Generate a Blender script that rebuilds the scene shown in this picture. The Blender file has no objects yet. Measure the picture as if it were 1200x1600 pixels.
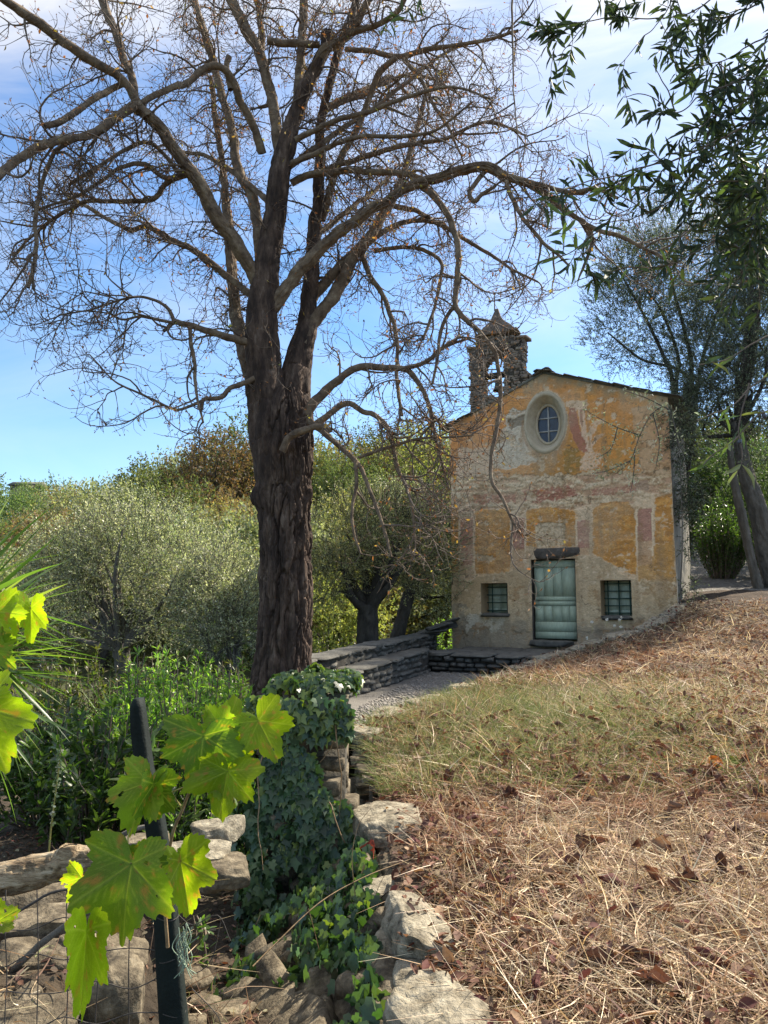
import bpy, math, random
import numpy as np
from mathutils import Vector, Matrix, Quaternion

random.seed(11)
rng = np.random.default_rng(11)
scene = bpy.context.scene
COL = scene.collection

# ------------------------------------------------------------------ camera, sky, sun, exposure
F_PX, CX, CY = 1150.0, 600.0, 800.0
PITCH = math.radians(6.7)
cam_d = bpy.data.cameras.new('camera')
cam_d.sensor_fit = 'VERTICAL'
cam_d.sensor_height = 36.0
cam_d.lens = F_PX * 36.0 / 1600.0
cam_d.clip_start = 0.05
cam_d.clip_end = 3000.0
cam = bpy.data.objects.new('camera', cam_d)
COL.objects.link(cam)
cam.location = (0, 0, 0)
cam.rotation_euler = (math.pi / 2 + PITCH, 0, 0)
scene.camera = cam

SUN_AZ, SUN_EL = math.radians(54), math.radians(44)
world = bpy.data.worlds.new('World')
scene.world = world
world.use_nodes = True
wn, wl = world.node_tree.nodes, world.node_tree.links
wn.clear()
w_out = wn.new('ShaderNodeOutputWorld')
w_bg = wn.new('ShaderNodeBackground')
w_bg.inputs['Strength'].default_value = 0.10
w_sky = wn.new('ShaderNodeTexSky')
w_sky.sky_type = 'NISHITA'
w_sky.sun_disc = False
w_sky.sun_elevation = SUN_EL
w_sky.sun_rotation = SUN_AZ
w_sky.air_density = 1.0
w_sky.dust_density = 0.35
w_sky.ozone_density = 3.0
# thin wind-drawn cirrus mixed over the clear sky, by direction
w_tc = wn.new('ShaderNodeTexCoord')
w_map = wn.new('ShaderNodeMapping')
w_map.inputs['Rotation'].default_value = (0.25, 0.35, 0.5)
w_map.inputs['Scale'].default_value = (1.5, 2.6, 5.5)
w_n = wn.new('ShaderNodeTexNoise')
w_n.inputs['Scale'].default_value = 1.35
w_n.inputs['Detail'].default_value = 9
w_n.inputs['Roughness'].default_value = 0.56
w_n.inputs['Distortion'].default_value = 0.9
w_r = wn.new('ShaderNodeValToRGB')
w_r.color_ramp.elements[0].position = 0.36
w_r.color_ramp.elements[0].color = (0.12, 0.12, 0.12, 1)
w_r.color_ramp.elements[1].position = 0.64
w_r.color_ramp.elements[1].color = (0.74, 0.74, 0.74, 1)
w_cl = wn.new('ShaderNodeMix')
w_cl.data_type = 'RGBA'
w_cl.blend_type = 'MIX'
# the veil's own brightness: even, a little more towards the sun
w_hsv = wn.new('ShaderNodeHueSaturation')
w_hsv.inputs['Saturation'].default_value = 0.10
w_hsv.inputs['Value'].default_value = 0.30
w_add = wn.new('ShaderNodeMix')
w_add.data_type = 'RGBA'
w_add.blend_type = 'ADD'
w_add.inputs['Factor'].default_value = 1.0
w_add.inputs['B'].default_value = (2.66, 2.55, 2.42, 1)
# the veil thins out low down, as over the hill on the left
w_sep = wn.new('ShaderNodeSeparateXYZ')
w_el = wn.new('ShaderNodeMapRange')
w_el.interpolation_type = 'SMOOTHSTEP'
w_el.inputs['From Min'].default_value = 0.18
w_el.inputs['From Max'].default_value = 0.86
w_el.inputs['To Min'].default_value = 0.17
w_el.inputs['To Max'].default_value = 1.4
w_mul = wn.new('ShaderNodeMath')
w_mul.operation = 'MULTIPLY'
w_mul.use_clamp = True
wl.new(w_tc.outputs['Generated'], w_map.inputs['Vector'])
wl.new(w_map.outputs['Vector'], w_n.inputs['Vector'])
wl.new(w_n.outputs['Fac'], w_r.inputs['Fac'])
wl.new(w_tc.outputs['Generated'], w_sep.inputs['Vector'])
wl.new(w_sep.outputs['Z'], w_el.inputs['Value'])
wl.new(w_r.outputs['Color'], w_mul.inputs[0])
wl.new(w_el.outputs['Result'], w_mul.inputs[1])
wl.new(w_sky.outputs['Color'], w_hsv.inputs['Color'])
wl.new(w_hsv.outputs['Color'], w_add.inputs['A'])
wl.new(w_mul.outputs['Value'], w_cl.inputs['Factor'])
w_sat = wn.new('ShaderNodeHueSaturation')
w_sat.inputs['Saturation'].default_value = 1.22
w_sat.inputs['Value'].default_value = 0.72
wl.new(w_sky.outputs['Color'], w_sat.inputs['Color'])
wl.new(w_sat.outputs['Color'], w_cl.inputs['A'])
wl.new(w_add.outputs['Result'], w_cl.inputs['B'])
wl.new(w_cl.outputs['Result'], w_bg.inputs['Color'])
wl.new(w_bg.outputs['Background'], w_out.inputs['Surface'])

SUN_DIR = Vector((math.cos(SUN_EL) * math.sin(SUN_AZ), math.cos(SUN_EL) * math.cos(SUN_AZ), math.sin(SUN_EL)))
sun_d = bpy.data.lights.new('sun', 'SUN')
sun_d.energy = 3.5
sun_d.angle = math.radians(0.6)
sun_d.color = (1.0, 0.90, 0.74)
sun = bpy.data.objects.new('sun', sun_d)
COL.objects.link(sun)
sun.rotation_euler = SUN_DIR.to_track_quat('Z', 'Y').to_euler()
sun.location = (20, 20, 30)

scene.view_settings.view_transform = 'Standard'
scene.view_settings.look = 'None'
scene.view_settings.exposure = 1.75
scene.view_settings.gamma = 1.0
scene.view_settings.use_curve_mapping = False
scene.cycles.max_bounces = 8
scene.cycles.transparent_max_bounces = 8

# ------------------------------------------------------------------ helpers
ct, st = math.cos(PITCH), math.sin(PITCH)

def at(px, py, Y):
    """Point that the photograph shows at a pixel, at a given distance ahead."""
    px = np.asarray(px, float); py = np.asarray(py, float)
    u = (px - CX) / F_PX; v = (CY - py) / F_PX
    dy = ct - v * st; dz = st + v * ct
    s = np.asarray(Y, float) / dy
    return np.stack(np.broadcast_arrays(u * s, dy * s, dz * s), -1)

def proj(P):
    P = np.asarray(P, float)
    yc = P[..., 1] * ct + P[..., 2] * st
    zc = -P[..., 1] * st + P[..., 2] * ct
    return CX + F_PX * P[..., 0] / yc, CY - F_PX * zc / yc

def nrm(v):
    v = np.asarray(v, float)
    return v / np.maximum(np.linalg.norm(v, axis=-1, keepdims=True), 1e-9)

def _hash(ix, iy, iz, seed):
    n = (ix.astype(np.int64) * 374761393 + iy.astype(np.int64) * 668265263 + iz.astype(np.int64) * 2147483647 + seed * 144665) & 0xffffffff
    n = ((n ^ (n >> 13)) * 1274126177) & 0xffffffff
    n = ((n ^ (n >> 16)) * 2246822519) & 0xffffffff
    return ((n ^ (n >> 15)) & 0xffffff) / float(0xffffff)

def noise(P, seed=0):
    P = np.asarray(P, float)
    i = np.floor(P).astype(np.int64); f = P - i
    f = f * f * (3 - 2 * f)
    r = 0
    for dx in (0, 1):
        wx = f[..., 0] if dx else 1 - f[..., 0]
        for dy in (0, 1):
            wy = f[..., 1] if dy else 1 - f[..., 1]
            for dz in (0, 1):
                wz = f[..., 2] if dz else 1 - f[..., 2]
                r = r + wx * wy * wz * _hash(i[..., 0] + dx, i[..., 1] + dy, i[..., 2] + dz, seed)
    return r

def fbm(P, oct=4, seed=0, gain=0.5):
    P = np.asarray(P, float); a = 1.0; s = 0; t = 0
    for o in range(oct):
        s = s + a * noise(P * (2.03 ** o) + 17.3 * o, seed + o); t += a; a *= gain
    return s / t

def worley(P, seed=0):
    P = np.asarray(P, float); i = np.floor(P).astype(np.int64)
    f1 = np.full(P.shape[:-1], 9.0); f2 = np.full(P.shape[:-1], 9.0)
    for dx in (-1, 0, 1):
        for dy in (-1, 0, 1):
            for dz in (-1, 0, 1):
                c = i + np.array([dx, dy, dz])
                o = np.stack([_hash(c[..., 0], c[..., 1], c[..., 2], seed + k) for k in (1, 2, 3)], -1)
                d = np.linalg.norm(c + o - P, axis=-1)
                f2 = np.where(d < f1, f1, np.minimum(f2, d)); f1 = np.minimum(f1, d)
    return f1, f2

def P3(x, y, z=0.0):
    x, y, z = np.broadcast_arrays(np.asarray(x, float), np.asarray(y, float), np.asarray(z, float))
    return np.stack([x, y, z], -1)

def sstep(x, a, b):
    t = np.clip((np.asarray(x, float) - a) / (b - a), 0, 1)
    return t * t * (3 - 2 * t)

def mesh_np(name, V, faces, mat=None, col=None, smooth=False):
    if not isinstance(faces, (list, tuple)):
        faces = [faces]
    faces = [np.asarray(f) for f in faces if len(f)]
    V = np.asarray(V, np.float32)
    me = bpy.data.meshes.new(name)
    me.vertices.add(len(V))
    me.vertices.foreach_set('co', V.ravel())
    nl = sum(f.size for f in faces); nf = sum(len(f) for f in faces)
    me.loops.add(nl)
    me.polygons.add(nf)
    me.loops.foreach_set('vertex_index', np.concatenate([f.ravel() for f in faces]).astype(np.int32))
    starts = []; s = 0
    for f in faces:
        starts.append(s + np.arange(len(f)) * f.shape[1]); s += f.size
    me.polygons.foreach_set('loop_start', np.concatenate(starts).astype(np.int32))
    if smooth:
        me.polygons.foreach_set('use_smooth', np.ones(nf, bool))
    me.update(calc_edges=True)
    me.validate()
    if col is not None:
        ca = me.color_attributes.new('Col', 'FLOAT_COLOR', 'POINT')
        c = np.ones((len(V), 4), np.float32); c[:, :3] = col
        ca.data.foreach_set('color', c.ravel())
    if mat is not None:
        me.materials.append(mat)
    return me

def obj(name, me, parent=None, loc=None):
    o = bpy.data.objects.new(name, me)
    COL.objects.link(o)
    if parent is not None:
        o.parent = parent
    if loc is not None:
        o.location = loc
    return o

def mk(name, V, faces, mat, parent=None, col=None, smooth=False, kind=None):
    """mesh in WORLD coordinates; the parent empties here stand unrotated, so subtract the location"""
    V = np.asarray(V, float)
    if parent is not None:
        off = np.array(parent.location); p = parent.parent
        while p is not None:
            off = off + np.array(p.location); p = p.parent
        V = V - off
    o = obj(name, mesh_np(name, V, faces, mat, col, smooth), parent)
    if kind: o['kind'] = kind
    return o

def thing(name, label, cat, loc=(0, 0, 0), group=None):
    o = bpy.data.objects.new(name, None)
    o.empty_display_size = 0.2
    COL.objects.link(o)
    o.location = tuple(float(c) for c in loc)
    o['label'] = label; o['category'] = cat; o['kind'] = 'thing'
    if group: o['group'] = group
    return o

def tag(o, label, cat, group=None):
    o['label'] = label; o['category'] = cat; o['kind'] = 'thing'
    if group: o['group'] = group
    return o

def structure(o):
    o['kind'] = 'structure'; return o

def woff(p):
    off = np.zeros(3)
    while p is not None:
        off = off + np.array(p.location); p = p.parent
    return off

def part_empty(name, parent, world_loc):
    o = bpy.data.objects.new(name, None); o.empty_display_size = .1
    COL.objects.link(o); o.parent = parent
    o.location = tuple(np.asarray(world_loc, float) - woff(parent))
    return o

class Acc:
    def __init__(s): s.V = []; s.F = {}; s.C = []; s.n = 0
    def add(s, V, *faces, col=None):
        V = np.asarray(V, float).reshape(-1, 3)
        for f in faces:
            f = np.asarray(f)
            if len(f): s.F.setdefault(f.shape[1], []).append(f + s.n)
        s.V.append(V)
        if col is not None:
            s.C.append(np.broadcast_to(np.asarray(col, float), V.shape))
        s.n += len(V)
    def build(s, name, mat, parent=None, smooth=False, kind=None):
        if not s.V: return None
        return mk(name, np.concatenate(s.V), [np.concatenate(f) for f in s.F.values()], mat, parent,
                  np.concatenate(s.C) if s.C else None, smooth, kind)

BOXF = np.array([[0, 3, 2, 1], [4, 5, 6, 7], [0, 1, 5, 4], [1, 2, 6, 5], [2, 3, 7, 6], [3, 0, 4, 7]])
def boxV(c, ax, ay, az):
    """centre and three half-axis vectors"""
    c, ax, ay, az = (np.asarray(v, float) for v in (c, ax, ay, az))
    s = [(-1, -1, -1), (1, -1, -1), (1, 1, -1), (-1, 1, -1), (-1, -1, 1), (1, -1, 1), (1, 1, 1), (-1, 1, 1)]
    return np.array([c + a * ax + b * ay + d * az for a, b, d in s])

def tubes(pts, rad, S=6, cap=False):
    pts = np.asarray(pts, float)
    if pts.ndim == 2: pts = pts[None]; rad = np.asarray(rad, float)[None]
    N, K, _ = pts.shape
    t = np.empty_like(pts)
    t[:, 1:-1] = pts[:, 2:] - pts[:, :-2]; t[:, 0] = pts[:, 1] - pts[:, 0]; t[:, -1] = pts[:, -1] - pts[:, -2]
    t = nrm(t)
    tm = nrm(t.mean(1))
    ref = np.where(np.abs(tm[:, 2:3]) > 0.8, np.array([[1.0, 0.15, 0]]), np.array([[0.1, 0.1, 1.0]]))
    ref = nrm(ref)[:, None, :]
    a = nrm(np.cross(t, np.broadcast_to(ref, t.shape))); b = np.cross(t, a)
    th = np.arange(S) * 2 * math.pi / S
    ring = a[:, :, None, :] * np.cos(th)[None, None, :, None] + b[:, :, None, :] * np.sin(th)[None, None, :, None]
    V = pts[:, :, None, :] + ring * rad[:, :, None, None]
    base = (np.arange(N) * K * S)[:, None, None] + (np.arange(K - 1) * S)[None, :, None]
    j = np.arange(S)[None, None, :]; j2 = (np.arange(S) + 1) % S
    q = np.stack([base + j, base + j2, base + S + j2, base + S + j], -1).reshape(-1, 4)
    return V.reshape(-1, 3), q

def smooth_line(P, step):
    """Catmull-Rom through points (n, d), resampled at about `step` along the first three columns"""
    P = np.asarray(P, float)
    Q = np.vstack([2 * P[0] - P[1], P, 2 * P[-1] - P[-2]])
    out = []
    for i in range(1, len(Q) - 2):
        p0, p1, p2, p3 = Q[i - 1], Q[i], Q[i + 1], Q[i + 2]
        n = max(2, int(np.linalg.norm((p2 - p1)[:3]) / step) + 1)
        t = np.linspace(0, 1, n, endpoint=False)[:, None]
        out.append(0.5 * ((2 * p1) + (p2 - p0) * t + (2 * p0 - 5 * p1 + 4 * p2 - p3) * t ** 2 + (3 * p1 - p0 - 3 * p2 + p3) * t ** 3))
    out.append(P[-1:])
    return np.vstack(out)

def rand_unit(n):
    return nrm(rng.normal(size=(n, 3)))

# leaf templates: (along, across, out) and faces
T_DIAMOND = (np.array([[0, 0, 0], [.45, .5, .05], [1, 0, -.06], [.45, -.5, .05]]), [np.array([[0, 3, 2, 1]])])
T_LANCE = (np.array([[0, 0, 0], [.3, .42, .06], [.3, 0, 0], [.3, -.42, .06], [.65, .42, .04], [.65, 0, -.02], [.65, -.42, .04], [1, 0, -.1]]),
           [np.array([[1, 2, 5, 4], [2, 3, 6, 5]]), np.array([[0, 2, 1], [0, 3, 2], [4, 5, 7], [5, 6, 7]])])
_iv = np.array([[0, 0, 0], [-.12, .22, 0], [.05, .52, -.03], [.26, .34, .03], [.5, .50, -.03], [.58, .2, .03], [1, 0, -.08], [.58, -.2, .03], [.5, -.50, -.03],
                [.26, -.34, .03], [.05, -.52, -.03], [-.12, -.22, 0], [.3, 0, .05]])
T_IVY = (_iv, [np.array([[12, i, i + 1] for i in range(0, 11)] + [[12, 11, 0]])])
T_OVAL = (np.array([[0, 0, 0], [.2, .33, .05], [.55, .5, .03], [.85, .27, 0], [1, 0, -.08], [.85, -.27, 0], [.55, -.5, .03], [.2, -.33, .05], [.5, 0, -.02]]),
          [np.array([[8, i, i + 1] for i in range(0, 7)] + [[8, 7, 0]])])

def leaves(acc, T, base, d, n, L, W, col, curl=1.0):
    base = np.asarray(base, float); d = nrm(d)
    s = nrm(np.cross(n, d)); n2 = np.cross(d, s)
    N = len(base); tv, tf = T; m = len(tv)
    L = np.broadcast_to(np.asarray(L, float), (N,)); W = np.broadcast_to(np.asarray(W, float), (N,))
    V = base[:, None] + d[:, None] * (tv[None, :, 0:1] * L[:, None, None]) + s[:, None] * (tv[None, :, 1:2] * W[:, None, None]) \
        + n2[:, None] * (tv[None, :, 2:3] * (L * curl)[:, None, None])
    C = np.repeat(np.broadcast_to(np.asarray(col, float), (N, 3)), m, 0)
    o = (np.arange(N) * m)[:, None, None]
    acc.add(V.reshape(-1, 3), *[(f[None] + o).reshape(-1, f.shape[1]) for f in tf], col=C)

def palette(n, cols, var=0.18, w=None):
    cols = np.asarray(cols, float)
    i = rng.choice(len(cols), n, p=w)
    c = cols[i] * (1 + rng.uniform(-var, var, (n, 1))) * (1 + rng.uniform(-.06, .06, (n, 3)))
    return np.clip(c, 0.004, 0.9)

# ------------------------------------------------------------------ materials
def new_mat(name):
    m = bpy.data.materials.new(name); m.use_nodes = True
    nt = m.node_tree; nt.nodes.clear()
    out = nt.nodes.new('ShaderNodeOutputMaterial')
    return m, nt.nodes, nt.links, out

def ramp(nd, stops):
    r = nd.new('ShaderNodeValToRGB'); e = r.color_ramp.elements
    while len(e) < len(stops): e.new(0.5)
    for k, (p, c) in enumerate(stops):
        e[k].position = p; e[k].color = (*c, 1)
    return r

def mat_noise(name, stops, scale=6.0, rough=0.85, bump=0.3, bump_scale=40.0, stretch=(1, 1, 1), detail=8, spec=0.25, metallic=0.0, vor=0.0, coord='Object', dist=0.02):
    m, nd, ln, out = new_mat(name)
    b = nd.new('ShaderNodeBsdfPrincipled')
    b.inputs['Roughness'].default_value = rough; b.inputs['Metallic'].default_value = metallic
    b.inputs['Specular IOR Level'].default_value = spec
    tc = nd.new('ShaderNodeTexCoord'); mp = nd.new('ShaderNodeMapping'); mp.inputs['Scale'].default_value = stretch
    geo = nd.new('ShaderNodeNewGeometry')
    ln.new(geo.outputs['Position'] if coord == 'World' else tc.outputs['Object'], mp.inputs['Vector'])
    n1 = nd.new('ShaderNodeTexNoise'); n1.inputs['Scale'].default_value = scale; n1.inputs['Detail'].default_value = detail; n1.inputs['Roughness'].default_value = 0.72
    ln.new(mp.outputs['Vector'], n1.inputs['Vector'])
    r = ramp(nd, stops)
    ln.new(n1.outputs['Fac'], r.inputs['Fac'])
    ln.new(r.outputs['Color'], b.inputs['Base Color'])
    n2 = nd.new('ShaderNodeTexNoise'); n2.inputs['Scale'].default_value = bump_scale; n2.inputs['Detail'].default_value = 6; n2.inputs['Roughness'].default_value = 0.6
    ln.new(mp.outputs['Vector'], n2.inputs['Vector'])
    bp = nd.new('ShaderNodeBump'); bp.inputs['Strength'].default_value = bump; bp.inputs['Distance'].default_value = dist
    if vor > 0:
        vo = nd.new('ShaderNodeTexVoronoi'); vo.inputs['Scale'].default_value = vor
        ln.new(mp.outputs['Vector'], vo.inputs['Vector'])
        mx = nd.new('ShaderNodeMath'); mx.operation = 'ADD'
        ln.new(vo.outputs['Distance'], mx.inputs[0]); ln.new(n2.outputs['Fac'], mx.inputs[1])
        ln.new(mx.outputs[0], bp.inputs['Height'])
    else:
        ln.new(n2.outputs['Fac'], bp.inputs['Height'])
    ln.new(bp.outputs['Normal'], b.inputs['Normal'])
    ln.new(b.outputs['BSDF'], out.inputs['Surface'])
    return m

def mat_leaf(name, transl=0.4, rough=0.45, spec=0.4, tint=(1.5, 1.7, 0.6), objvar=0.0, fine=0.0):
    m, nd, ln, out = new_mat(name)
    at_ = nd.new('ShaderNodeAttribute'); at_.attribute_name = 'Col'
    colr = at_.outputs['Color']
    if objvar > 0:
        oi = nd.new('ShaderNodeObjectInfo'); hs = nd.new('ShaderNodeHueSaturation')
        mr = nd.new('ShaderNodeMapRange'); mr.inputs['To Min'].default_value = 1 - objvar; mr.inputs['To Max'].default_value = 1 + objvar
        mh = nd.new('ShaderNodeMapRange'); mh.inputs['To Min'].default_value = 0.5 - 0.035; mh.inputs['To Max'].default_value = 0.5 + 0.03
        ln.new(oi.outputs['Random'], mr.inputs['Value']); ln.new(oi.outputs['Random'], mh.inputs['Value'])
        ln.new(colr, hs.inputs['Color']); ln.new(mr.outputs['Result'], hs.inputs['Value']); ln.new(mh.outputs['Result'], hs.inputs['Hue'])
        colr = hs.outputs['Color']
    if fine > 0:
        n1 = nd.new('ShaderNodeTexNoise'); n1.inputs['Scale'].default_value = fine; n1.inputs['Detail'].default_value = 5
        mr2 = nd.new('ShaderNodeMapRange'); mr2.inputs['To Min'].default_value = 0.6; mr2.inputs['To Max'].default_value = 1.4
        tc = nd.new('ShaderNodeTexCoord'); ln.new(tc.outputs['Object'], n1.inputs['Vector'])
        ln.new(n1.outputs['Fac'], mr2.inputs['Value'])
        vm0 = nd.new('ShaderNodeVectorMath'); vm0.operation = 'SCALE'
        ln.new(colr, vm0.inputs[0]); ln.new(mr2.outputs['Result'], vm0.inputs['Scale']); colr = vm0.outputs['Vector']
    b = nd.new('ShaderNodeBsdfPrincipled')
    b.inputs['Roughness'].default_value = rough; b.inputs['Specular IOR Level'].default_value = spec
    ln.new(colr, b.inputs['Base Color'])
    tr = nd.new('ShaderNodeBsdfTranslucent')
    vm = nd.new('ShaderNodeVectorMath'); vm.operation = 'MULTIPLY'; vm.inputs[1].default_value = tint
    ln.new(colr, vm.inputs[0]); ln.new(vm.outputs['Vector'], tr.inputs['Color'])
    mx = nd.new('ShaderNodeMixShader'); mx.inputs['Fac'].default_value = transl
    ln.new(b.outputs['BSDF'], mx.inputs[1]); ln.new(tr.outputs['BSDF'], mx.inputs[2])
    if fine > 0:
        bp = nd.new('ShaderNodeBump'); bp.inputs['Strength'].default_value = 0.25; bp.inputs['Distance'].default_value = 0.004
        ln.new(n1.outputs['Fac'], bp.inputs['Height']); ln.new(bp.outputs['Normal'], b.inputs['Normal'])
    ln.new(mx.outputs['Shader'], out.inputs['Surface'])
    return m

def mat_paint(name, bump=0.5):
    """painted plaster: colours come from the fresco painted on the wall's own points"""
    m, nd, ln, out = new_mat(name)
    a = nd.new('ShaderNodeAttribute'); a.attribute_name = 'Col'
    tc = nd.new('ShaderNodeTexCoord')
    n1 = nd.new('ShaderNodeTexNoise'); n1.inputs['Scale'].default_value = 22; n1.inputs['Detail'].default_value = 9; n1.inputs['Roughness'].default_value = 0.7
    ln.new(tc.outputs['Object'], n1.inputs['Vector'])
    mr = nd.new('ShaderNodeMapRange'); mr.inputs['To Min'].default_value = 0.62; mr.inputs['To Max'].default_value = 1.38
    ln.new(n1.outputs['Fac'], mr.inputs['Value'])
    vm = nd.new('ShaderNodeVectorMath'); vm.operation = 'SCALE'
    ln.new(a.outputs['Color'], vm.inputs[0]); ln.new(mr.outputs['Result'], vm.inputs['Scale'])
    b = nd.new('ShaderNodeBsdfPrincipled'); b.inputs['Roughness'].default_value = 0.92; b.inputs['Specular IOR Level'].default_value = 0.15
    ln.new(vm.outputs['Vector'], b.inputs['Base Color'])
    n2 = nd.new('ShaderNodeTexNoise'); n2.inputs['Scale'].default_value = 30; n2.inputs['Detail'].default_value = 8
    ln.new(tc.outputs['Object'], n2.inputs['Vector'])
    bp = nd.new('ShaderNodeBump'); bp.inputs['Strength'].default_value = bump; bp.inputs['Distance'].default_value = 0.02
    ln.new(n2.outputs['Fac'], bp.inputs['Height']); ln.new(bp.outputs['Normal'], b.inputs['Normal'])
    ln.new(b.outputs['BSDF'], out.inputs['Surface'])
    return m

M = {}
M['soil'] = mat_noise('dark_soil', [(.3, (.028, .022, .016)), (.55, (.06, .045, .03)), (.8, (.11, .085, .055))], 3.0, .95, .8, 30, vor=18, coord='World', dist=.04)
M['terrace'] = mat_noise('dry_earth_thatch', [(.3, (.03, .022, .016)), (.55, (.075, .052, .036)), (.8, (.15, .11, .075))], 5.0, .95, .8, 60, vor=30, coord='World', dist=.03)
M['gravel'] = mat_noise('grey_gravel', [(.3, (.11, .10, .09)), (.55, (.22, .205, .18)), (.8, (.38, .355, .32))], 60.0, .9, .8, 90, vor=55, coord='World', dist=.02)
M['pebble'] = mat_noise('pebbles', [(.3, (.15, .135, .115)), (.6, (.31, .285, .25)), (.85, (.54, .50, .45))], 9.0, .85, .3, 90, coord='World')
M['hill'] = mat_noise('wooded_slope', [(.3, (.03, .04, .018)), (.6, (.07, .075, .03)), (.85, (.14, .12, .06))], .4, .95, .6, 4, coord='World', dist=.3)
M['path'] = mat_noise('stony_path', [(.3, (.10, .09, .08)), (.55, (.2, .185, .165)), (.8, (.33, .31, .28))], 8.0, .95, .8, 40, vor=9, coord='World', dist=.05)
M['stone'] = mat_noise('wall_stone', [(.30, (.032, .026, .018)), (.46, (.095, .077, .052)), (.58, (.18, .148, .10)), (.74, (.32, .275, .20))], 13.0, .9, .7, 45, coord='World', dist=.02)
M['stone_dark'] = mat_noise('lichen_dark_stone', [(.25, (.05, .048, .042)), (.5, (.12, .115, .10)), (.75, (.21, .20, .17)), (.9, (.33, .32, .28))], 6.0, .92, .7, 45, coord='World', dist=.02)
M['cap'] = mat_noise('pale_cap_stone', [(.32, (.07, .06, .042)), (.45, (.19, .165, .12)), (.57, (.31, .275, .205)), (.70, (.43, .39, .30))], 13.0, .9, .9, 38, coord='World', dist=.025)
M['mortar'] = mat_noise('earth_core', [(.3, (.05, .044, .036)), (.7, (.11, .10, .08))], 12.0, .95, .8, 40, coord='World')
M['brick'] = mat_noise('belfry_masonry', [(.28, (.10, .083, .068)), (.46, (.21, .17, .135)), (.6, (.32, .265, .205)), (.78, (.45, .40, .32))], 7.0, .93, .8, 40, coord='World')
M['spire'] = mat_noise('weathered_spire', [(.28, (.07, .058, .048)), (.48, (.14, .115, .095)), (.64, (.22, .18, .145)), (.8, (.32, .28, .23))], 9.0, .93, .9, 40, coord='World')
M['slate'] = mat_noise('roof_slab', [(.25, (.075, .078, .062)), (.55, (.15, .15, .12)), (.85, (.25, .25, .19))], 6.0, .9, .7, 30, coord='World')
M['plaster'] = mat_noise('grey_plaster', [(.25, (.12, .115, .095)), (.55, (.23, .21, .17)), (.85, (.36, .33, .27))], 3.0, .93, .7, 22, coord='World')
M['paint'] = mat_paint('frescoed_plaster', .9)
M['reveal'] = mat_noise('reveal_plaster', [(.25, (.29, .20, .115)), (.6, (.43, .31, .18)), (.9, (.52, .40, .26))], 7.0, .93, .5, 30, coord='World')
M['lintel'] = mat_noise('dark_lintel', [(.25, (.05, .043, .037)), (.55, (.115, .10, .085)), (.9, (.26, .235, .2))], 9.0, .93, .7, 40, coord='World')
M['door'] = mat_noise('green_door_paint', [(.22, (.16, .15, .10)), (.34, (.42, .49, .36)), (.58, (.52, .61, .46)), (.8, (.62, .69, .55))], 9.0, .75, .8, 60, (5, 5, .8), coord='World')
M['door_dark'] = mat_noise('worn_wood', [(.3, (.035, .04, .032)), (.7, (.10, .12, .09))], 12.0, .85, .5, 60, (3, 3, 1), coord='World')
M['shutter'] = mat_noise('pale_green_shutter', [(.3, (.38, .46, .37)), (.7, (.56, .64, .53))], 9.0, .7, .3, 60, (5, 5, 1), coord='World')
M['bar'] = mat_noise('green_iron', [(.3, (.012, .045, .035)), (.7, (.03, .085, .065))], 20.0, .5, .2, 60, spec=.4)
M['iron'] = mat_noise('rusty_iron', [(.3, (.05, .04, .036)), (.7, (.14, .08, .055))], 20.0, .7, .3, 60)
M['bronze'] = mat_noise('dull_bronze', [(.3, (.045, .042, .034)), (.7, (.10, .10, .08))], 20.0, .55, .2, 60, metallic=.6)
M['cream'] = mat_noise('cream_moulding', [(.25, (.36, .30, .21)), (.6, (.52, .455, .33)), (.9, (.62, .56, .43))], 8.0, .9, .5, 40, coord='World')
M['muntin'] = mat_noise('white_muntin', [(.3, (.38, .38, .36)), (.7, (.55, .55, .52))], 15.0, .7, .2, 40)
M['bark'] = mat_noise('dark_bark', [(.30, (.02, .015, .013)), (.47, (.052, .036, .029)), (.58, (.105, .072, .054)), (.68, (.19, .145, .115)), (.80, (.34, .31, .27))], 8.0, .93, .6, 46, (1, 1, .30), coord='World', dist=.03)
M['limb'] = mat_noise('limb_bark', [(.30, (.06, .042, .032)), (.46, (.145, .105, .073)), (.6, (.23, .175, .12)), (.75, (.36, .32, .235))], 9.0, .92, .9, 40, coord='World', dist=.015)
M['twig'] = mat_noise('twig_bark', [(.3, (.08, .062, .05)), (.7, (.22, .17, .13))], 9.0, .8, .1, 40, coord='World')
M['olive_bark'] = mat_noise('olive_bark', [(.25, (.022, .02, .018)), (.5, (.05, .045, .038)), (.75, (.10, .09, .075)), (.9, (.2, .185, .155))], 6.0, .93, 1.0, 22, (1, 1, .4), coord='World', dist=.04)
M['pale_bark'] = mat_noise('grey_olive_bark', [(.25, (.06, .055, .046)), (.5, (.125, .115, .098)), (.75, (.2, .185, .16)), (.9, (.3, .28, .24))], 7.0, .93, 1.0, 26, (1, 1, .4), coord='World', dist=.03)
M['log'] = mat_noise('bleached_wood', [(.28, (.035, .024, .015)), (.40, (.16, .11, .065)), (.54, (.36, .28, .18)), (.72, (.56, .48, .35))], 7.0, .85, .9, 34, (1, 4, 4), dist=.012)
M['post'] = mat_noise('dark_green_post', [(.3, (.005, .008, .007)), (.7, (.013, .02, .018))], 9.0, .75, .25, 80, spec=.2)
M['wire'] = mat_noise('fence_wire', [(.3, (.03, .028, .026)), (.7, (.10, .085, .075))], 30.0, .6, .1, 80)
M['twine'] = mat_noise('green_twine', [(.3, (.20, .27, .19)), (.7, (.34, .42, .31))], 30.0, .8, .1, 80)
M['cane'] = mat_noise('vine_cane', [(.3, (.16, .10, .055)), (.7, (.34, .24, .13))], 30.0, .7, .2, 80)
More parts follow.
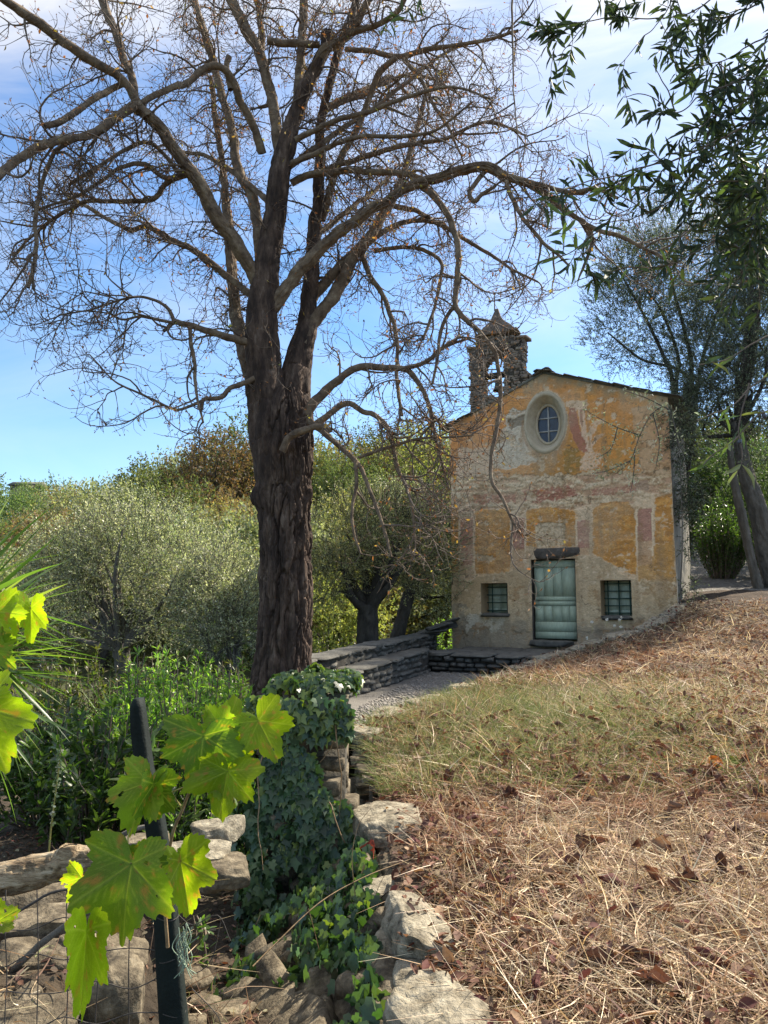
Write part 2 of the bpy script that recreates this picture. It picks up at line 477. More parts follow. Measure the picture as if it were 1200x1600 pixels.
M['petiole'] = mat_noise('vine_petiole', [(.3, (.24, .22, .06)), (.7, (.40, .36, .12))], 30.0, .5, .1, 80)
M['olive_leaf'] = mat_leaf('olive_leaf', .42, .42, .5, (1.5, 1.6, .9))
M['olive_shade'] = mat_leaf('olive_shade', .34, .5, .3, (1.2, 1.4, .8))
M['olive_near'] = mat_leaf('olive_leaf_near', .16, .65, .22, (1.2, 1.5, .5), fine=60)
M['hill_leaf'] = mat_leaf('hill_leaf', .40, .6, .25, (1.5, 1.55, .7), objvar=.42)
M['shrub_leaf'] = mat_leaf('shrub_leaf', .42, .36, .5, (1.6, 2.0, .5))
M['ivy_leaf'] = mat_leaf('ivy_leaf', .22, .38, .5, (1.8, 2.1, .5), fine=40)
M['vine_leaf'] = mat_leaf('vine_leaf', .66, .42, .4, (2.45, 2.55, .40), fine=70)
M['straw'] = mat_leaf('straw', .30, .7, .2, (1.2, 1.1, .8))
M['dead_leaf'] = mat_leaf('dead_leaf', .22, .75, .2, (1.3, .95, .6), fine=50)
M['petal'] = mat_leaf('petal', .3, .7, .2, (1, 1, 1))
M['bud'] = mat_leaf('bud', .30, .7, .2, (1.4, 1.1, .6))
m_, nd_, ln_, out_ = new_mat('old_glass')
b_ = nd_.new('ShaderNodeBsdfPrincipled'); b_.inputs['Base Color'].default_value = (.045, .055, .075, 1)
b_.inputs['Roughness'].default_value = .12; b_.inputs['Specular IOR Level'].default_value = .6
n_ = nd_.new('ShaderNodeTexNoise'); n_.inputs['Scale'].default_value = 5
bp_ = nd_.new('ShaderNodeBump'); bp_.inputs['Strength'].default_value = .12; bp_.inputs['Distance'].default_value = .05
ln_.new(n_.outputs['Fac'], bp_.inputs['Height']); ln_.new(bp_.outputs['Normal'], b_.inputs['Normal'])
ln_.new(b_.outputs['BSDF'], out_.inputs['Surface'])
M['glass'] = m_
# ------------------------------------------------------------------ terrain
EDGE = np.array([(.55, -6, -1.45), (.30, 1.0, -1.45), (.10, 2.77, -1.40), (.0, 4.9, -1.38), (-.24, 7.1, -1.22), (1.21, 10.15, -1.17), (2.63, 12.3, -.98),
                 (4.7, 13.5, -.56), (5.93, 14.85, -.14), (7.4, 18.0, .30), (9.3, 23, 1.25), (11.5, 30, 2.4), (14, 40, 4.0)])
EQ = EDGE[:, 0] * .25 + EDGE[:, 1]

def terrace_z(x, y):
    x = np.asarray(x, float); y = np.asarray(y, float)
    q = .25 * x + y
    t = np.maximum(x - np.interp(q, EQ, EDGE[:, 0]), 0)
    z = np.interp(q, EQ, EDGE[:, 2])
    k = np.interp(q, [0, 6, 12, 16, 20], [.06, .05, .055, .05, .02])
    z = z + k * np.minimum(t, 7) + .02 * np.maximum(t - 7, 0)
    return z + (.09 * (fbm(P3(x * .9, y * .9), 3, 5) - .5) + .05 * (fbm(P3(x * 4, y * 4), 3, 6) - .5)) * sstep(t, -.01, .5)

def ground_z(x, y):
    x = np.asarray(x, float); y = np.asarray(y, float)
    z = -1.95 - .35 * sstep(y, 7, 18)
    H = 7.6 * (1 + 1.0 * sstep(x, -34, 4))
    z = z + H * sstep(y, 20, 92) + .06 * np.maximum(y - 92, 0)
    z = z - .5 * sstep(-x, 2, 10) * (1 - sstep(y, 20, 40))
    return z + .5 * (fbm(P3(x * .12, y * .12), 4, 3) - .5) * sstep(y, 10, 30) + .10 * (fbm(P3(x * 1.1, y * 1.1), 4, 9) - .5)

def yard_z(x, y):
    return np.interp(y, [7, 8.4, 14.6], [-1.24, -1.25, -1.40]) + .03 * (fbm(P3(x * 2, y * 2), 3, 4) - .5)

def grid_mesh(name, X, Y, Z, mat, smooth=True):
    r, c = X.shape
    V = np.stack([X, Y, Z], -1).reshape(-1, 3)
    i = np.arange(r - 1)[:, None] * c + np.arange(c - 1)[None]
    q = np.stack([i, i + 1, i + c + 1, i + c], -1).reshape(-1, 4)
    return mk(name, V, q, mat, None, None, smooth)

ys = np.concatenate([np.linspace(-400, -12, 14), np.linspace(-10, 3, 30), np.linspace(3.15, 14, 80), np.linspace(14.5, 130, 130), np.linspace(140, 900, 20)])
xs = np.concatenate([np.linspace(-900, -70, 16), np.linspace(-66, -8, 60), np.linspace(-7.8, 2, 70), np.linspace(2.5, 60, 60), np.linspace(66, 900, 16)])
X, Y = np.meshgrid(xs, ys)
g_near = grid_mesh('ground', X, Y, ground_z(X, Y) - 0 * X, M['soil'])
g_near.data.materials.append(M['hill'])
pc = np.zeros(len(g_near.data.polygons) * 3); g_near.data.polygons.foreach_get('center', pc)
pc = pc.reshape(-1, 3)
g_near.data.polygons.foreach_set('material_index', ((pc[:, 1] > 12) | (pc[:, 1] < -3)).astype(np.int32))
structure(g_near)

qs = np.concatenate([np.linspace(EQ[0], 1.8, 20), np.linspace(1.85, 9, 150), np.linspace(9.06, 20, 130), np.linspace(20.2, EQ[-1], 50)])
ts = np.concatenate([np.linspace(0, 5, 90), np.linspace(5.12, 14, 60), np.linspace(14.4, 60, 30)])
Q, T = np.meshgrid(qs, ts, indexing='ij')
X = np.interp(Q, EQ, EDGE[:, 0]) + T
Y = Q - .25 * X
Z = terrace_z(X, Y)
tr = grid_mesh('terrace_ground', X, Y, Z, M['terrace']); structure(tr)
tr.data.materials.append(M['path'])
pc = np.zeros(len(tr.data.polygons) * 3); tr.data.polygons.foreach_get('center', pc); pc = pc.reshape(-1, 3)
tr.data.polygons.foreach_set('material_index', ((pc[:, 1] + .25 * pc[:, 0]) > 18.6).astype(np.int32))
# gravel forecourt between the terrace and the low wall
qs = np.linspace(7.2, 16.2, 90)
Xl = np.maximum(-.81 + .29 * (qs - 8.4) - .3, -.85)
X = Xl[:, None] + np.linspace(0, 1, 50)[None] * (np.maximum(np.interp(qs, EDGE[:, 1], EDGE[:, 0]) + .12, Xl + .2) - Xl)[:, None]
Y = np.broadcast_to(qs[:, None], X.shape)
yd = grid_mesh('gravel_yard', X, Y, yard_z(X, Y), M['gravel']); structure(yd)

# ------------------------------------------------------------------ stones
def rock_mesh(name, seed, mat, flat=1.0):
    r = np.random.default_rng(seed)
    s = []
    for x in (-1, -.5, .5, 1):
        pass
    # bevelled box: 24 points, 6 faces + 12 edge strips + 8 corner triangles
    b = .22
    pts = []; idx = {}
    sg = [(a, c, d) for a in (-1, 1) for c in (-1, 1) for d in (-1, 1)]
    cj = {k: np.array(k) * (1 + r.uniform(-.22, .06, 3)) for k in sg}
    for k in sg:
        for ax in range(3):
            p = cj[k].copy()
            for o in range(3):
                if o != ax: p[o] -= np.sign(k[o]) * b * r.uniform(.5, 1.5)
            idx[(k, ax)] = len(pts); pts.append(p)
    quads, tris = [], []
    for ax in range(3):
        o1, o2 = [o for o in range(3) if o != ax]
        for sgn in (-1, 1):
            ks = []
            for a, c in ((-1, -1), (1, -1), (1, 1), (-1, 1)):
                k = [0, 0, 0]; k[ax] = sgn; k[o1] = a; k[o2] = c; ks.append(idx[(tuple(k), ax)])
            quads.append(ks)
    for ax in range(3):
        o1, o2 = [o for o in range(3) if o != ax]
        for a in (-1, 1):
            for c in (-1, 1):
                k0 = [0, 0, 0]; k0[o1] = a; k0[o2] = c; k1 = list(k0); k0[ax] = -1; k1[ax] = 1
                quads.append([idx[(tuple(k0), o1)], idx[(tuple(k1), o1)], idx[(tuple(k1), o2)], idx[(tuple(k0), o2)]])
    for k in sg: tris.append([idx[(k, 0)], idx[(k, 1)], idx[(k, 2)]])
    V = np.array(pts) * .5
    # consistent outward winding
    def fix(fs):
        out = []
        for f in fs:
            p = V[f]; n_ = np.cross(p[1] - p[0], p[2] - p[0])
            out.append(f if np.dot(n_, p.mean(0)) > 0 else f[::-1])
        return np.array(out)
    return V, [fix(quads), fix(tris)], mat

def rock_set(key, mat, n=12, seed=0):
    out = []
    for k in range(n):
        V, F, _ = rock_mesh('rock', seed + k, mat)
        out.append((V, F, mesh_np('stone', V, F, mat)))
    return out
ROCK = {'stone': rock_set('stone', M['stone'], 12, 100), 'dark': rock_set('dark', M['stone_dark'], 12, 200), 'cap': rock_set('cap', M['cap'], 8, 300), 'brick': rock_set('brick', M['brick'], 8, 400)}

def place_stone(kind, c, ax, ay, az, parent, name='stone', jit=.06):
    """one stone, axes given as full-length vectors"""
    me = ROCK[kind][rng.integers(len(ROCK[kind]))][2]
    o = bpy.data.objects.new(name, me); COL.objects.link(o)
    m = Matrix.Identity(4)
    off = woff(parent)
    for j, a in enumerate((ax, ay, az)):
        a = np.asarray(a, float) + rng.normal(size=3) * jit * np.linalg.norm(a)
        for i in range(3): m[i][j] = a[i]
    for i in range(3): m[i][3] = float(c[i] - off[i])
    # keep the transform shear-free: rotation from the first two axes, plus scale
    x = Vector(m.col[0][:3]); y = Vector(m.col[1][:3]); z = Vector(m.col[2][:3])
    lx, ly, lz = x.length, y.length, z.length
    x.normalize(); z = (z - x * z.dot(x)).normalized(); y2 = z.cross(x)
    R = Matrix((x, y2, z)).transposed()
    o.rotation_euler = R.to_euler(); o.scale = (lx, ly, lz); o.location = m.col[3][:3]
    if parent is not None: o.parent = parent
    return o

def rock_join(acc, kind, c, ax, ay, az, jit=.05):
    V, F, _ = ROCK[kind][rng.integers(len(ROCK[kind]))]
    A = np.stack([np.asarray(a, float) + rng.normal(size=3) * jit * np.linalg.norm(a) for a in (ax, ay, az)])
    acc.add(V @ A + np.asarray(c), *F)

def course_wall(parent, P0, P1, z0a, z0b, z1a, z1b, nvec, depth, ch=(.08, .15), sl=(.16, .42), kind='stone', batter=0.0, proud=.03):
    """dry stone courses on the face from P0 to P1 (plan points), base and top heights at each end"""
    P0 = np.array([*P0[:2], 0.0]); P1 = np.array([*P1[:2], 0.0])
    L = np.linalg.norm(P1 - P0); e = (P1 - P0) / L; n = np.array([*nvec[:2], 0.0]); n = nrm(n)
    v = 0.0; hmax = max(z1a - z0a, z1b - z0b)
    while v < hmax - .02:
        h = rng.uniform(*ch); s = -rng.uniform(0, .2)
        while s < L:
            l = rng.uniform(*sl); mid = s + l / 2; f = np.clip(mid / L, 0, 1)
            zb = z0a + (z0b - z0a) * f; zt = z1a + (z1b - z1a) * f
            if zb + v + h * .5 < zt and 0 <= mid <= L:
                hh = h * rng.uniform(.8, 1.02)
                c = P0 + e * mid - n * (depth / 2 - rng.uniform(-proud, proud)) - n * batter * v
                c[2] = zb + v + h / 2 + rng.uniform(-.01, .01)
                place_stone(kind, c, e * l * .97, n * depth, np.array([0, 0, hh]), parent, jit=.03)
            s += l
        v += h

def bigstone(name, c, ax, ay, az, mat, parent, seed, rough=.10, cuts=9):
    """a large weathered stone: a dense box pushed about by layered noise"""
    n = cuts
    V = []; F = []
    g = np.linspace(-1, 1, n)
    A, B = np.meshgrid(g, g, indexing='ij')
    k = 0
    for axis in range(3):
        for sgn in (-1, 1):
            p = np.zeros((n, n, 3)); o1, o2 = [o for o in range(3) if o != axis]
            p[..., axis] = sgn; p[..., o1] = A; p[..., o2] = B
            V.append(p.reshape(-1, 3))
            i = np.arange(n - 1)[:, None] * n + np.arange(n - 1)[None] + k
            q = np.stack([i, i + 1, i + n + 1, i + n], -1).reshape(-1, 4)
            flip = (sgn > 0) == (axis == 1)
            F.append(q if flip else q[:, ::-1]); k += n * n
    V = np.concatenate(V); F = np.concatenate(F)
    r = np.random.default_rng(seed)
    # superellipsoid rounding, lopsided corners
    ln = (np.abs(V) ** 7).sum(1) ** (1 / 7)
    V = V / ln[:, None]
    V[:, 0] *= 1 + .22 * r.uniform(-1, 1) * V[:, 1]; V[:, 1] *= 1 + .25 * r.uniform(-1, 1) * V[:, 0]
    V[:, 2] *= 1 + .25 * r.uniform(-1, 1) * V[:, 0]
    A = np.stack([np.asarray(a, float) / 2 for a in (ax, ay, az)])
    W = V @ A
    sc = np.linalg.norm(A, axis=1).mean()
    d = rough * sc * 2
    for m_ in range(16):
        pn = nrm(r.normal(size=3) * [1, 1, .8]); pr_ = W @ pn
        W = W - pn * np.maximum(0, pr_ - pr_.max() * r.uniform(.70, .96))[:, None] * .93
    N3 = np.stack([fbm(W * (2.2 / sc * .5) + seed * 3.1 + o * 11, 4, seed + o) - .5 for o in range(3)], -1)
    # slaty steps: quantise height a little
    W = W + N3 * d * .9
    W = W + (fbm(W * 38 + seed, 3, seed + 7) - .5)[:, None] * nrm(W) * .010
    stp = .03
    W[:, 2] = W[:, 2] * .6 + .4 * (np.round(W[:, 2] / stp + (fbm(W * 6 + 5, 2, seed) - .5) * 2) * stp)
    me = mesh_np(name, W, F, mat)
    o = obj(name, me, parent)
    o.location = tuple(np.asarray(c, float) - woff(parent))
    return o

# ------------------------------------------------------------------ chapel
PHI = math.radians(28)
E = np.array([math.cos(PHI), -math.sin(PHI), 0]); NV = np.array([-math.sin(PHI), -math.cos(PHI), 0])
UP = np.array([0, 0, 1.0])
FW = 4.9
LPT = np.array([.0915 * 17.22, 17.22, 0])

def FP(u, z, d=0.0):
    u, z, d = np.broadcast_arrays(np.asarray(u, float), np.asarray(z, float), np.asarray(d, float))
    return LPT + u[..., None] * E + z[..., None] * UP + d[..., None] * NV

def fac(px, py, d=0.0):
    r = at(px, py, 1.0)
    t = ((LPT + d * NV) @ NV) / (r @ NV)
    p = r * np.asarray(t)[..., None]
    return np.stack([(p - LPT) @ E, p[..., 2]], -1)

def fbox(u0, u1, z0, z1, d0, d1):
    return boxV(FP((u0 + u1) / 2, (z0 + z1) / 2, (d0 + d1) / 2), E * (u1 - u0) / 2, NV * (d1 - d0) / 2 * -1, UP * (z1 - z0) / 2)

chapel = thing('chapel', 'small ochre chapel with faded frescoes, oval window and ruined bell gable', 'chapel', FP(FW / 2, -1.05, -1.5))

pk = fac(849, 584); el = fac(703, 667); er = fac(1042, 621)
def top(u):
    return np.interp(u, [-.5, 0, pk[0], FW, FW + .5], [el[1] - .5 * (pk[1] - el[1]) / pk[0], el[1], pk[1], er[1], er[1] - .5 * (pk[1] - er[1]) / (FW - pk[0])])

def rect_px(x0, y0, x1, y1):
    a = fac((x0 + x1) / 2, y0); b = fac((x0 + x1) / 2, y1); c = fac(x0, (y0 + y1) / 2); d = fac(x1, (y0 + y1) / 2)
    return c[0], d[0], b[1], a[1]
DOOR = rect_px(831, 874, 900, 1001)
WINL = rect_px(752, 911, 794, 959)
WINR = rect_px(939, 906, 987, 963)
OC_O = (fac(852, 660), (fac(881, 660)[0] - fac(823, 660)[0]) / 2, (fac(852, 618)[1] - fac(852, 702)[1]) / 2)
OC_D = -.26
OC_I = (fac(857, 663.5, OC_D), (fac(876, 663, OC_D)[0] - fac(838, 663, OC_D)[0]) / 2, (fac(857, 633, OC_D)[1] - fac(857, 695, OC_D)[1]) / 2)

# the facade: a fine sheet so that lost plaster is real relief, the fresco painted on its points
zb = -1.35
du = .019
nu = int(FW / du) + 1; nz = int((pk[1] - zb) / du) + 1
U, Zg = np.meshgrid(np.linspace(0, FW, nu), np.linspace(zb, pk[1], nz), indexing='ij')
Zg = np.minimum(Zg, top(U))
px, py = proj(FP(U, Zg))
n3 = P3(U, Zg, 0)
wx = (fbm(n3 * 7, 4, 31) - .5); wy = (fbm(n3 * 7 + 50, 4, 37) - .5)
fine = fbm(n3 * 28, 4, 41); mid = fbm(n3 * 9, 5, 43); big = fbm(n3 * 2.2, 4, 47)
rel = (mid - .5) * .02

def cc(pts):           # crop pixels (2.667x view of the facade) to photograph pixels
    return [(680 + x * .375, 460 + y * .375) for x, y in pts]

def inside(poly, warp=5.0):
    x = px + wx * warp * 2; y = py + wy * warp * 2
    c = np.zeros(x.shape, bool); n = len(poly)
    for i in range(n):
        x1, y1 = poly[i]; x2, y2 = poly[(i + 1) % n]
        if y1 == y2: continue
        cond = ((y1 > y) != (y2 > y)) & (x < (x2 - x1) * (y - y1) / (y2 - y1) + x1)
        c ^= cond
    return c
colr = np.zeros(U.shape + (3,))
colr[:] = (.64, .49, .34)

def paint(mask, c, a=1.0, d=0.0):
    global colr, rel
    m = (mask * a)[..., None]
    colr = colr * (1 - m) + np.array(c) * m
    rel = rel + mask * d

OCH = (.62, .31, .115)
# upper field of ochre
paint(inside(cc([(60, 520), (200, 450), (450, 330), (980, 420), (990, 720), (900, 735), (700, 745), (560, 740), (420, 760), (250, 775), (60, 760)])), OCH)
paint(inside(cc([(560, 350), (980, 430), (985, 700), (720, 720), (690, 600), (600, 470)])) & (big > .36), (.66, .315, .085), .8)
paint(inside(cc([(60, 540), (300, 430), (290, 560), (230, 650), (60, 760)])) & (mid > .33), (.64, .285, .11), .75)
# faded right-hand bay
paint(inside(cc([(820, 470), (985, 440), (990, 800), (860, 790), (840, 620)])), (.56, .41, .28), .7)
paint(inside(cc([(900, 560), (985, 500), (990, 700), (930, 690)])) & (fine > .5), (.42, .25, .19), .6)
# dark ochre wash under the oval window
paint(inside(cc([(440, 620), (545, 560), (610, 650), (600, 745), (420, 755), (400, 710)])), (.50, .255, .07), .9)
paint(inside(cc([(540, 640), (600, 640), (620, 730), (545, 745)])) & (mid > .4), (.26, .19, .07), .7)
paint(inside(cc([(690, 650), (800, 640), (820, 740), (700, 740)])) & (mid > .42), (.40, .27, .11), .6)
# bare grey plaster left of the oval window
grey = inside(cc([(300, 485), (385, 470), (395, 590), (430, 640), (440, 690), (380, 715), (235, 735), (225, 660), (270, 590), (300, 545)]), 7)
paint(grey, (.64, .60, .52), 1.0, -.012)
paint(grey & (fine > .56), (.46, .42, .355), .7, -.006)
paint(inside(cc([(100, 640), (240, 640), (230, 740), (320, 760), (320, 830), (160, 840), (80, 740)]), 8), (.66, .56, .46), .8)
paint(inside(cc([(310, 520), (370, 505), (372, 545), (318, 560)]), 6), (.20, .18, .15), .8, -.03)
# pale stone surround at the oval
ex = (U - OC_O[0][0]) / OC_O[1]; ez = (Zg - OC_O[0][1]) / OC_O[2]; er_ = np.sqrt(ex ** 2 + ez ** 2) + (mid - .5) * .12
paint(er_ < 1.2, (.64, .57, .45), .9)
paint(((er_ > 1.2) & (er_ < 1.34)) & (ez < .2), (.42, .26, .16), .55)
# painted volute, capital and leaf scrolls right of the oval
paint(inside(cc([(545, 445), (632, 440), (632, 475), (600, 478), (545, 468)]), 2), (.74, .60, .46), .85)
paint(inside(cc([(555, 470), (585, 475), (600, 560), (648, 650), (636, 672), (600, 650), (565, 575)]), 2.5), (.38, .17, .13), .95)
paint(inside(cc([(590, 475), (622, 478), (628, 560), (640, 640), (612, 590), (600, 540)]), 3), (.74, .58, .46), .8)
paint(inside(cc([(600, 480), (613, 482), (616, 560), (606, 540)]), 1.5), (.36, .20, .15), .8)
for sc in ([(632, 640), (640, 560), (668, 520), (700, 515), (705, 535), (675, 545), (655, 580), (648, 650)], [(640, 650), (672, 585), (705, 580), (690, 610), (665, 625), (650, 665)],
           [(605, 690), (640, 650), (690, 670), (690, 715), (640, 735), (600, 730)]):
    paint(inside(cc(sc), 5) & (fine > .36), (.74, .58, .45), .8)
paint(inside(cc([(630, 480), (640, 480), (650, 640), (640, 640)]), 2), (.42, .26, .16), .6)
paint(inside(cc([(380, 660), (500, 640), (500, 700), (440, 690)]), 6), (.50, .31, .16), .6)
# eroded cornice band
band = inside(cc([(60, 790), (160, 760), (420, 750), (700, 735), (985, 745), (990, 830), (840, 860), (660, 880), (380, 900), (160, 900), (60, 900)]), 10)
paint(band, (.68, .54, .38), 1.0, -.010)
streak = fbm(P3(U * 5, Zg * 16, 3), 5, 53)
paint(band & (streak > .55), (.54, .35, .25), .85, -.012)
paint(band & (streak < .40), (.76, .65, .50), .8, .008)
paint(band & (fine > .60), (.30, .22, .15), .6, -.01)
for pts_, w in (([(160, 838), (330, 832), (332, 868), (162, 872)], 3), ([(370, 818), (560, 800), (600, 830), (480, 862), (370, 860)], 9), ([(650, 812), (830, 790), (840, 818), (760, 832), (655, 842)], 5),
                ([(830, 780), (890, 772), (890, 815), (832, 815)], 3)):
    paint(inside(cc(pts_), w) & (fine > .34), (.40, .17, .13), .9)
paint(inside(cc([(830, 780), (890, 772), (890, 815), (832, 815)]), 3), (.36, .28, .22), .7)
# lower ochre panels
OP = (.57, .275, .075)
for pts_ in ([(160, 897), (312, 893), (316, 1100), (310, 1160), (165, 1165)], [(378, 900), (480, 885), (590, 900), (588, 1050), (378, 1050)],
             [(655, 900), (690, 868), (800, 860), (832, 905), (840, 1170), (740, 1130), (658, 1080)], [(918, 850), (985, 830), (1000, 1180), (912, 1170)], [(62, 890), (98, 890), (100, 1160), (66, 1160)]):
    m_in = inside(cc(pts_), 3)
    paint(m_in, OP); s2 = fbm(P3(U * 6, Zg * 14, 9), 4, 59)
    paint(m_in & (s2 > .55), (.46, .235, .07), .7, -.004)
    paint(m_in & (s2 < .40), (.68, .39, .13), .7, .004)
paint(inside(cc([(840, 1060), (1000, 1030), (1005, 1200), (850, 1190)]), 6), (.53, .30, .10), .8)
# bare patch above the door
sq = inside(cc([(418, 955), (542, 948), (540, 1045), (418, 1052)]), 2.5)
paint(sq, (.68, .56, .40), 1, -.012); paint(sq & (fine > .53), (.36, .27, .18), .7, -.012)
# pilasters
for x0, x1, y0, y1 in ((105, 158, 930, 1130), (324, 372, 928, 1060), (592, 642, 940, 1058), (843, 902, 892, 1030)):
    paint(inside(cc([(x0 - 9, y0), (x1 + 9, y0), (x1 + 9, y1 + 60), (x0 - 9, y1 + 60)]), 2), (.76, .62, .46), .9)
    paint(inside(cc([(x0, y0), (x1, y0), (x1, y1), (x0, y1)]), 1.5), (.42, .22, .18), .95)
    paint(inside(cc([(x0, y1), (x1, y1), (x1, y1 + 100), (x0, y1 + 100)]), 4), (.50, .32, .20), .8)
    paint(inside(cc([(x0 - 14, y0 - 62), (x1 + 14, y0 - 62), (x1 + 9, y0), (x0 - 9, y0)]), 4), (.72, .58, .43), .7)
paint(inside(cc([(100, 1040), (160, 1040), (160, 1190), (100, 1190)]), 5) & (fine > .47), (.58, .45, .34), .7)
paint((py > 700) & (py < 900) & (fine > .66) & (mid > .45), (.60, .47, .32), .6, -.006)
# lower lime render
low = inside(cc([(60, 1200), (180, 1175), (300, 1160), (400, 1130), (400, 1090), (580, 1080), (680, 1095), (760, 1150), (860, 1195), (1010, 1195), (1030, 1400), (60, 1400)]), 7)
paint(low, (.50, .40, .28), .95, .012)
paint(low & (big > .55), (.46, .34, .21), .6); paint(low & (mid < .38), (.62, .51, .36), .5)
paint(inside(cc([(850, 1190), (1010, 1180), (1020, 1290), (930, 1300)]), 8) & (fine > .48), (.36, .25, .13), .7)
damp = sstep(py + wx * 60 + wy * 30, 955, 978) * (px < 850) + sstep(py + wx * 40, 968, 990) * (px >= 850)
paint(np.clip(damp, 0, 1), (.215, .195, .165), .85)
paint(inside(cc([(140, 1330), (300, 1330), (290, 1410), (130, 1400)]), 12) & (mid > .42), (.60, .57, .50), .7)
paint(inside(cc([(66, 1300), (140, 1290), (140, 1370), (66, 1370)]), 10) & (fine > .45), (.27, .25, .215), .7)
# lichen and grey weathering under the verge
dv = top(U) - Zg
paint(np.clip(1 - dv / .30 + (mid - .5) * 1.6 - (U < 1.8) * .6, 0, 1), (.27, .255, .18), .9)
# flaked plaster islands with crisp edges, showing the rough coat underneath
flk = fbm(P3(U * 3.1, Zg * 3.1, 21), 6, 83, .62)
paint((flk > .70) & (Zg > -.2), (.66, .55, .41), .85, -.012)
paint((flk > .69) & (flk <= .70) & (Zg > -.2), (.26, .18, .11), .7, -.004)
flk2 = fbm(P3(U * 7, Zg * 9, 29), 5, 89, .6)
paint((flk2 > .72) & (Zg > .1), (.72, .60, .46), .7, -.006)
paint(flk2 < .35, (.34, .20, .10), .55, -.003)
for (xx, yy, ln) in ((752, 960, 60), (794, 960, 50), (939, 965, 45), (987, 965, 40), (840, 705, 70), (866, 702, 80)):
    k_ = np.exp(-(((px + wx * 6 - xx) / 4.0) ** 2)) * ((py > yy) & (py < yy + ln)) * (1 - (py - yy) / ln)
    paint(np.clip(k_, 0, 1), (.24, .19, .14), .6)
# hairline cracks, stains, speckle
cr = np.abs(fbm(P3(U * 1.6, Zg * 1.3, 8), 4, 61) - .5)
paint(cr < .0028, (.16, .12, .08), .8, -.006)
stn = fbm(P3(U * 9, Zg * .9, 2), 4, 67)
paint(np.clip((stn - .56) * 5, 0, 1), (.30, .22, .14), .5)
colr = colr * (.86 + .28 * fbm(n3 * 14, 4, 71))[..., None]
rel = rel + (fine - .5) * .010
colr = colr * .92 + .08 * np.array([.52, .385, .235]) * (.6 + .8 * mid[..., None])
soft = np.clip((fbm(P3(U * 1.4, Zg * 1.4, 40), 5, 97) - .5) * 3.2, 0, .24)[..., None]
colr = colr * (1 - soft) + np.array([.54, .45, .335]) * soft
colr = np.minimum(colr * np.array([1.08, 1.02, .92]), .78)

cu = (U[:-1, :-1] + U[1:, 1:]) / 2; cz = (Zg[:-1, :-1] + Zg[1:, 1:]) / 2
hole = np.zeros(cu.shape, bool)
for (a, b, c, d) in (DOOR, WINL, WINR): hole |= (cu > a) & (cu < b) & (cz > c) & (cz < d)
hole |= ((cu - OC_O[0][0]) / OC_O[1]) ** 2 + ((cz - OC_O[0][1]) / OC_O[2]) ** 2 < 1
hole |= (Zg[:-1, 1:] - Zg[:-1, :-1] < 1e-5) & (Zg[1:, 1:] - Zg[1:, :-1] < 1e-5)
i = np.arange(nu - 1)[:, None] * nz + np.arange(nz - 1)[None]
q = np.stack([i, i + nz, i + nz + 1, i + 1], -1)[~hole]
mk('facade', FP(U, Zg, rel).reshape(-1, 3), q, M['paint'], chapel, colr.reshape(-1, 3), True)

# body behind the facade
CL = 3.0
a = Acc()
nn = 40; mm = 60
def wall_sheet(P0, P1, z0, z1, seed, amp=.05):
    s = np.linspace(0, 1, nn); zz = np.linspace(0, 1, mm)
    S_, Z_ = np.meshgrid(s, zz, indexing='ij')
    B = P0[None, None] + (P1 - P0)[None, None] * S_[..., None]
    d = P1 - P0; n_ = nrm(np.array([d[1], -d[0], 0]))
    B = B + n_ * ((fbm(P3(S_ * 3 * 3, Z_ * 9, seed), 4, seed) - .5) * amp * np.minimum(1, 8 * S_) )[..., None]
    B[..., 2] = z0 + (z1 - z0) * Z_
    ii = np.arange(nn - 1)[:, None] * mm + np.arange(mm - 1)[None]
    a.add(B.reshape(-1, 3), np.stack([ii, ii + mm, ii + mm + 1, ii + 1], -1).reshape(-1, 4))
wall_sheet(FP(FW, 0), FP(FW, 0, -CL), zb, er[1], 81)
wall_sheet(FP(0, 0, -CL), FP(0, 0), zb, el[1], 82)
wall_sheet(FP(FW, 0, -CL), FP(0, 0, -CL), zb, min(el[1], er[1]), 83)
a.build('side_wall', M['plaster'], chapel)
ga = FP(np.array([0, pk[0], FW]), np.array([min(el[1], er[1]), pk[1], min(el[1], er[1])]), -CL)
mk('gable', ga, np.array([[0, 2, 1]]), M['plaster'], chapel)

# stone slab roof: two pitches of slabs with ragged verge
roof = part_empty('roof', chapel, FP(pk[0], pk[1], -1.0))
a = Acc()
for (u0, z0, u1, z1) in ((-.16, float(top(-.16)), pk[0], pk[1]), (FW + .2, float(top(FW + .2)), pk[0], pk[1])):
    d = np.array([u1 - u0, z1 - z0]); l = np.linalg.norm(d); d /= l
    c = FP((u0 + u1) / 2, (z0 + z1) / 2 + .03, -CL / 2 + .01)
    ax = (E * d[0] + UP * d[1]) * l / 2; nz_ = nrm(np.cross(NV, ax)); nz_ = nz_ * np.sign(nz_[2])
    a.add(boxV(c, ax, NV * (CL / 2 + .02), nz_ * .025), BOXF)
a.build('deck', M['slate'], roof)
nslab = 0
for side in (0, 1):
    u0, u1 = (-.2, pk[0] + .02) if side == 0 else (FW + .24, pk[0] - .02)
    l = abs(u1 - u0); s = 0
    while s < l - .1:
        w = rng.uniform(.3, .55); um = u0 + np.sign(u1 - u0) * (s + w / 2)
        sl = (float(top(um + .05)) - float(top(um - .05))) / .1
        ax = nrm(E + UP * sl); nz_ = nrm(np.cross(ax, NV)); nz_ *= np.sign(nz_[2])
        for row in range(4):
            dd = .10 - row * .72 + rng.uniform(-.05, .03)
            if side == 0 and .55 < um < 1.95 and row == 0: continue
            c = FP(um, float(top(um)) + .055 + rng.uniform(-.008, .010), dd - .36)
            place_stone('dark', c, ax * (w + .1), NV * .85, nz_ * rng.uniform(.03, .05), roof, 'slab', .02)
        s += w

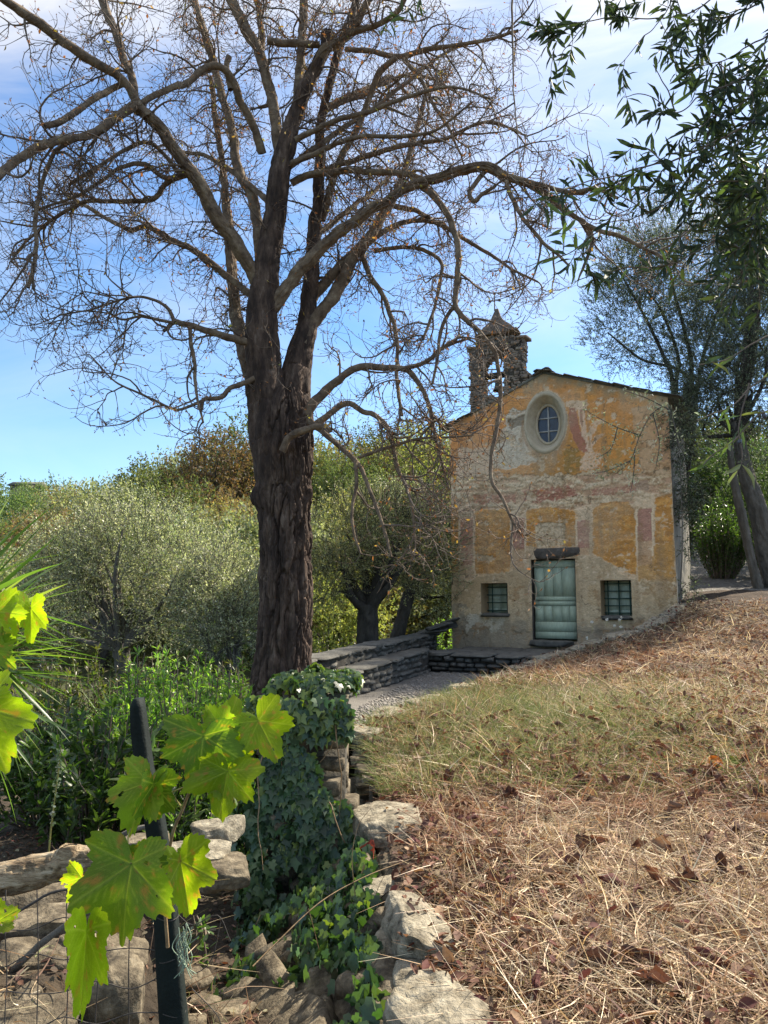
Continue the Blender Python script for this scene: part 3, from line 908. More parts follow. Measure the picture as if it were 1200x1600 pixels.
# oval window
win = part_empty('oval_window', chapel, FP(*OC_I[0], OC_D))
th = np.linspace(0, 2 * math.pi, 72, endpoint=False)
def ell(oc, k=1.0): return oc[0][0] + np.cos(th) * oc[1] * k, oc[0][1] + np.sin(th) * oc[2] * k
a = Acc()
rings = [(ell(OC_O, 1.16), .004), (ell(OC_O, 1.12), .035), (ell(OC_O, 1.02), .04), (ell(OC_O, .99), .01)]
for f in np.linspace(0.1, 1, 7):
    uo, zo = ell(OC_O, .985); ui, zi = ell(OC_I)
    rings.append(((uo * (1 - f) + ui * f, zo * (1 - f) + zi * f), OC_D * f))
RV = np.stack([FP(r[0][0], r[0][1], np.full(72, r[1])) for r in rings])
RV += (NV * .02) * (fbm(RV * 9, 3, 91)[..., None] - .5)
j = np.arange(72); j2 = (j + 1) % 72
a.add(RV.reshape(-1, 3), np.concatenate([np.stack([k * 72 + j, k * 72 + j2, (k + 1) * 72 + j2, (k + 1) * 72 + j], -1) for k in range(len(rings) - 1)]))
a.build('surround', M['cream'], win, True)
u_, z_ = ell(OC_I, .97)
V, q = tubes(np.concatenate([FP(u_, z_, OC_D + .02), FP(u_, z_, OC_D + .02)[:1]]), np.full(73, .035), 8)
mk('frame', V, q, M['cream'], win, None, True)
gx = OC_I[1] * .95; gz = OC_I[2] * .95; cu0, cz0 = OC_I[0]
xs_ = [-1, 0, 1]; ys_ = [-1, -.36, .34, 1]
for ix in range(2):
    for iy in range(3):
        pts_ = []
        for uu, vv in [(xs_[ix], ys_[iy]), (xs_[ix + 1], ys_[iy]), (xs_[ix + 1], ys_[iy + 1]), (xs_[ix], ys_[iy + 1])]:
            pts_.append((uu, vv))
        # clip against the oval by sampling
        g = np.linspace(0, 1, 9)
        UU, VV = np.meshgrid(xs_[ix] + (xs_[ix + 1] - xs_[ix]) * g, ys_[iy] + (ys_[iy + 1] - ys_[iy]) * g, indexing='ij')
        k = np.maximum(1, np.sqrt(UU ** 2 + VV ** 2)); UU = UU / k; VV = VV / k
        ii = np.arange(8)[:, None] * 9 + np.arange(8)[None]
        tl = (rng.uniform(-.02, .02), rng.uniform(-.02, .02))
        mk('pane', FP(cu0 + UU * gx, cz0 + VV * gz, OC_D - .02 + UU * tl[0] + VV * tl[1]).reshape(-1, 3), np.stack([ii, ii + 9, ii + 10, ii + 1], -1).reshape(-1, 4), M['glass'], win)
mk('muntin', fbox(cu0 - .014, cu0 + .014, cz0 - gz, cz0 + gz, OC_D - .025, OC_D + .012), BOXF, M['muntin'], win)
for k in (-.36, .34):
    w_ = gx * math.sqrt(1 - k * k)
    mk('muntin', fbox(cu0 - w_, cu0 + w_, cz0 + gz * k - .012, cz0 + gz * k + .012, OC_D - .024, OC_D + .010), BOXF, M['muntin'], win)

# small barred windows
def barred(R, depth, nv, nh, left_splay, label=None):
    u0, u1, z0, z1 = R
    w = part_empty('window', chapel, FP((u0 + u1) / 2, z0, -depth))
    g0 = u0 + left_splay; g1 = u1 - .01
    P = lambda u, z, d: FP(u, z, d)
    V = np.stack([P(u0, z0, .008), P(u1, z0, .008), P(u1, z1, .008), P(u0, z1, .008), P(g0, z0, -depth), P(g1, z0, -depth), P(g1, z1, -depth), P(g0, z1, -depth)])
    mk('reveal', V, np.array([[1, 2, 6, 5], [2, 3, 7, 6], [3, 0, 4, 7]]), M['reveal'], w)
    place_stone('dark', FP((u0 + u1) / 2, z0 - .03, -depth / 2 + .05), E * (u1 - u0 + .06), NV * (depth + .14), UP * .10, w, 'sill', .01)
    for k in range(2):
        a0 = g0 + (g1 - g0) * k / 2; a1 = g0 + (g1 - g0) * (k + 1) / 2
        mk('shutter', fbox(a0 + .004, a1 - .004, z0 + .01, z1 - .01, -depth - .03, -depth + .002), BOXF, M['shutter'], w)
        for zz in (.12, .5, .88):
            zc = z0 + (z1 - z0) * zz
            mk('shutter_batten', fbox(a0 + .02, a1 - .02, zc - .03, zc + .03, -depth + .003, -depth + .02), BOXF, M['shutter'], w)
    for k in range(nv):
        uc = g0 + (g1 - g0) * (k + .35) / (nv - .3)
        V, q = tubes(np.stack([P(uc, z0, -depth + .07), P(uc, z1, -depth + .07)]), np.full(2, .013), 6); mk('bar', V, q, M['bar'], w)
    for k in range(nh):
        zc = z0 + (z1 - z0) * (k + .4) / (nh - .1)
        V, q = tubes(np.stack([P(g0 - .02, zc, -depth + .085), P(g1, zc, -depth + .085)]), np.full(2, .012), 6); mk('bar', V, q, M['bar'], w)
barred(WINL, .40, 2, 4, .03)
barred(WINR, .42, 3, 5, .0)

# door
u0, u1, z0, z1 = DOOR
dr = part_empty('door', chapel, FP((u0 + u1) / 2, z0, -.1))
V = np.stack([FP(u0, z0, .006), FP(u1, z0, .006), FP(u1, z1, .006), FP(u0, z1, .006), FP(u0, z0, -.2), FP(u1, z0, -.2), FP(u1, z1, -.2), FP(u0, z1, -.2)])
mk('jamb', V, np.array([[1, 2, 6, 5], [2, 3, 7, 6], [3, 0, 4, 7]]), M['lintel'], dr)
mk('backing', fbox(u0 + .01, u1 - .006, z0 + .02, z1 - .015, -.17, -.155), BOXF, M['door_dark'], dr)
H = z1 - z0; A0, A1 = u0 + .03, u1 - .008
zz = [z0 + .035, z0 + .23 * H, z0 + .43 * H, z0 + .54 * H, z0 + .90 * H, z1 - .02]
def plank(a, b, c, d, k, nm='plank', dd=.0):
    o = mk(nm, fbox(a, b, c, d, -.153, -.118 + dd), BOXF, M['door'], dr)
    return o
nb = 2
hb = (zz[1] - zz[0]) / 2
plank(A0, A1, zz[0], zz[0] + hb * .8, 0, 'plank', -.002); plank(A0, A1, zz[0] + hb * .8 + .006, zz[1] - .004, 0, 'plank', .003)
cuts = [0, .21, .42, .64, .82, 1.0]
for k in range(5):
    plank(A0 + (A1 - A0) * cuts[k] + .004, A0 + (A1 - A0) * cuts[k + 1] - .004, zz[1] + .005, zz[2] - .004, 0, 'plank', rng.uniform(-.008, .004))
cuts = [0, .235, .46, .66, 1.0]
for k in range(4):
    plank(A0 + (A1 - A0) * cuts[k] + .004, A0 + (A1 - A0) * cuts[k + 1] - .004, zz[3] + .004, zz[4] - .004, 0, 'plank', rng.uniform(-.008, .004))
plank(A0, A1, zz[2], (zz[2] + zz[3]) / 2 - .006, 0, 'rail', .012); plank(A0 + .01, A1 - .01, (zz[2] + zz[3]) / 2 + .004, zz[3], 0, 'rail', .006)
plank(A0, A1, zz[4], zz[5], 0, 'rail', .006)
V, q = tubes(FP(np.array([A0 + .09, A0 + .09]), np.array([zz[2] + .1, zz[2] + .1]), np.array([-.12, -.095])), np.array([.022, .018]), 10)
mk('lock', V, q, M['iron'], dr)
bigstone('lintel', FP((u0 + u1) / 2 - .01, z1 + .13, -.04), E * (u1 - u0 + .30), NV * .20, UP * .24, M['lintel'], chapel, 5, .05)
bigstone('doorstep', FP((u0 + u1) / 2 - .03, z0 - .055, .09), E * (u1 - u0 + .16), NV * .44, UP * .13, M['stone_dark'], chapel, 6, .05)

# bell gable: rubble masonry piers, arch, beam, bell and little spire
bel = part_empty('bell_gable', chapel, FP(*fac(777, 600), -.25))
def uz(x, y): return fac(x, y)
def interp_px(pts):
    return np.array([uz(x, y) for x, y in pts])
OUT = interp_px([(733, 668), (732, 600), (730, 546), (740, 545), (741, 527), (752, 525), (803, 522), (804, 526), (819, 527), (818, 575), (824, 582), (850, 592), (800, 615), (760, 640)])
SLOT = interp_px([(757, 619), (756, 596), (755, 583), (758, 570), (764, 560), (774, 555), (783, 560), (786, 580), (785, 600), (785, 617)])
def inpoly(u, z, poly):
    c = False; n = len(poly)
    for i in range(n):
        x1, y1 = poly[i]; x2, y2 = poly[(i + 1) % n]
        if (y1 > z) != (y2 > z) and u < (x2 - x1) * (z - y1) / (y2 - y1) + x1: c = not c
    return c
a = Acc()
zt, zbm = OUT[:, 1].max(), OUT[:, 1].min()
z = zbm
BD = .34
while z < zt:
    h = rng.uniform(.045, .085)
    u = OUT[:, 0].min() - rng.uniform(0, .1)
    while u < OUT[:, 0].max():
        l = rng.uniform(.07, .24)
        n_try = 0
        while n_try < 3:
            ok = [inpoly(u + f * l, z + h / 2, OUT) and not inpoly(u + f * l, z + h / 2, SLOT) for f in (.08, .5, .92)]
            if all(ok): break
            l *= .6; n_try += 1
        if ok[0] and ok[1]:
            dj = rng.uniform(-.012, .012)
            rock_join(a, 'brick', FP(u + l / 2, z + h / 2, -BD / 2 + dj), E * l * 1.06, NV * BD, UP * h * 1.08, .025)
        u += max(l, .05)
    z += h * .97
a.build('masonry', M['brick'], bel, kind='stuff')
a = Acc()
def core(poly_pts, dd=(.03, .06)):
    for (x0, y0, x1, y1) in poly_pts:
        r = rect_px(x0, y0, x1, y1); a.add(fbox(r[0], r[1], r[2], r[3], -BD + .012, -.014), BOXF)
core([(735, 550, 753, 668), (789, 533, 816, 604), (743, 530, 815, 551), (762, 620, 792, 640)])
a.build('core', M['mortar'], bel)
# spire: ogee on a square plan
b0 = uz(752, 526); b1 = uz(804, 526); ap = uz(771, 480); cxu = uz(773, 505)[0]
prof = [(0, 1.0), (.06, 1.04), (.18, .93), (.32, .76), (.44, .52), (.56, .36), (.7, .24), (.84, .16), (.96, .11), (1.0, .10), (1.02, .0)]
hw = (b1[0] - b0[0]) / 2; cb = (b0[0] + b1[0]) / 2
ns = 16; V = []
for t_, k in prof:
    zc = b0[1] + (ap[1] - b0[1]) * t_; c0 = cb + (cxu - cb) * min(1, t_ * 1.5)
    for q_ in range(4 * ns):
        s = q_ / ns; sd = int(s); f = s - sd
        x, y = [(-1 + 2 * f, 1), (1, 1 - 2 * f), (1 - 2 * f, -1), (-1, -1 + 2 * f)][sd]
        V.append(FP(c0 + x * hw * k, zc, -BD / 2 + y * min(.26, hw) * k))
V = np.array(V); V += (NV[None] * .0 + .05 * (np.stack([fbm(V * 11 + o * 9, 3, 95 + o) for o in range(3)], -1) - .5))
j = np.arange(4 * ns); j2 = (j + 1) % (4 * ns)
mk('spire', V, np.concatenate([np.stack([k * 4 * ns + j2, k * 4 * ns + j, (k + 1) * 4 * ns + j, (k + 1) * 4 * ns + j2], -1) for k in range(len(prof) - 1)]), M['spire'], bel)
for (x0, x1, y) in ((741, 752, 526), (752, 806, 524), (804, 821, 529), (729, 741, 546)):
    l0 = uz(x0, y); l1 = uz(x1, y)
    a = Acc(); u = l0[0]
    while u < l1[0]:
        l = rng.uniform(.12, .2)
        rock_join(a, 'brick', FP(min(u + l / 2, l1[0] - .03), l0[1] + .01, -BD / 2 + .02), E * l * 1.1, NV * (BD + .08), UP * .06, .05); u += l
    a.build('coping', M['brick'], bel)
# bell on its beam
r = rect_px(756, 580, 786, 588)
bm = mk('beam', fbox(r[0], r[1], r[2], r[3], -BD / 2 - .06, -BD / 2 + .06), BOXF, M['olive_bark'], bel)
bc = uz(775, 598); bt = uz(775, 589)[1]; bb = uz(775, 608)[1]
pr = [(0, .02), (.03, .06), (.2, .075), (.55, .085), (.8, .105), (.95, .135), (1.0, .14), (1.0, .12), (.9, .10), (.3, .06)]
V = []
for t_, r_ in pr:
    zc = bt + (bb - bt) * t_
    for q_ in range(20):
        an = q_ * math.pi / 10
        V.append(FP(bc[0] + math.cos(an) * r_, zc, -BD / 2 + math.sin(an) * r_))
j = np.arange(20); j2 = (j + 1) % 20
mk('bell', np.array(V), np.concatenate([np.stack([k * 20 + j, k * 20 + j2, (k + 1) * 20 + j2, (k + 1) * 20 + j], -1) for k in range(len(pr) - 1)]), M['bronze'], bel, None, True)
V, q = tubes(FP(np.array([bc[0], bc[0]]), np.array([bt, bb - .05]), np.array([-BD / 2, -BD / 2])), np.array([.01, .022]), 6)
mk('clapper', V, q, M['iron'], bel)
# cross
c0 = uz(769, 482); c1 = uz(769, 455); ca = uz(761, 467); cb_ = uz(777, 465)
a = Acc()
a.add(*tubes(FP(np.array([c0[0], c1[0]]), np.array([c0[1], c1[1]]), -BD / 2), np.array([.014, .012]), 6))
a.add(*tubes(FP(np.array([ca[0], cb_[0]]), np.array([ca[1], cb_[1]]), -BD / 2), np.array([.012, .012]), 6))
for p in (ca, cb_, c1):
    a.add(boxV(FP(p[0], p[1], -BD / 2), E * .025, NV * .012, UP * .025), BOXF)
a.build('cross', M['iron'], bel)
# ------------------------------------------------------------------ dry stone walls
def edge_pt(q):
    return np.array([np.interp(q, EQ, EDGE[:, k]) for k in range(3)])

rw = thing('retaining_wall', 'rough stone retaining wall with pale cap stones edging the dry grass terrace', 'wall', (-.1, 4.0, -1.6))
# near face (falls away to the left of the cap stones), lower face along the forecourt
for (qa, qb, zb0, zb1, bat) in ((1.2, 4.9, -2.25, -2.15, .30), (4.9, 7.0, -2.1, -1.9, .15)):
    A_, B_ = edge_pt(qa), edge_pt(qb); d = nrm((B_ - A_) * [1, 1, 0]); n_ = np.array([-d[1], d[0], 0])
    P0 = A_ + n_ * .10 * bat; P1 = B_ + n_ * .10 * bat
    course_wall(rw, P0 + n_ * bat * .8, P1 + n_ * bat * .8, zb0, zb1, A_[2] - .06, B_[2] - .06, n_, .34, (.13, .22), (.2, .5), 'stone', bat, .05)
a = Acc()
for qa, qb in zip(EQ[1:9], EQ[2:10]):
    A_, B_ = edge_pt(qa), edge_pt(qb); d = nrm((B_ - A_) * [1, 1, 0]); n_ = np.array([-d[1], d[0], 0])
    lo = -2.4
    A2 = A_ + n_ * .02; B2 = B_ + n_ * .02; w = .25 if qb < 5 else .02
    a.add(np.array([[A2[0], A2[1], A_[2] - .05], [B2[0], B2[1], B_[2] - .05], [*(B2 + n_ * w)[:2], lo], [*(A2 + n_ * w)[:2], lo]]), np.array([[0, 1, 2, 3]]))
a.build('earth_core', M['mortar'], rw)
for qa, qb in zip(EQ[4:8], EQ[5:9]):
    A_, B_ = edge_pt(qa), edge_pt(qb); d = nrm((B_ - A_) * [1, 1, 0]); n_ = np.array([-d[1], d[0], 0])
    course_wall(rw, A_ + n_ * .06, B_ + n_ * .06, -1.42, -1.46, A_[2] - .02, B_[2] - .02, n_, .22, (.09, .15), (.2, .42), 'dark', .0, .02)
def slope_pt(q, f):
    e_ = edge_pt(q)
    return np.stack([e_[0] - .06 - 1.0 * f, e_[1] - .10 * f, e_[2] - .06 - .70 * f ** .85], -1)
qs_ = np.linspace(1.6, 5.0, 50); fs_ = np.linspace(0, 1.15, 40)
G = np.array([[slope_pt(q, f) for f in fs_] for q in qs_])
G = G + (np.stack([fbm(G * 5 + o * 9, 3, 60 + o) for o in range(3)], -1) - .5) * .14
ii = np.arange(49)[:, None] * 40 + np.arange(39)[None]
mk('wall_face', G.reshape(-1, 3), np.stack([ii, ii + 40, ii + 41, ii + 1], -1).reshape(-1, 4), M['stone'], rw, None, True)
for k in range(120):
    q_, f_ = rng.uniform(2.0, 4.8), rng.random(); s_ = rng.uniform(.10, .26)
    an = rng.uniform(-.5, .5)
    place_stone('stone', slope_pt(q_, f_) + rng.normal(size=3) * .02, np.array([math.sin(an), math.cos(an), rng.uniform(-.2, .2)]) * s_ * 1.5, np.array([-.7, .2, -.7]) * s_ * .7, np.array([-.6, 0, .8]) * s_ * .55, rw, jit=.15)
# big cap stones, each where the photograph shows it
CAPS = [((672, 1585), (.30, .44, .20), 25, 11), ((650, 1450), (.22, .64, .15), 14, 12), ((606, 1285), (.40, .60, .17), 8, 13),
        ((575, 1148), (.30, .42, .13), 20, 14)]
for (cx, cy), (sx, sy, sz), rot, sd in CAPS:
    v = (CY - cy) / F_PX; zt = -1.36 if cy > 1200 else -1.22
    ang = math.atan(v) + PITCH; Yd = zt / math.tan(ang)
    p = at(cx, cy, Yd); r = math.radians(rot)
    bigstone('cap_stone', p - np.array([0, 0, sz / 2 - .06]), np.array([math.cos(r), math.sin(r), 0]) * sx, np.array([-math.sin(r), math.cos(r), 0]) * sy, UP * sz, M['cap'], rw, sd, .12, 22)
for k in range(34):
    q_ = rng.uniform(2.3, 7.0); e_ = edge_pt(q_); s_ = rng.uniform(.10, .24)
    bigstone('stone', e_ + [rng.uniform(-.08, .12), 0, -.05 + rng.uniform(-.06, .02)], np.array([s_, rng.uniform(-.05, .05), 0]), np.array([rng.uniform(-.05, .05), s_ * rng.uniform(.8, 1.7), 0]), UP * s_ * rng.uniform(.35, .6), M['cap'] if k % 2 else M['stone'], rw, 500 + k, .12, 8)
q = 7.3; k = 0
while q < 16.2:
    L = rng.uniform(.28, .6)
    A_, B_ = edge_pt(q), edge_pt(q + L); d = nrm(B_ - A_); n_ = nrm(np.cross(UP, d)); u_ = np.cross(d, n_)
    sw = rng.uniform(.22, .4)
    if k % 3 == 2:
        place_stone('cap', (A_ + B_) / 2 + u_ * rng.uniform(-.02, .02) - n_ * .04, d * np.linalg.norm(B_ - A_) * .97, n_ * sw, u_ * rng.uniform(.08, .14), rw, 'cap_stone', .05)
    else:
        bigstone('cap_stone', (A_ + B_) / 2 + u_ * rng.uniform(-.03, .015) - n_ * .04, d * np.linalg.norm(B_ - A_) * .97, n_ * sw, u_ * rng.uniform(.08, .15), M['cap'], rw, 40 + k, .12, 10)
    q += L * .98; k += 1
st_ = bigstone('flat_stone', at(885, 1080, 9.9) - np.array([0, 0, .02]), np.array([.62, -.1, 0]), np.array([.06, .26, 0]), UP * .11, M['cap'], None, 77, .1, 14)
tag(st_, 'flat pale stone slab lying in the dry grass below the chapel', 'stone')
st_ = bigstone('flat_stone', at(790, 1060, 10.6), np.array([.34, .1, 0]), np.array([-.06, .24, 0]), UP * .12, M['cap'], None, 78, .1, 12)
tag(st_, 'small pale stone lying near the terrace edge beside the flat slab', 'stone')

# low wall and bench on the far left of the forecourt
yw = thing('low_wall', 'low dry stone wall with slab coping along the far side of the gravel yard', 'wall', (0, 12, -1.3))
def bx_(y): return -.81 + .29 * (y - 8.4)
wn_ = nrm(np.array([1, -.29, 0]))
wP0 = np.array([bx_(9.3) - .45, 9.3, 0]); wP1 = np.array([bx_(17.0) - .45, 17.0, 0])
course_wall(yw, wP0, wP1, -1.25, -1.3, -.82, -.80, wn_, .40, (.06, .12), (.16, .42), 'dark', 0, .025)
a = Acc(); d = nrm(wP1 - wP0)
a.add(boxV((wP0 + wP1) / 2 + UP * -1.4 - wn_ * .2, d * np.linalg.norm(wP1 - wP0) / 2, wn_ * .17, UP * .55), BOXF); a.build('core', M['mortar'], yw)
s = 0; L_ = np.linalg.norm(wP1 - wP0)
while s < L_:
    l = rng.uniform(.4, .8)
    place_stone('dark', wP0 + d * (s + l / 2) + UP * (-.80 + rng.uniform(-.01, .012)) - wn_ * .2, d * l * 1.0, wn_ * rng.uniform(.44, .52), UP * rng.uniform(.05, .08), yw, 'coping_slab', .02); s += l
yb = thing('stone_bench', 'low stone bench running in front of the dry stone yard wall', 'bench', (-.2, 11, -1.3))
bP0 = np.array([bx_(8.9), 8.9, 0]); bP1 = np.array([bx_(14.3), 14.3, 0])
course_wall(yb, bP0, bP1, -1.27, -1.42, -.99, -.99, wn_, .36, (.06, .11), (.14, .36), 'dark', 0, .025)
a = Acc(); L_ = np.linalg.norm(bP1 - bP0)
a.add(boxV((bP0 + bP1) / 2 + UP * -1.35 - wn_ * .22, d * L_ / 2, wn_ * .19, UP * .33), BOXF); a.build('core', M['mortar'], yb)
s = 0
while s < L_:
    l = rng.uniform(.5, .95)
    place_stone('dark', bP0 + d * (s + l / 2) + UP * (-.985 + rng.uniform(-.008, .01)) - wn_ * .19, d * l * 1.0, wn_ * rng.uniform(.44, .50), UP * rng.uniform(.05, .07), yb, 'seat_slab', .015); s += l
# platform in front of the chapel
pf = thing('stone_platform', 'raised dry stone platform with slab top below the chapel door', 'platform', (2.0, 14, -1.3))
pP0 = np.array([.62, 14.35, 0]); pP1 = pP0 + E * 3.3
course_wall(pf, pP0, pP1, -1.45, -1.45, -1.08, -1.08, NV, .4, (.06, .12), (.14, .36), 'dark', 0, .025)
a = Acc(); bk = -NV * 3.4
top_ = np.array([pP0 + UP * -1.075, pP1 + UP * -1.075, pP1 + bk + UP * -1.075, pP0 + bk + UP * -1.075])
a.add(boxV((pP0 + pP1 + bk) / 2 - NV * .06 + UP * -1.5, E * 1.64, NV * (1.6), UP * .40), BOXF); a.build('core', M['mortar'], pf)
v = 0.0
while v < 3.3:
    dpt = rng.uniform(.45, .7); s = 0
    while s < 3.3:
        l = rng.uniform(.5, .95)
        place_stone('dark', pP0 + E * (s + l / 2) + NV * (.05 - v - dpt / 2) + UP * (-1.06 - .018 * v + rng.uniform(-.008, .008)), E * l, NV * dpt, UP * .07, pf, 'paving_slab', .01); s += l
    v += dpt
# tumbled slabs against the chapel's left corner
rb = thing('slab_heap', 'sloping heap of loose slabs leaning on the chapel corner', 'stones', at(684, 985, 16.6))
for k in range(14):
    t_ = rng.uniform(0, 1)
    c = at(664 + 40 * t_, 990 - 16 * t_ + rng.uniform(-4, 4), 16.6 + rng.uniform(-.4, .4))
    place_stone('dark', c, np.array([rng.uniform(.3, .55), 0, .12]), np.array([0, .35, 0]), UP * .06, rb, 'slab', .12)

# end pillar of the retaining wall, under the ivy
pc_ = np.array([-.47, 5.05, 0]); ptop = -.66
pl = thing('stone_pillar', 'rough stone end pillar smothered in ivy', 'pillar', (pc_[0], pc_[1], -2.0))
for (c, n_, w) in ((pc_ + [0, -.26, 0], np.array([0, -1.0, 0]), .52), (pc_ + [-.26, 0, 0], np.array([-1.0, 0, 0]), .52), (pc_ + [.26, 0, 0], np.array([1.0, 0, 0]), .52)):
    d = np.array([-n_[1], n_[0], 0])
    course_wall(pl, c - d * w / 2, c + d * w / 2, -2.1, -2.1, ptop - .06, ptop - .06, n_, .2, (.1, .18), (.18, .38), 'stone', .04, .02)
a = Acc(); a.add(boxV(pc_ + UP * -1.45, np.array([.22, 0, 0]), np.array([0, .22, 0]), UP * .72), BOXF); a.build('core', M['mortar'], pl)
bigstone('cap_stone', pc_ + UP * (ptop - .03), np.array([.5, .1, .03]), np.array([-.1, .5, 0]), UP * .10, M['cap'], pl, 21, .1, 12)

# rubble of the collapsed wall beneath the fence
rbl = thing('rubble_wall', 'collapsed rubble wall of sunlit stones behind the wire fence', 'stones', (-1.0, 3.0, -1.6))
# a sloping earth bank the stones lie on
gx_, gy_ = np.meshgrid(np.linspace(-3.2, .1, 60), np.linspace(1.5, 4.6, 60))
def bank_z(x, y):
    return -1.95 + .62 * sstep(y, 1.9, 2.7) * (1 - sstep(y, 3.35, 3.9)) + .07 * (fbm(P3(x * 3, y * 3), 3, 14) - .5) + .06 * sstep(x, -1.6, -.6) - .5 * sstep(x, -1.15, -.7)
V = np.stack([gx_, gy_, bank_z(gx_, gy_)], -1).reshape(-1, 3)
ii = np.arange(59)[:, None] * 60 + np.arange(59)[None]
mk('earth_bank', V, np.stack([ii, ii + 1, ii + 61, ii + 60], -1).reshape(-1, 4), M['soil'], rbl, None, True)
for k in range(280):
    x, y = rng.uniform(-2.9, -.62), rng.uniform(1.9, 3.75)
    sz = rng.choice([.07, .12, .19], p=[.45, .37, .18])
    an = rng.uniform(-.7, .7)
    place_stone('stone', (x, y, bank_z(x, y) + sz * .08), np.array([math.cos(an), math.sin(an), rng.uniform(-.2, .2)]) * sz * rng.uniform(1, 1.8),
                np.array([-math.sin(an), math.cos(an), 0]) * sz * rng.uniform(.7, 1.1), UP * sz * rng.uniform(.35, .7), rbl, 'stone', .15)
for (cx, cy, Yd, sx, sy, sz, sd) in ((335, 1298, 3.9, .34, .3, .09, 31), (300, 1345, 3.6, .55, .35, .10, 32), (225, 1318, 3.9, .30, .22, .07, 33), (345, 1365, 3.5, .30, .3, .11, 34), (175, 1545, 2.75, .26, .3, .22, 35), (60, 1450, 3.1, .5, .3, .10, 36), (60, 1500, 2.9, .45, .25, .08, 37)):
    bigstone('stone', at(cx, cy, Yd), np.array([sx, .04, .01]) * .8, np.array([-.04, sy, 0]) * .8, UP * sz, M['cap'] if sd < 33 else M['stone'], rbl, sd, .12, 12)

# ------------------------------------------------------------------ the big bare tree
def bark_tube(P, R, S, step, amp, seed, flare=None):
    """P (n,3) path, R radii: a furrowed trunk surface"""
    Q = smooth_line(np.column_stack([P, R]), step)
    pts, rad = Q[:, :3], Q[:, 3]
    V, q = tubes(pts, rad, S)
    K = len(pts)
    V = V.reshape(K, S, 3)
    c = pts[:, None]; d = nrm(V - c)
    L = np.concatenate([[0], np.cumsum(np.linalg.norm(np.diff(pts, axis=0), axis=1))])
    ph = np.arange(S) / S * 2 * math.pi
    ring = P3(np.cos(ph)[None] * 1.0 + 0 * L[:, None], np.sin(ph)[None] * 1.0 + 0 * L[:, None], 0)
    a_ = rad.mean() * 14
    cell = ring * np.array([a_, a_, 0]) + np.array([0, 0, 1.0]) * (L * 3.4)[:, None, None]
    wv = fbm(cell * .8 + 7, 3, seed + 9)[..., None]
    f1, f2 = worley(cell * np.array([.50, .50, .42]) + wv * 1.1, seed)
    e1 = np.clip((f2 - f1) / .17, 0, 1) ** .8
    g1, g2 = worley(cell * np.array([1.6, 1.6, 1.5]) + wv * 1.5 + 9, seed + 2)
    e2 = np.clip((g2 - g1) / .22, 0, 1)
    furrow = (e1 - 1) * 1.0 + (e2 - 1) * .32
    plate = .5 * (_hash(np.floor(f1 * 9).astype(np.int64), np.floor(f1 * 0 + 1).astype(np.int64), np.floor(f1 * 0).astype(np.int64), seed) - .5) * 0 + fbm(cell * np.array([1.9, 1.9, 1.6]), 3, seed + 5) - .5
    lump = fbm(ring * 1.6 + np.array([0, 0, .9]) * L[:, None, None], 3, seed + 3) - .5
    k = (rad / rad.max())[:, None]
    h = amp * (furrow * .95 + plate * .55) + lump * rad[:, None] * .45
    V = V + d * h[..., None]
    return V.reshape(-1, 3), q

TY = 8.6
def pxr(r, Y): return r * Y / F_PX

tree = thing('bare_tree', 'huge old bare tree with a dark furrowed trunk and tangled leafless branches', 'tree', at(440, 1120, TY))
tp = [(436, 1260, 78), (438, 1150, 66), (441, 1090, 57), (443, 1020, 49), (444, 940, 46), (445, 860, 46), (445, 790, 48), (446, 735, 50), (446, 690, 52), (446, 640, 46), (446, 610, 30)]
P = np.array([at(x, y, TY) for x, y, r in tp]); R = np.array([pxr(r * .88, TY) for _, _, r in tp])
V, q = bark_tube(P, R, 260, .012, .062, 5)
# knots and burrs
for (kx, ky, s_, amt) in ((396, 775, .13, .10), (497, 842, .12, .08), (490, 770, .10, .05), (402, 690, .12, .04), (470, 930, .12, .03), (404, 900, .1, .03)):
    kp = at(kx, ky, TY - .1); dd = np.linalg.norm(V - kp, axis=1); out_d = nrm(V - np.array([at(445, ky, TY)]))
    V = V + out_d * (amt * np.exp(-(dd / s_) ** 2))[:, None]
mk('trunk', V, q, M['bark'], tree, None, False)

LIMBS = []      # resampled centre lines with radii, for the branches that grow from them
def limb(pts, Y0, Y1, S=14, amp=.008, name='limb', grow=1.0, mat='limb', step=.05):
    n = len(pts); a_ = np.array(pts, float)
    s_ = np.concatenate([[0], np.cumsum(np.hypot(*np.diff(a_[:, :2], axis=0).T))]); f = s_ / s_[-1]
    Yv = Y0 + (Y1 - Y0) * f
    P = at(a_[:, 0], a_[:, 1], Yv); R = a_[:, 2] * Yv / F_PX * np.interp(a_[:, 2], [3, 7, 13, 30], [.86, .74, .74, .86])
    Q = smooth_line(np.column_stack([P, R]), step)
    m = len(Q)
    wob = np.stack([fbm(Q[:, :3] * 4.5 + o * 13, 3, 7 + o) - .5 for o in range(3)], -1)
    Q[:, :3] += wob * np.minimum(.05, Q[:, 3:4] * 1.6) * np.minimum(1, np.arange(m) / 6)[:, None]
    if Q[:, 3].max() > .085:
        V, q_ = bark_tube(Q[:, :3], Q[:, 3], 64, .03, .018, int(a_[0, 0]))
    else:
        V, q_ = tubes(Q[:, :3], Q[:, 3], S)
        V = V + (np.stack([fbm(V * 14 + o * 5, 3, 20 + o) - .5 for o in range(3)], -1)) * np.repeat(Q[:, 3], S)[:, None] * .55
    # closed cut end
    k = q_.max() + 1
    o = mk(name, V, q_, M[mat], tree, None, True)
    LIMBS.append((Q, grow, o))
    return Q

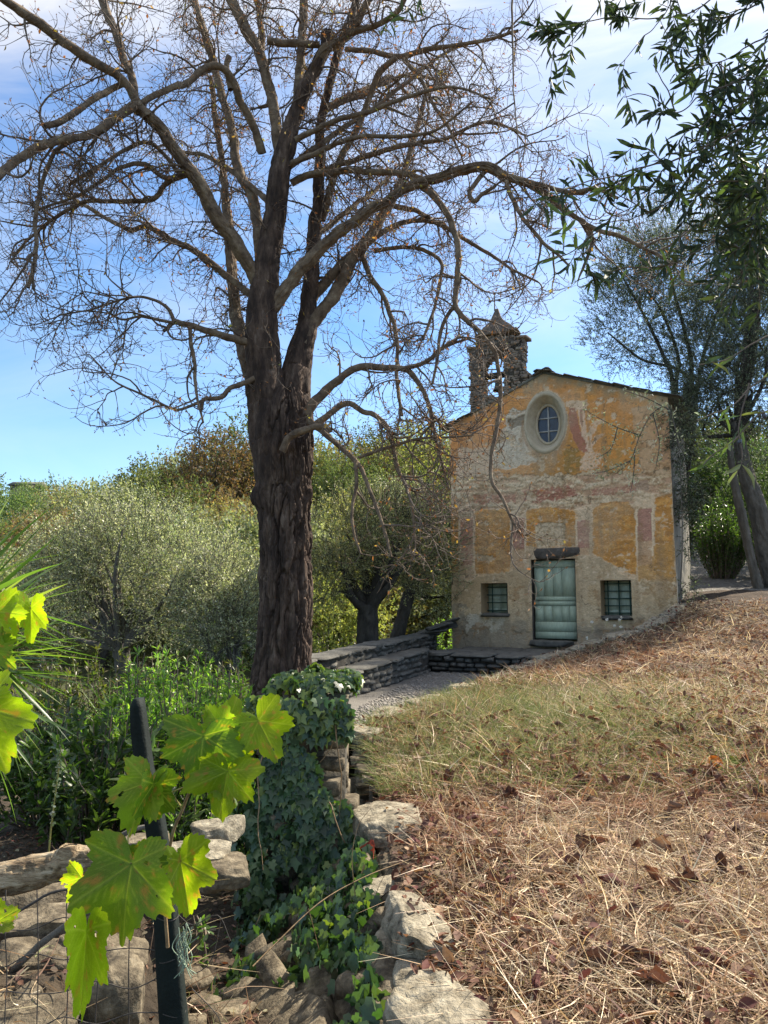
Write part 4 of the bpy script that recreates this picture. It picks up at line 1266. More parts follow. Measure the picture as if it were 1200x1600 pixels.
limb([(438, 760, 40), (428, 700, 42), (420, 640, 37), (412, 560, 33), (408, 500, 31), (413, 440, 28), (420, 390, 24), (430, 335, 22), (437, 270, 22), (447, 235, 21), (458, 187, 17), (477, 140, 16), (497, 100, 15), (510, 70, 14), (512, 52, 15)], TY, 8.4, grow=.5, mat='bark')
limb([(456, 205, 12), (464, 160, 12), (468, 110, 11), (471, 70, 10), (473, 33, 10), (474, -30, 9)], 8.45, 8.7)
limb([(500, 92, 12), (508, 76, 11), (530, 66, 10), (553, 40, 9), (575, 5, 8), (592, -34, 7)], 8.4, 8.0)
limb([(412, 670, 17), (398, 610, 17), (382, 550, 16), (368, 490, 14), (362, 430, 13), (358, 380, 12), (353, 320, 10), (348, 260, 8), (338, 200, 7), (330, 120, 6)], 8.7, 9.8)
limb([(412, 470, 17), (398, 432, 16), (367, 377, 16), (340, 340, 16), (317, 297, 16), (300, 270, 15), (275, 235, 14), (255, 204, 14), (232, 184, 14), (216, 170, 13)], 8.55, 7.6)
limb([(222, 176, 12), (204, 140, 10), (186, 118, 10), (168, 108, 10), (120, 81, 11), (84, 54, 11), (45, 24, 11), (-10, -12, 10)], 7.62, 6.8)
limb([(214, 172, 10), (206, 125, 9), (190, 85, 9), (177, 45, 9), (160, 0, 9), (150, -40, 8)], 7.6, 8.2)
limb([(230, 182, 11), (212, 166, 11), (180, 185, 10), (150, 207, 10), (129, 213, 9), (84, 222, 9), (45, 240, 9), (15, 257, 9), (-15, 290, 9)], 7.6, 6.6)
limb([(196, 128, 7), (172, 141, 7), (150, 153, 7), (114, 177, 7), (84, 192, 7), (68, 197, 7)], 7.6, 7.0, grow=.6)
limb([(410, 240, 10), (397, 197, 9), (377, 160, 9), (365, 130, 9), (352, 110, 8), (336, 104, 8), (316, 111, 8), (294, 129, 7), (255, 144, 7), (222, 160, 6)], 8.6, 7.6)
limb([(360, 140, 6), (354, 105, 6), (357, 88, 6)], 8.2, 8.2, grow=.2)
limb([(437, 262, 13), (430, 190, 12), (420, 135, 12), (405, 84, 12), (383, 43, 12), (358, -5, 11), (345, -40, 10)], 8.6, 8.9)
limb([(404, 90, 7), (409, 57, 7), (404, 20, 7), (399, -20, 7)], 8.8, 9.0)
limb([(407, 420, 12), (404, 373, 12), (395, 313, 12), (373, 267, 11), (364, 217, 10), (357, 180, 9), (349, 155, 9), (337, 110, 9), (323, 60, 9), (307, 10, 8), (298, -30, 8)], 8.8, 9.5)
limb([(452, 720, 38), (455, 690, 38), (460, 633, 34), (466, 567, 28), (478, 513, 21), (484, 467, 17), (487, 420, 16), (490, 367, 15), (497, 317, 13), (500, 250, 12), (503, 187, 10), (513, 140, 10), (533, 67, 10), (553, 20, 10), (560, -30, 9)], TY + .05, 9.4, grow=.7, mat='bark')
limb([(474, 540, 13), (486, 508, 14), (502, 487, 14), (520, 464, 14), (540, 433, 14), (553, 400, 13), (577, 373, 12), (597, 340, 10), (610, 320, 9), (625, 285, 7), (640, 240, 6), (655, 190, 5), (668, 130, 4)], 8.75, 9.8)
limb([(482, 495, 11), (490, 464, 12), (502, 448, 12), (520, 428, 11), (540, 407, 10), (563, 388, 8), (600, 362, 6), (640, 346, 5), (690, 348, 4)], 8.9, 9.6)
limb([(425, 480, 17), (440, 463, 15), (460, 433, 14), (487, 403, 14), (513, 377, 13), (540, 355, 13), (567, 337, 12), (600, 313, 11), (643, 291, 11), (677, 280, 11), (710, 271, 11), (745, 262, 11), (768, 264, 11), (790, 277, 10), (827, 287, 9), (860, 308, 8), (890, 332, 7), (915, 350, 6), (925, 377, 4.5), (915, 410, 3), (903, 440, 2)], 8.5, 7.6, grow=.8)
limb([(915, 350, 5), (940, 362, 4.5), (975, 372, 4), (1000, 385, 3), (1030, 400, 2)], 7.65, 7.4)
limb([(800, 278, 6), (850, 290, 5), (890, 300, 5), (930, 296, 4), (965, 310, 3)], 7.9, 7.3)
limb([(642, 284, 9), (655, 288, 8), (672, 302, 8), (692, 327, 7), (707, 355, 7), (715, 392, 6.5), (716, 430, 6), (712, 477, 5.5), (730, 500, 5), (750, 521, 4.5), (773, 550, 4), (779, 580, 4), (782, 610, 4), (780, 652, 4), (772, 693, 4), (767, 720, 3.5), (768, 752, 3.5), (787, 782, 3), (803, 818, 2.5), (816, 837, 2.2), (829, 833, 1.5)], 8.2, 7.2, grow=.4)
limb([(712, 477, 4.5), (700, 492, 4), (688, 520, 3.5), (684, 555, 3), (676, 600, 2.5)], 7.9, 7.8)
limb([(455, 286, 8), (475, 276, 8), (500, 270, 8), (540, 267, 7), (583, 268, 7), (633, 272, 6), (662, 280, 5)], 8.6, 8.3)
limb([(478, 648, 12), (487, 633, 11), (513, 607, 9.5), (543, 583, 8.5), (570, 572, 7.5), (600, 575, 7), (637, 580, 6), (657, 603, 5), (673, 643, 4), (681, 685, 3), (692, 725, 2.5), (702, 765, 2)], 8.5, 8.0, grow=.8)
limb([(620, 577, 5), (650, 572, 4.5), (675, 560, 4), (700, 540, 3), (735, 528, 2)], 8.3, 7.8)
limb([(492, 665, 9), (510, 650, 7), (530, 635, 6.5), (547, 631, 6), (567, 643, 5.5), (585, 648, 5), (605, 665, 5), (615, 700, 4.5), (620, 730, 4), (635, 760, 3.5), (645, 805, 3), (648, 840, 2)], 8.5, 7.9)
limb([(480, 655, 9), (512, 680, 6), (535, 702, 5), (555, 720, 5), (570, 747, 4), (590, 795, 3.2), (602, 832, 2.7), (612, 870, 2)], 8.5, 7.8, grow=.7)
limb([(555, 720, 4), (557, 760, 3.5), (550, 792, 3), (551, 825, 2.5), (563, 865, 2)], 8.2, 7.9, grow=.6)
limb([(560, 715, 3), (590, 704, 3), (620, 694, 3), (660, 684, 2.5), (700, 683, 2), (740, 680, 1.5)], 8.2, 7.8, grow=.7)
limb([(441, 705, 8), (450, 687, 8), (464, 676, 8), (487, 668, 7), (505, 668, 6), (520, 674, 4)], 8.12, 8.0, grow=.6)
limb([(400, 540, 10), (378, 533, 9), (343, 523, 7.5), (315, 516, 7), (290, 508, 6.5), (273, 503, 6), (262, 512, 4), (256, 517, 3)], 8.5, 8.0, grow=.5)
limb([(273, 503, 4), (259, 478, 3.2), (224, 464, 2.6), (190, 468, 2.2), (160, 478, 2), (130, 487, 1.6), (92, 492, 1.2)], 8.03, 7.7, grow=1.2)
limb([(273, 505, 3.5), (245, 499, 3), (217, 495, 2.5), (190, 500, 2), (165, 485, 1.5)], 8.03, 7.9, grow=1.2)
limb([(415, 475, 9), (388, 457, 8.5), (360, 434, 8), (332, 413, 8), (297, 388, 7), (266, 373, 6.5), (240, 358, 6), (225, 352, 5.5), (205, 360, 5), (168, 341, 4), (133, 322, 3.5), (100, 300, 2.5)], 8.6, 9.6)
limb([(297, 272, 7), (274, 278, 6), (259, 287, 5.5), (245, 306, 5), (224, 315, 5), (168, 313, 4.5), (122, 319, 4), (80, 345, 3.5), (49, 369, 2.5), (20, 400, 2)], 8.15, 8.4)
limb([(295, 268, 6), (270, 276, 5.5), (252, 275, 5), (227, 257, 5), (189, 261, 4), (147, 290, 3.5), (100, 314, 2.5), (50, 330, 2)], 8.1, 7.4)
limb([(280, 270, 5), (255, 240, 4), (230, 222, 4), (200, 232, 4), (150, 262, 3.5), (110, 285, 3)], 8.1, 7.6)
limb([(398, 592, 7), (380, 599, 5.5), (360, 607, 5.2), (346, 621, 5), (330, 622, 4.5), (318, 624, 4), (314, 640, 3.4)], 8.4, 8.2, grow=.6)
limb([(318, 625, 3), (295, 636, 2.8), (270, 639, 2.6), (224, 617, 2.2), (195, 605, 1.9), (175, 593, 1.6), (155, 570, 1.4), (140, 554, 1.2)], 8.2, 7.6, grow=1.1)
limb([(297, 510, 4), (298, 537, 4), (304, 576, 3.5), (308, 621, 2.6), (318, 660, 2)], 8.05, 7.9, grow=.8)
limb([(129, 213, 5), (108, 221, 4.5), (92, 231, 4.5), (82, 244, 4.3), (63, 296, 4), (56, 345, 4), (58, 380, 4), (52, 415, 4), (45, 449, 3.8)], 7.3, 7.1, grow=.2)
limb([(52, 412, 2), (38, 405, 1.8), (22, 404, 1.6), (14, 411, 1.2)], 7.1, 7.05, grow=0)
limb([(540, 77, 5.5), (583, 80, 5.5), (620, 90, 6), (660, 78, 5.5), (700, 73, 4.5), (760, 62, 3.5), (810, 48, 3)], 9.2, 8.3)
limb([(620, 90, 6.5), (593, 113, 7), (580, 147, 7), (567, 180, 7), (553, 213, 7), (533, 247, 7.5), (517, 297, 8), (503, 345, 9)], 8.9, 9.2, grow=.8)
limb([(545, 52, 7), (570, 44, 6), (593, 37, 6), (620, 20, 6), (633, 0, 5), (640, -30, 5)], 8.2, 7.7)
limb([(630, 92, 4.5), (660, 127, 4), (677, 163, 3.5), (700, 200, 3), (722, 245, 2)], 8.8, 8.4)
limb([(500, 70, 7), (465, 68, 8), (440, 66, 8), (417, 63, 8.5)], 8.4, 8.3, grow=.3)
limb([(565, 380, 6), (572, 420, 5.5), (593, 453, 5), (610, 490, 5), (620, 533, 4), (620, 593, 3.8), (629, 650, 3)], 9.2, 8.4, grow=.5)
limb([(585, 392, 5), (610, 388, 4), (640, 387, 4), (667, 393, 4), (690, 412, 3.6), (686, 450, 3.2), (676, 490, 3), (660, 530, 2.6)], 9.3, 8.6)
limb([(610, 320, 6), (650, 330, 5), (690, 352, 4.5), (720, 370, 4), (760, 395, 3.5), (800, 420, 2.5), (840, 440, 2)], 9.7, 9.0)
limb([(790, 280, 5), (800, 310, 4.5), (820, 345, 4), (850, 380, 3.5), (870, 395, 3), (890, 415, 2)], 7.9, 7.5)
limb([(760, 264, 5), (735, 300, 5), (740, 315, 5), (752, 305, 4), (775, 290, 3)], 8.0, 7.8, grow=.5)
for k in range(8):          # limbs that lean away from and towards the viewer, seen as the deeper part of the crown
    Qs_ = LIMBS[int(rng.choice([0, 14]))][0]; kq_ = rng.integers(int(len(Qs_) * .35), int(len(Qs_) * .85)); x0, y0 = [float(v_) for v_ in proj(Qs_[kq_, :3])]; side = -1 if rng.random() < .55 else 1
    L = rng.uniform(140, 330); up_ = rng.uniform(.25, .9)
    pts_ = [(x0 + side * L * t_, y0 - L * up_ * t_ + 60 * t_ * t_ * rng.uniform(.2, 1.6), 7 * (1 - .75 * t_)) for t_ in np.linspace(0, 1, 6)]
    limb(pts_, float(Qs_[kq_, 1]), 8.7 + rng.choice([-.45, 1]) * rng.uniform(1.2, 3.2), grow=.65)

# branches, twigs, twiglets: grown in batches
def grow_batch(start, dirv, length, r0, r1, K, wander, lift, droop=0.0):
    N = len(start)
    pts = np.empty((N, K, 3)); pts[:, 0] = start
    d = nrm(dirv); stp = (length / (K - 1))[:, None]
    w = rng.normal(size=(N, 3)) * wander
    for k in range(1, K):
        f = k / (K - 1)
        w = w * .55 + rng.normal(size=(N, 3)) * wander
        d = d + w; d[:, 2] += lift * (f - .35) - droop * (1 - f)
        d = nrm(d)
        pts[:, k] = pts[:, k - 1] + d * stp
    rad = r0[:, None] + (r1 - r0)[:, None] * np.linspace(0, 1, K)[None] ** .8
    return pts, rad

def sprout(pts, rad, n_per, ang=(35, 80), lo=.15):
    """n_per children for each polyline: starts, directions, parent radius, parent index"""
    N, K, _ = pts.shape
    idx = np.repeat(np.arange(N), n_per)
    f = rng.uniform(lo, 1.0, len(idx)) * (K - 1); i0 = np.minimum(f.astype(int), K - 2); fr = (f - i0)[:, None]
    st = pts[idx, i0] * (1 - fr) + pts[idx, i0 + 1] * fr
    tg = nrm(pts[idx, i0 + 1] - pts[idx, i0])
    pr = rng.normal(size=tg.shape); pr = nrm(pr - tg * (pr * tg).sum(1, keepdims=True))
    an = np.radians(rng.uniform(*ang, len(idx)))[:, None]
    return st, tg * np.cos(an) + pr * np.sin(an), rad[idx, i0], idx

tc_ = at(445, 640, TY)
B_st, B_d, B_r, B_own = [], [], [], []
for li, (Q, g, o) in enumerate(LIMBS):
    seg = np.linalg.norm(np.diff(Q[:, :3], axis=0), axis=1); Ltot = seg.sum()
    n = rng.poisson(Ltot * 5.2 * g) if g > 0 else 0
    if n == 0: continue
    f = rng.uniform(.12, 1, n) ** .8 * (len(Q) - 1); i0 = np.minimum(f.astype(int), len(Q) - 2); fr = (f - i0)[:, None]
    stt = Q[i0, :3] * (1 - fr) + Q[i0 + 1, :3] * fr
    tg = nrm(Q[i0 + 1, :3] - Q[i0, :3])
    pr = rng.normal(size=(n, 3)); pr = nrm(pr - tg * (pr * tg).sum(1, keepdims=True))
    an = np.radians(rng.uniform(30, 85, n))[:, None]
    outw = nrm((stt - tc_) * [1, 1, .35])
    B_st.append(stt); B_d.append(tg * np.cos(an) + pr * np.sin(an) + outw * .45); B_r.append(Q[i0, 3]); B_own.append(np.full(n, li))
B_st = np.concatenate(B_st); B_d = np.concatenate(B_d); B_r = np.concatenate(B_r); B_own = np.concatenate(B_own)
hgt = B_st[:, 2]
nB = len(B_st)
bl = rng.uniform(.35, 1.15, nB)
bp, br = grow_batch(B_st, B_d, bl, np.minimum(.016, B_r * .6 + .003), np.full(nB, .0035), 12, .16, .22, .10)
order = np.argsort(-bl)
first = set(order[:285].tolist())
a_rest = {}
for bi in range(nB):
    V, q_ = tubes(bp[bi:bi + 1], br[bi:bi + 1], 5)
    if bi in first:
        mk('branch', V, q_, M['twig'], LIMBS[B_own[bi]][2], None, True)
    else:
        a_rest.setdefault(0, Acc()).add(V, q_)
if 0 in a_rest: a_rest[0].build('small_branches', M['twig'], tree, True, 'stuff')
st1, d1, r1, _ = sprout(bp, br, 9)
n = len(st1)
p1, rr1 = grow_batch(st1, d1, rng.uniform(.16, .55, n), np.minimum(.0054, r1 * .8), np.full(n, .0022), 8, .20, .30, .06)
a = Acc(); a.add(*tubes(p1, rr1, 4))
# twigs straight on the limbs and on the trunk stems
ls, ld = [], []
for Q, g, o in LIMBS:
    n = rng.poisson(np.linalg.norm(np.diff(Q[:, :3], axis=0), axis=1).sum() * 6)
    i0 = rng.integers(0, len(Q), n); v_ = rand_unit(n); ls.append(Q[i0, :3]); ld.append(v_)
ls = np.concatenate(ls); ld = np.concatenate(ld); n = len(ls)
p1b, rr1b = grow_batch(ls, ld, rng.uniform(.15, .5, n), np.full(n, .0052), np.full(n, .0024), 8, .2, .25, .05)
a.add(*tubes(p1b, rr1b, 4))
P1 = np.concatenate([p1, p1b]); R1 = np.concatenate([rr1, rr1b])
st2, d2, r2, _ = sprout(P1, R1, 2, (30, 70), .3)
n = len(st2)
p2_, rr2 = grow_batch(st2, d2, rng.uniform(.05, .22, n), np.full(n, .0029), np.full(n, .0016), 5, .22, .35)
a.add(*tubes(p2_, rr2, 3))
a.build('twigs', M['twig'], tree, False, 'stuff')
# winter buds at the tips, and the last withered leaves and seed stalks
a = Acc()
tips = np.concatenate([P1[:, -1], p2_[:, -1]]); tdir = np.concatenate([P1[:, -1] - P1[:, -2], p2_[:, -1] - p2_[:, -2]])
n = len(tips)
leaves(a, T_DIAMOND, tips, nrm(tdir) + rand_unit(n) * .3, rand_unit(n), rng.uniform(.02, .05, n), rng.uniform(.008, .018, n), palette(n, [(.10, .07, .055), (.16, .10, .07), (.22, .12, .06)]))
n = 8000
i0 = rng.integers(0, len(P1), n); k0 = rng.integers(0, 8, n)
near = P1[i0, k0]
wgt = np.exp(-((near[:, 0] - tc_[0]) / 2.3) ** 2)
kp = rng.random(n) < .15 + .85 * wgt
near = near[kp]; n = len(near)
leaves(a, T_LANCE, near, rand_unit(n) + [0, 0, -.6], rand_unit(n), rng.uniform(.025, .065, n), rng.uniform(.012, .03, n), palette(n, [(.34, .17, .08), (.28, .14, .07), (.46, .34, .10), (.40, .42, .11)], .3, [.35, .3, .25, .1]))
a.build('withered_leaves', M['bud'], tree, False, 'stuff')
print('branches', nB, 'twigs', len(P1), 'twiglets', len(p2_))
# ------------------------------------------------------------------ trees and plants
def strip_tubes(acc, P, r0, r1, S=5):
    Q = smooth_line(P, .08)
    acc.add(*tubes(Q, np.linspace(r0, r1, len(Q)), S))

OLV = [(.28, .30, .18), (.37, .39, .26), (.19, .215, .12), (.50, .50, .40)]
def crown(acc, blobs, n_twig, m, LL, WW, cols, T=T_DIAMOND, twig_len=.35, up=.45, shell=(.45, 1.0), var=.2, wts=None, acc_tw=None, lump=.5, gap=1.5):
    """leafy twigs standing out of a few overlapping masses"""
    B = np.array([[*c, *r] for c, r in blobs]); vol = B[:, 3] * B[:, 4] * B[:, 5]
    i = rng.choice(len(B), n_twig, p=vol ** .8 / (vol ** .8).sum())
    d = rand_unit(n_twig)
    rr = rng.uniform(shell[0] ** 2.2, shell[1], n_twig) ** (1 / 2.2)
    rr = rr * (1 + lump * (fbm(d * 2.2 + B[i, :3] * 1.7, 3, 33) - .5))
    c = B[i, :3] + d * B[i, 3:] * rr[:, None]
    kp_ = fbm(c * gap + 31, 3, 57) > .40; c, d, i = c[kp_], d[kp_], i[kp_]; n_twig = len(c)
    td = nrm(d * .7 + np.array([0, 0, up]) + rand_unit(n_twig) * .55)
    tl = twig_len * rng.uniform(.5, 1.3, n_twig)
    if acc_tw is not None:
        pts = np.stack([c, c + td * tl[:, None] * .5 + rand_unit(n_twig) * .02, c + td * tl[:, None]], 1)
        acc_tw.add(*tubes(pts, np.broadcast_to(np.array([.006, .004, .002])[None], (n_twig, 3)), 3))
    f = np.tile(np.linspace(.05, 1.0, m), n_twig)
    b = np.repeat(c, m, 0) + np.repeat(td * tl[:, None], m, 0) * f[:, None]
    dd = np.repeat(td, m, 0) * .65 + rand_unit(n_twig * m) * .85
    tone = np.repeat(rng.uniform(.75, 1.25, n_twig), m)[:, None]
    n = n_twig * m
    leaves(acc, T, b, dd, rand_unit(n), LL * rng.uniform(.7, 1.25, n), WW * rng.uniform(.7, 1.25, n), palette(n, cols, var, wts) * tone)

def limbs_to(acc, base, blobs, r0, S=10, split=.4, fork=3):
    """a gnarled trunk that divides towards the middle of each mass"""
    base = np.asarray(base, float)
    mid = np.mean([c for c, r in blobs], 0)
    sp = base + (mid - base) * split + rng.normal(size=3) * [.08, .08, 0]
    P = np.stack([base - [0, 0, .3], base + [0, 0, .05], base * .6 + sp * .4 + rng.normal(size=3) * .06, sp])
    V, q = bark_tube(P, np.array([r0 * 1.5, r0 * 1.25, r0, r0 * .8]), 40, .06, r0 * .22, int(rng.integers(99)))
    acc.add(V, q)
    for c, r in blobs:
        for k in range(fork):
            e = np.asarray(c) + rand_unit(1)[0] * np.asarray(r) * .7
            h = sp * .5 + e * .5 + rng.normal(size=3) * .18
            strip_tubes(acc, np.stack([sp - [0, 0, .1], h, e]), r0 * .45, .012, 6)

def tree_thing(name, label, cat, base, blobs, n_twig, m, LL, WW, cols, trunk_r, leafmat, barkmat='olive_bark', group=None, extra=None, split=.4, **kw):
    t = thing(name, label, cat, base, group)
    a = Acc(); limbs_to(a, base, blobs, trunk_r, split=split); a.build('trunk', M[barkmat], t, True)
    a = Acc(); tw = Acc(); crown(a, blobs, n_twig, m, LL, WW, cols, acc_tw=tw, **kw)
    a.build('crown', M[leafmat], t, False, 'stuff'); tw.build('twigs', M[barkmat], t, False, 'stuff')
    return t

def gz(x, y): return float(ground_z(x, y))
# near olives of the grove on the left
def gp(px, Y): 
    p = at(px, 935, Y); return np.array([p[0], Y, gz(p[0], Y)])
def B_(px, py, Y, rx, ry, rz): return (at(px, py, Y), (rx, ry, rz))
tree_thing('olive_tree', 'broad silvery olive tree with a gnarled trunk left of the big bare trunk', 'tree', gp(197, 15.5),
           [B_(120, 880, 15.6, 1.05, 1.2, .95), B_(205, 850, 15.5, 1.25, 1.3, .95), B_(285, 880, 15.3, .95, 1.1, .95), B_(95, 930, 15.4, .8, .9, .8), B_(160, 905, 14.7, .9, .6, .7), B_(130, 975, 14.8, .9, .8, .55), B_(270, 955, 14.9, .8, .8, .6)],
           4900, 12, .062, .020, OLV, .20, 'olive_leaf', 'pale_bark', split=.55, twig_len=.42, shell=(.35, 1.02))
tree_thing('olive_tree', 'smaller pale olive tree close to the left side of the bare trunk', 'tree', gp(355, 14.2),
           [B_(345, 925, 14.2, .78, .8, .95), B_(380, 960, 14.0, .6, .6, .8), B_(310, 950, 14.3, .6, .6, .75), B_(350, 985, 13.8, .7, .6, .5)],
           2400, 12, .058, .019, OLV, .12, 'olive_leaf', 'pale_bark', twig_len=.38, shell=(.3, 1.02))
tree_thing('olive_tree', 'olive tree with a thick black upright trunk between the bare tree and the chapel', 'tree', np.array([-.42, 15.0, -2.1]),
           [B_(545, 850, 15.2, 1.0, 1.1, .95), B_(620, 860, 15.4, 1.1, 1.2, .95), B_(590, 810, 15.8, 1.1, 1.1, .6), B_(520, 905, 15.0, .6, .8, .6)],
           3600, 11, .060, .019, [(.25, .25, .12), (.33, .32, .17), (.38, .34, .19), (.18, .195, .09)], .26, 'olive_leaf', split=.62, twig_len=.4, shell=(.4, 1.02))
tree_thing('olive_tree', 'olive tree with a black trunk leaning right towards the chapel corner', 'tree', np.array([.05, 16.4, -2.1]),
           [B_(665, 850, 17.6, 1.0, 1.1, 1.0), B_(690, 900, 17.8, .8, .9, .9), B_(640, 800, 18.2, 1.0, 1.0, .8)],
           2600, 11, .060, .019, OLV, .17, 'olive_leaf', split=.75, twig_len=.4, shell=(.4, 1.02))

# hillside wood: a few kinds of tree, each tree its own object
def hill_kind(cols, r=2.4, h=4.2, n=1500, m=8, LL=.14, WW=.07, seed=0, T=T_DIAMOND, low=True):
    bl = []
    for k in range(5):
        an = k * 1.3 + seed
        bl.append((np.array([math.cos(an) * r * .45, math.sin(an) * r * .45, h * (.5 + .09 * (k % 3))]), (r * .62, r * .62, h * .30)))
    bl.append((np.array([0, 0, h * .72]), (r * .7, r * .7, h * .27)))
    if low: bl.append((np.array([0, 0, h * .28]), (r * .85, r * .85, h * .28)))
    a = Acc(); crown(a, bl, n, m, LL, WW, cols, T=T, twig_len=.5, shell=(.5, 1.0), gap=1.1, up=.3)
    c = mesh_np('crown', np.concatenate(a.V), [np.concatenate(f) for f in a.F.values()], M['hill_leaf'], np.concatenate(a.C))
    b = Acc(); limbs_to(b, np.array([0, 0, 0.]), bl[:5], .16, fork=1)
    tmesh = mesh_np('trunk', np.concatenate(b.V), [np.concatenate(f) for f in b.F.values()], M['olive_bark'], None, True)
    return c, tmesh
G_OL = [(.22, .245, .16), (.28, .30, .20), (.15, .175, .105)]
G_GR = [(.105, .14, .06), (.14, .175, .075), (.075, .10, .042)]
G_YE = [(.21, .205, .08), (.27, .245, .09), (.155, .17, .065)]
G_RU = [(.24, .17, .09), (.21, .17, .085), (.17, .16, .08)]
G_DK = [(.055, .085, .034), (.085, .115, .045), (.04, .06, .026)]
HK = {'olive': [hill_kind(G_OL, seed=1), hill_kind(G_OL, 2.6, 3.8, seed=2)], 'green': [hill_kind(G_GR, seed=3), hill_kind(G_GR, 2.1, 4.8, seed=4)],
      'gold': [hill_kind(G_YE, seed=5), hill_kind(G_YE, 2.2, 4.6, seed=6)], 'rust': [hill_kind(G_RU, seed=7)], 'dark': [hill_kind(G_DK, 2.2, 4.8, seed=8, n=1700)]}
HL = {'olive': ('olive_tree', 'grey green olive tree among others on the wooded hillside', 'grey green olive trees on the hillside'),
      'green': ('leafy_tree', 'round green leafy tree among others on the wooded hillside', 'green leafy trees on the hillside'),
      'gold': ('autumn_tree', 'golden yellow autumn tree among others on the wooded hillside', 'golden autumn trees on the hillside'),
      'rust': ('rusty_tree', 'rust brown autumn tree among others on the wooded hillside', 'rust brown trees on the hillside'),
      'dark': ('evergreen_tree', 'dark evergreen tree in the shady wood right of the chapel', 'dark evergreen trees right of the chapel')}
def hill_tree(kind, x, y, z, s, sz=None, label=None):
    nm, lb, gr = HL[kind]
    c, t_ = HK[kind][rng.integers(len(HK[kind]))]
    t = thing(nm, label or lb, 'tree', (x, y, z), None if label else gr)
    t.rotation_euler = (0, 0, rng.uniform(0, 6.28)); t.scale = (s, s, sz or s * rng.uniform(.9, 1.15))
    obj('crown', c, t); obj('trunk', t_, t)
for px_, pb, Y_, s, kind in ((330, 830, 27, .85, 'gold'), (318, 760, 46, 1.35, 'rust'), (372, 860, 24, .8, 'green'), (375, 760, 42, 1.2, 'rust'), (255, 770, 44, 1.35, 'green'), (600, 760, 27, 1.0, 'gold'),
                           (550, 770, 24, .9, 'gold'), (560, 700, 40, 1.2, 'gold'), (640, 720, 36, 1.15, 'green'), (690, 730, 33, 1.05, 'gold'), (650, 690, 48, 1.2, 'rust'), (520, 800, 22, .75, 'gold'),
                           (590, 690, 50, 1.3, 'green'), (20, 790, 30, .8, 'gold'), (120, 760, 50, 1.3, 'olive'), (75, 770, 55, 1.3, 'olive'), (180, 740, 58, 1.3, 'green'), (230, 800, 30, 1.0, 'olive'), (245, 0, 62, 2.0, 'green'), (300, 0, 66, 1.9, 'olive'), (345, 0, 58, 1.9, 'rust'), (385, 0, 64, 2.1, 'green'), (130, 0, 70, 1.9, 'olive'), (60, 0, 74, 1.7, 'green'), (525, 0, 60, 1.7, 'gold'), (610, 0, 62, 1.8, 'green'), (670, 0, 58, 1.9, 'gold'), (460, 0, 64, 2.0, 'green')):
    x = (px_ - 600) / 1150 * Y_
    hill_tree(kind, x, Y_, gz(x, Y_) - .2, s)
for Y_ in np.concatenate([np.arange(20, 44, 3.6), np.arange(44, 96, 6.0)]):
    x = -.60 * Y_ - 4 + rng.uniform(0, 2)
    while x < .16 * Y_ + 6:
        X_, YY = x + rng.uniform(-.8, .8), Y_ + rng.uniform(-1.2, 1.2)
        if not (YY < 26 and X_ > -4) and not (YY < 24):
            nv = noise(P3(X_ * .09, YY * .09), 77)
            right = X_ > -.12 * YY
            if right: kind = rng.choice(['gold', 'green', 'olive', 'rust'], p=[.26, .34, .30, .10])
            elif nv > .56: kind = rng.choice(['green', 'rust', 'gold'], p=[.52, .38, .10])
            else: kind = rng.choice(['olive', 'green'], p=[.8, .2])
            hill_tree(kind, X_, YY, gz(X_, YY) - .3, rng.choice([.7, .9, 1.1, 1.6 if YY > 48 else .9], p=[.25, .35, .28, .12]) * rng.uniform(.9, 1.1) * (1 + .003 * YY))
        x += rng.uniform(3.4, 5.4) * (1 if Y_ < 44 else 1.45)

# right of the chapel: shady wood, tall olives whose crowns stand against the bright sky
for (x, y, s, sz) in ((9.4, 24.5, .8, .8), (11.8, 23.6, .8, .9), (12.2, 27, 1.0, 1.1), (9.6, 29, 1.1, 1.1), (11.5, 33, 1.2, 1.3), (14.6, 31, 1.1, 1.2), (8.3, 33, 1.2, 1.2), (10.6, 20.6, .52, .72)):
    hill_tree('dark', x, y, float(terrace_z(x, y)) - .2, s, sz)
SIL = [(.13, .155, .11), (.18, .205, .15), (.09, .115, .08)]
def P_(px, py, Y): return at(px, py, Y)
R1 = [B_(1000, 500, 19.5, 1.5, 1.6, 1.7), B_(1060, 420, 20, 1.7, 1.8, 1.5), B_(980, 420, 19.8, 1.0, 1.3, 1.0), B_(1090, 540, 19.4, 1.4, 1.6, 1.6), B_(1040, 350, 20, 1.2, 1.3, .9), B_(1140, 450, 19.8, 1.5, 1.6, 1.6), B_(945, 540, 19.6, .6, .9, .7)]
b1 = np.array([7.6, 19.2, .3])
t = thing('olive_tree', 'tall fine-leaved olive tree rising behind the right corner of the chapel', 'tree', b1)
a = Acc()
for e_ in ([P_(1052, 615, 19.2), P_(1038, 560, 19.3), P_(1005, 490, 19.4), P_(965, 420, 19.5)], [P_(1056, 610, 19.2), P_(1060, 560, 19.4), P_(1030, 480, 19.6), P_(985, 430, 19.8)],
           [P_(1080, 600, 19.2), P_(1070, 520, 19.4), P_(1050, 440, 19.8), P_(1040, 360, 20)], [P_(1090, 600, 19.2), P_(1110, 520, 19.4), P_(1140, 440, 19.8)], [P_(1085, 610, 19.2), P_(1000, 560, 19.4), P_(950, 520, 19.5)]):
    strip_tubes(a, np.vstack([[b1 + [0, 0, 1.2]], e_]), .10, .02, 8)
V, q = bark_tube(np.stack([b1 - [0, 0, .4], b1 + [.1, 0, .8], b1 + [.05, 0, 2.0], P_(1075, 600, 19.2)]), np.array([.22, .17, .15, .11]), 40, .06, .03, 4); a.add(V, q)
a.build('trunk', M['olive_bark'], t, True)
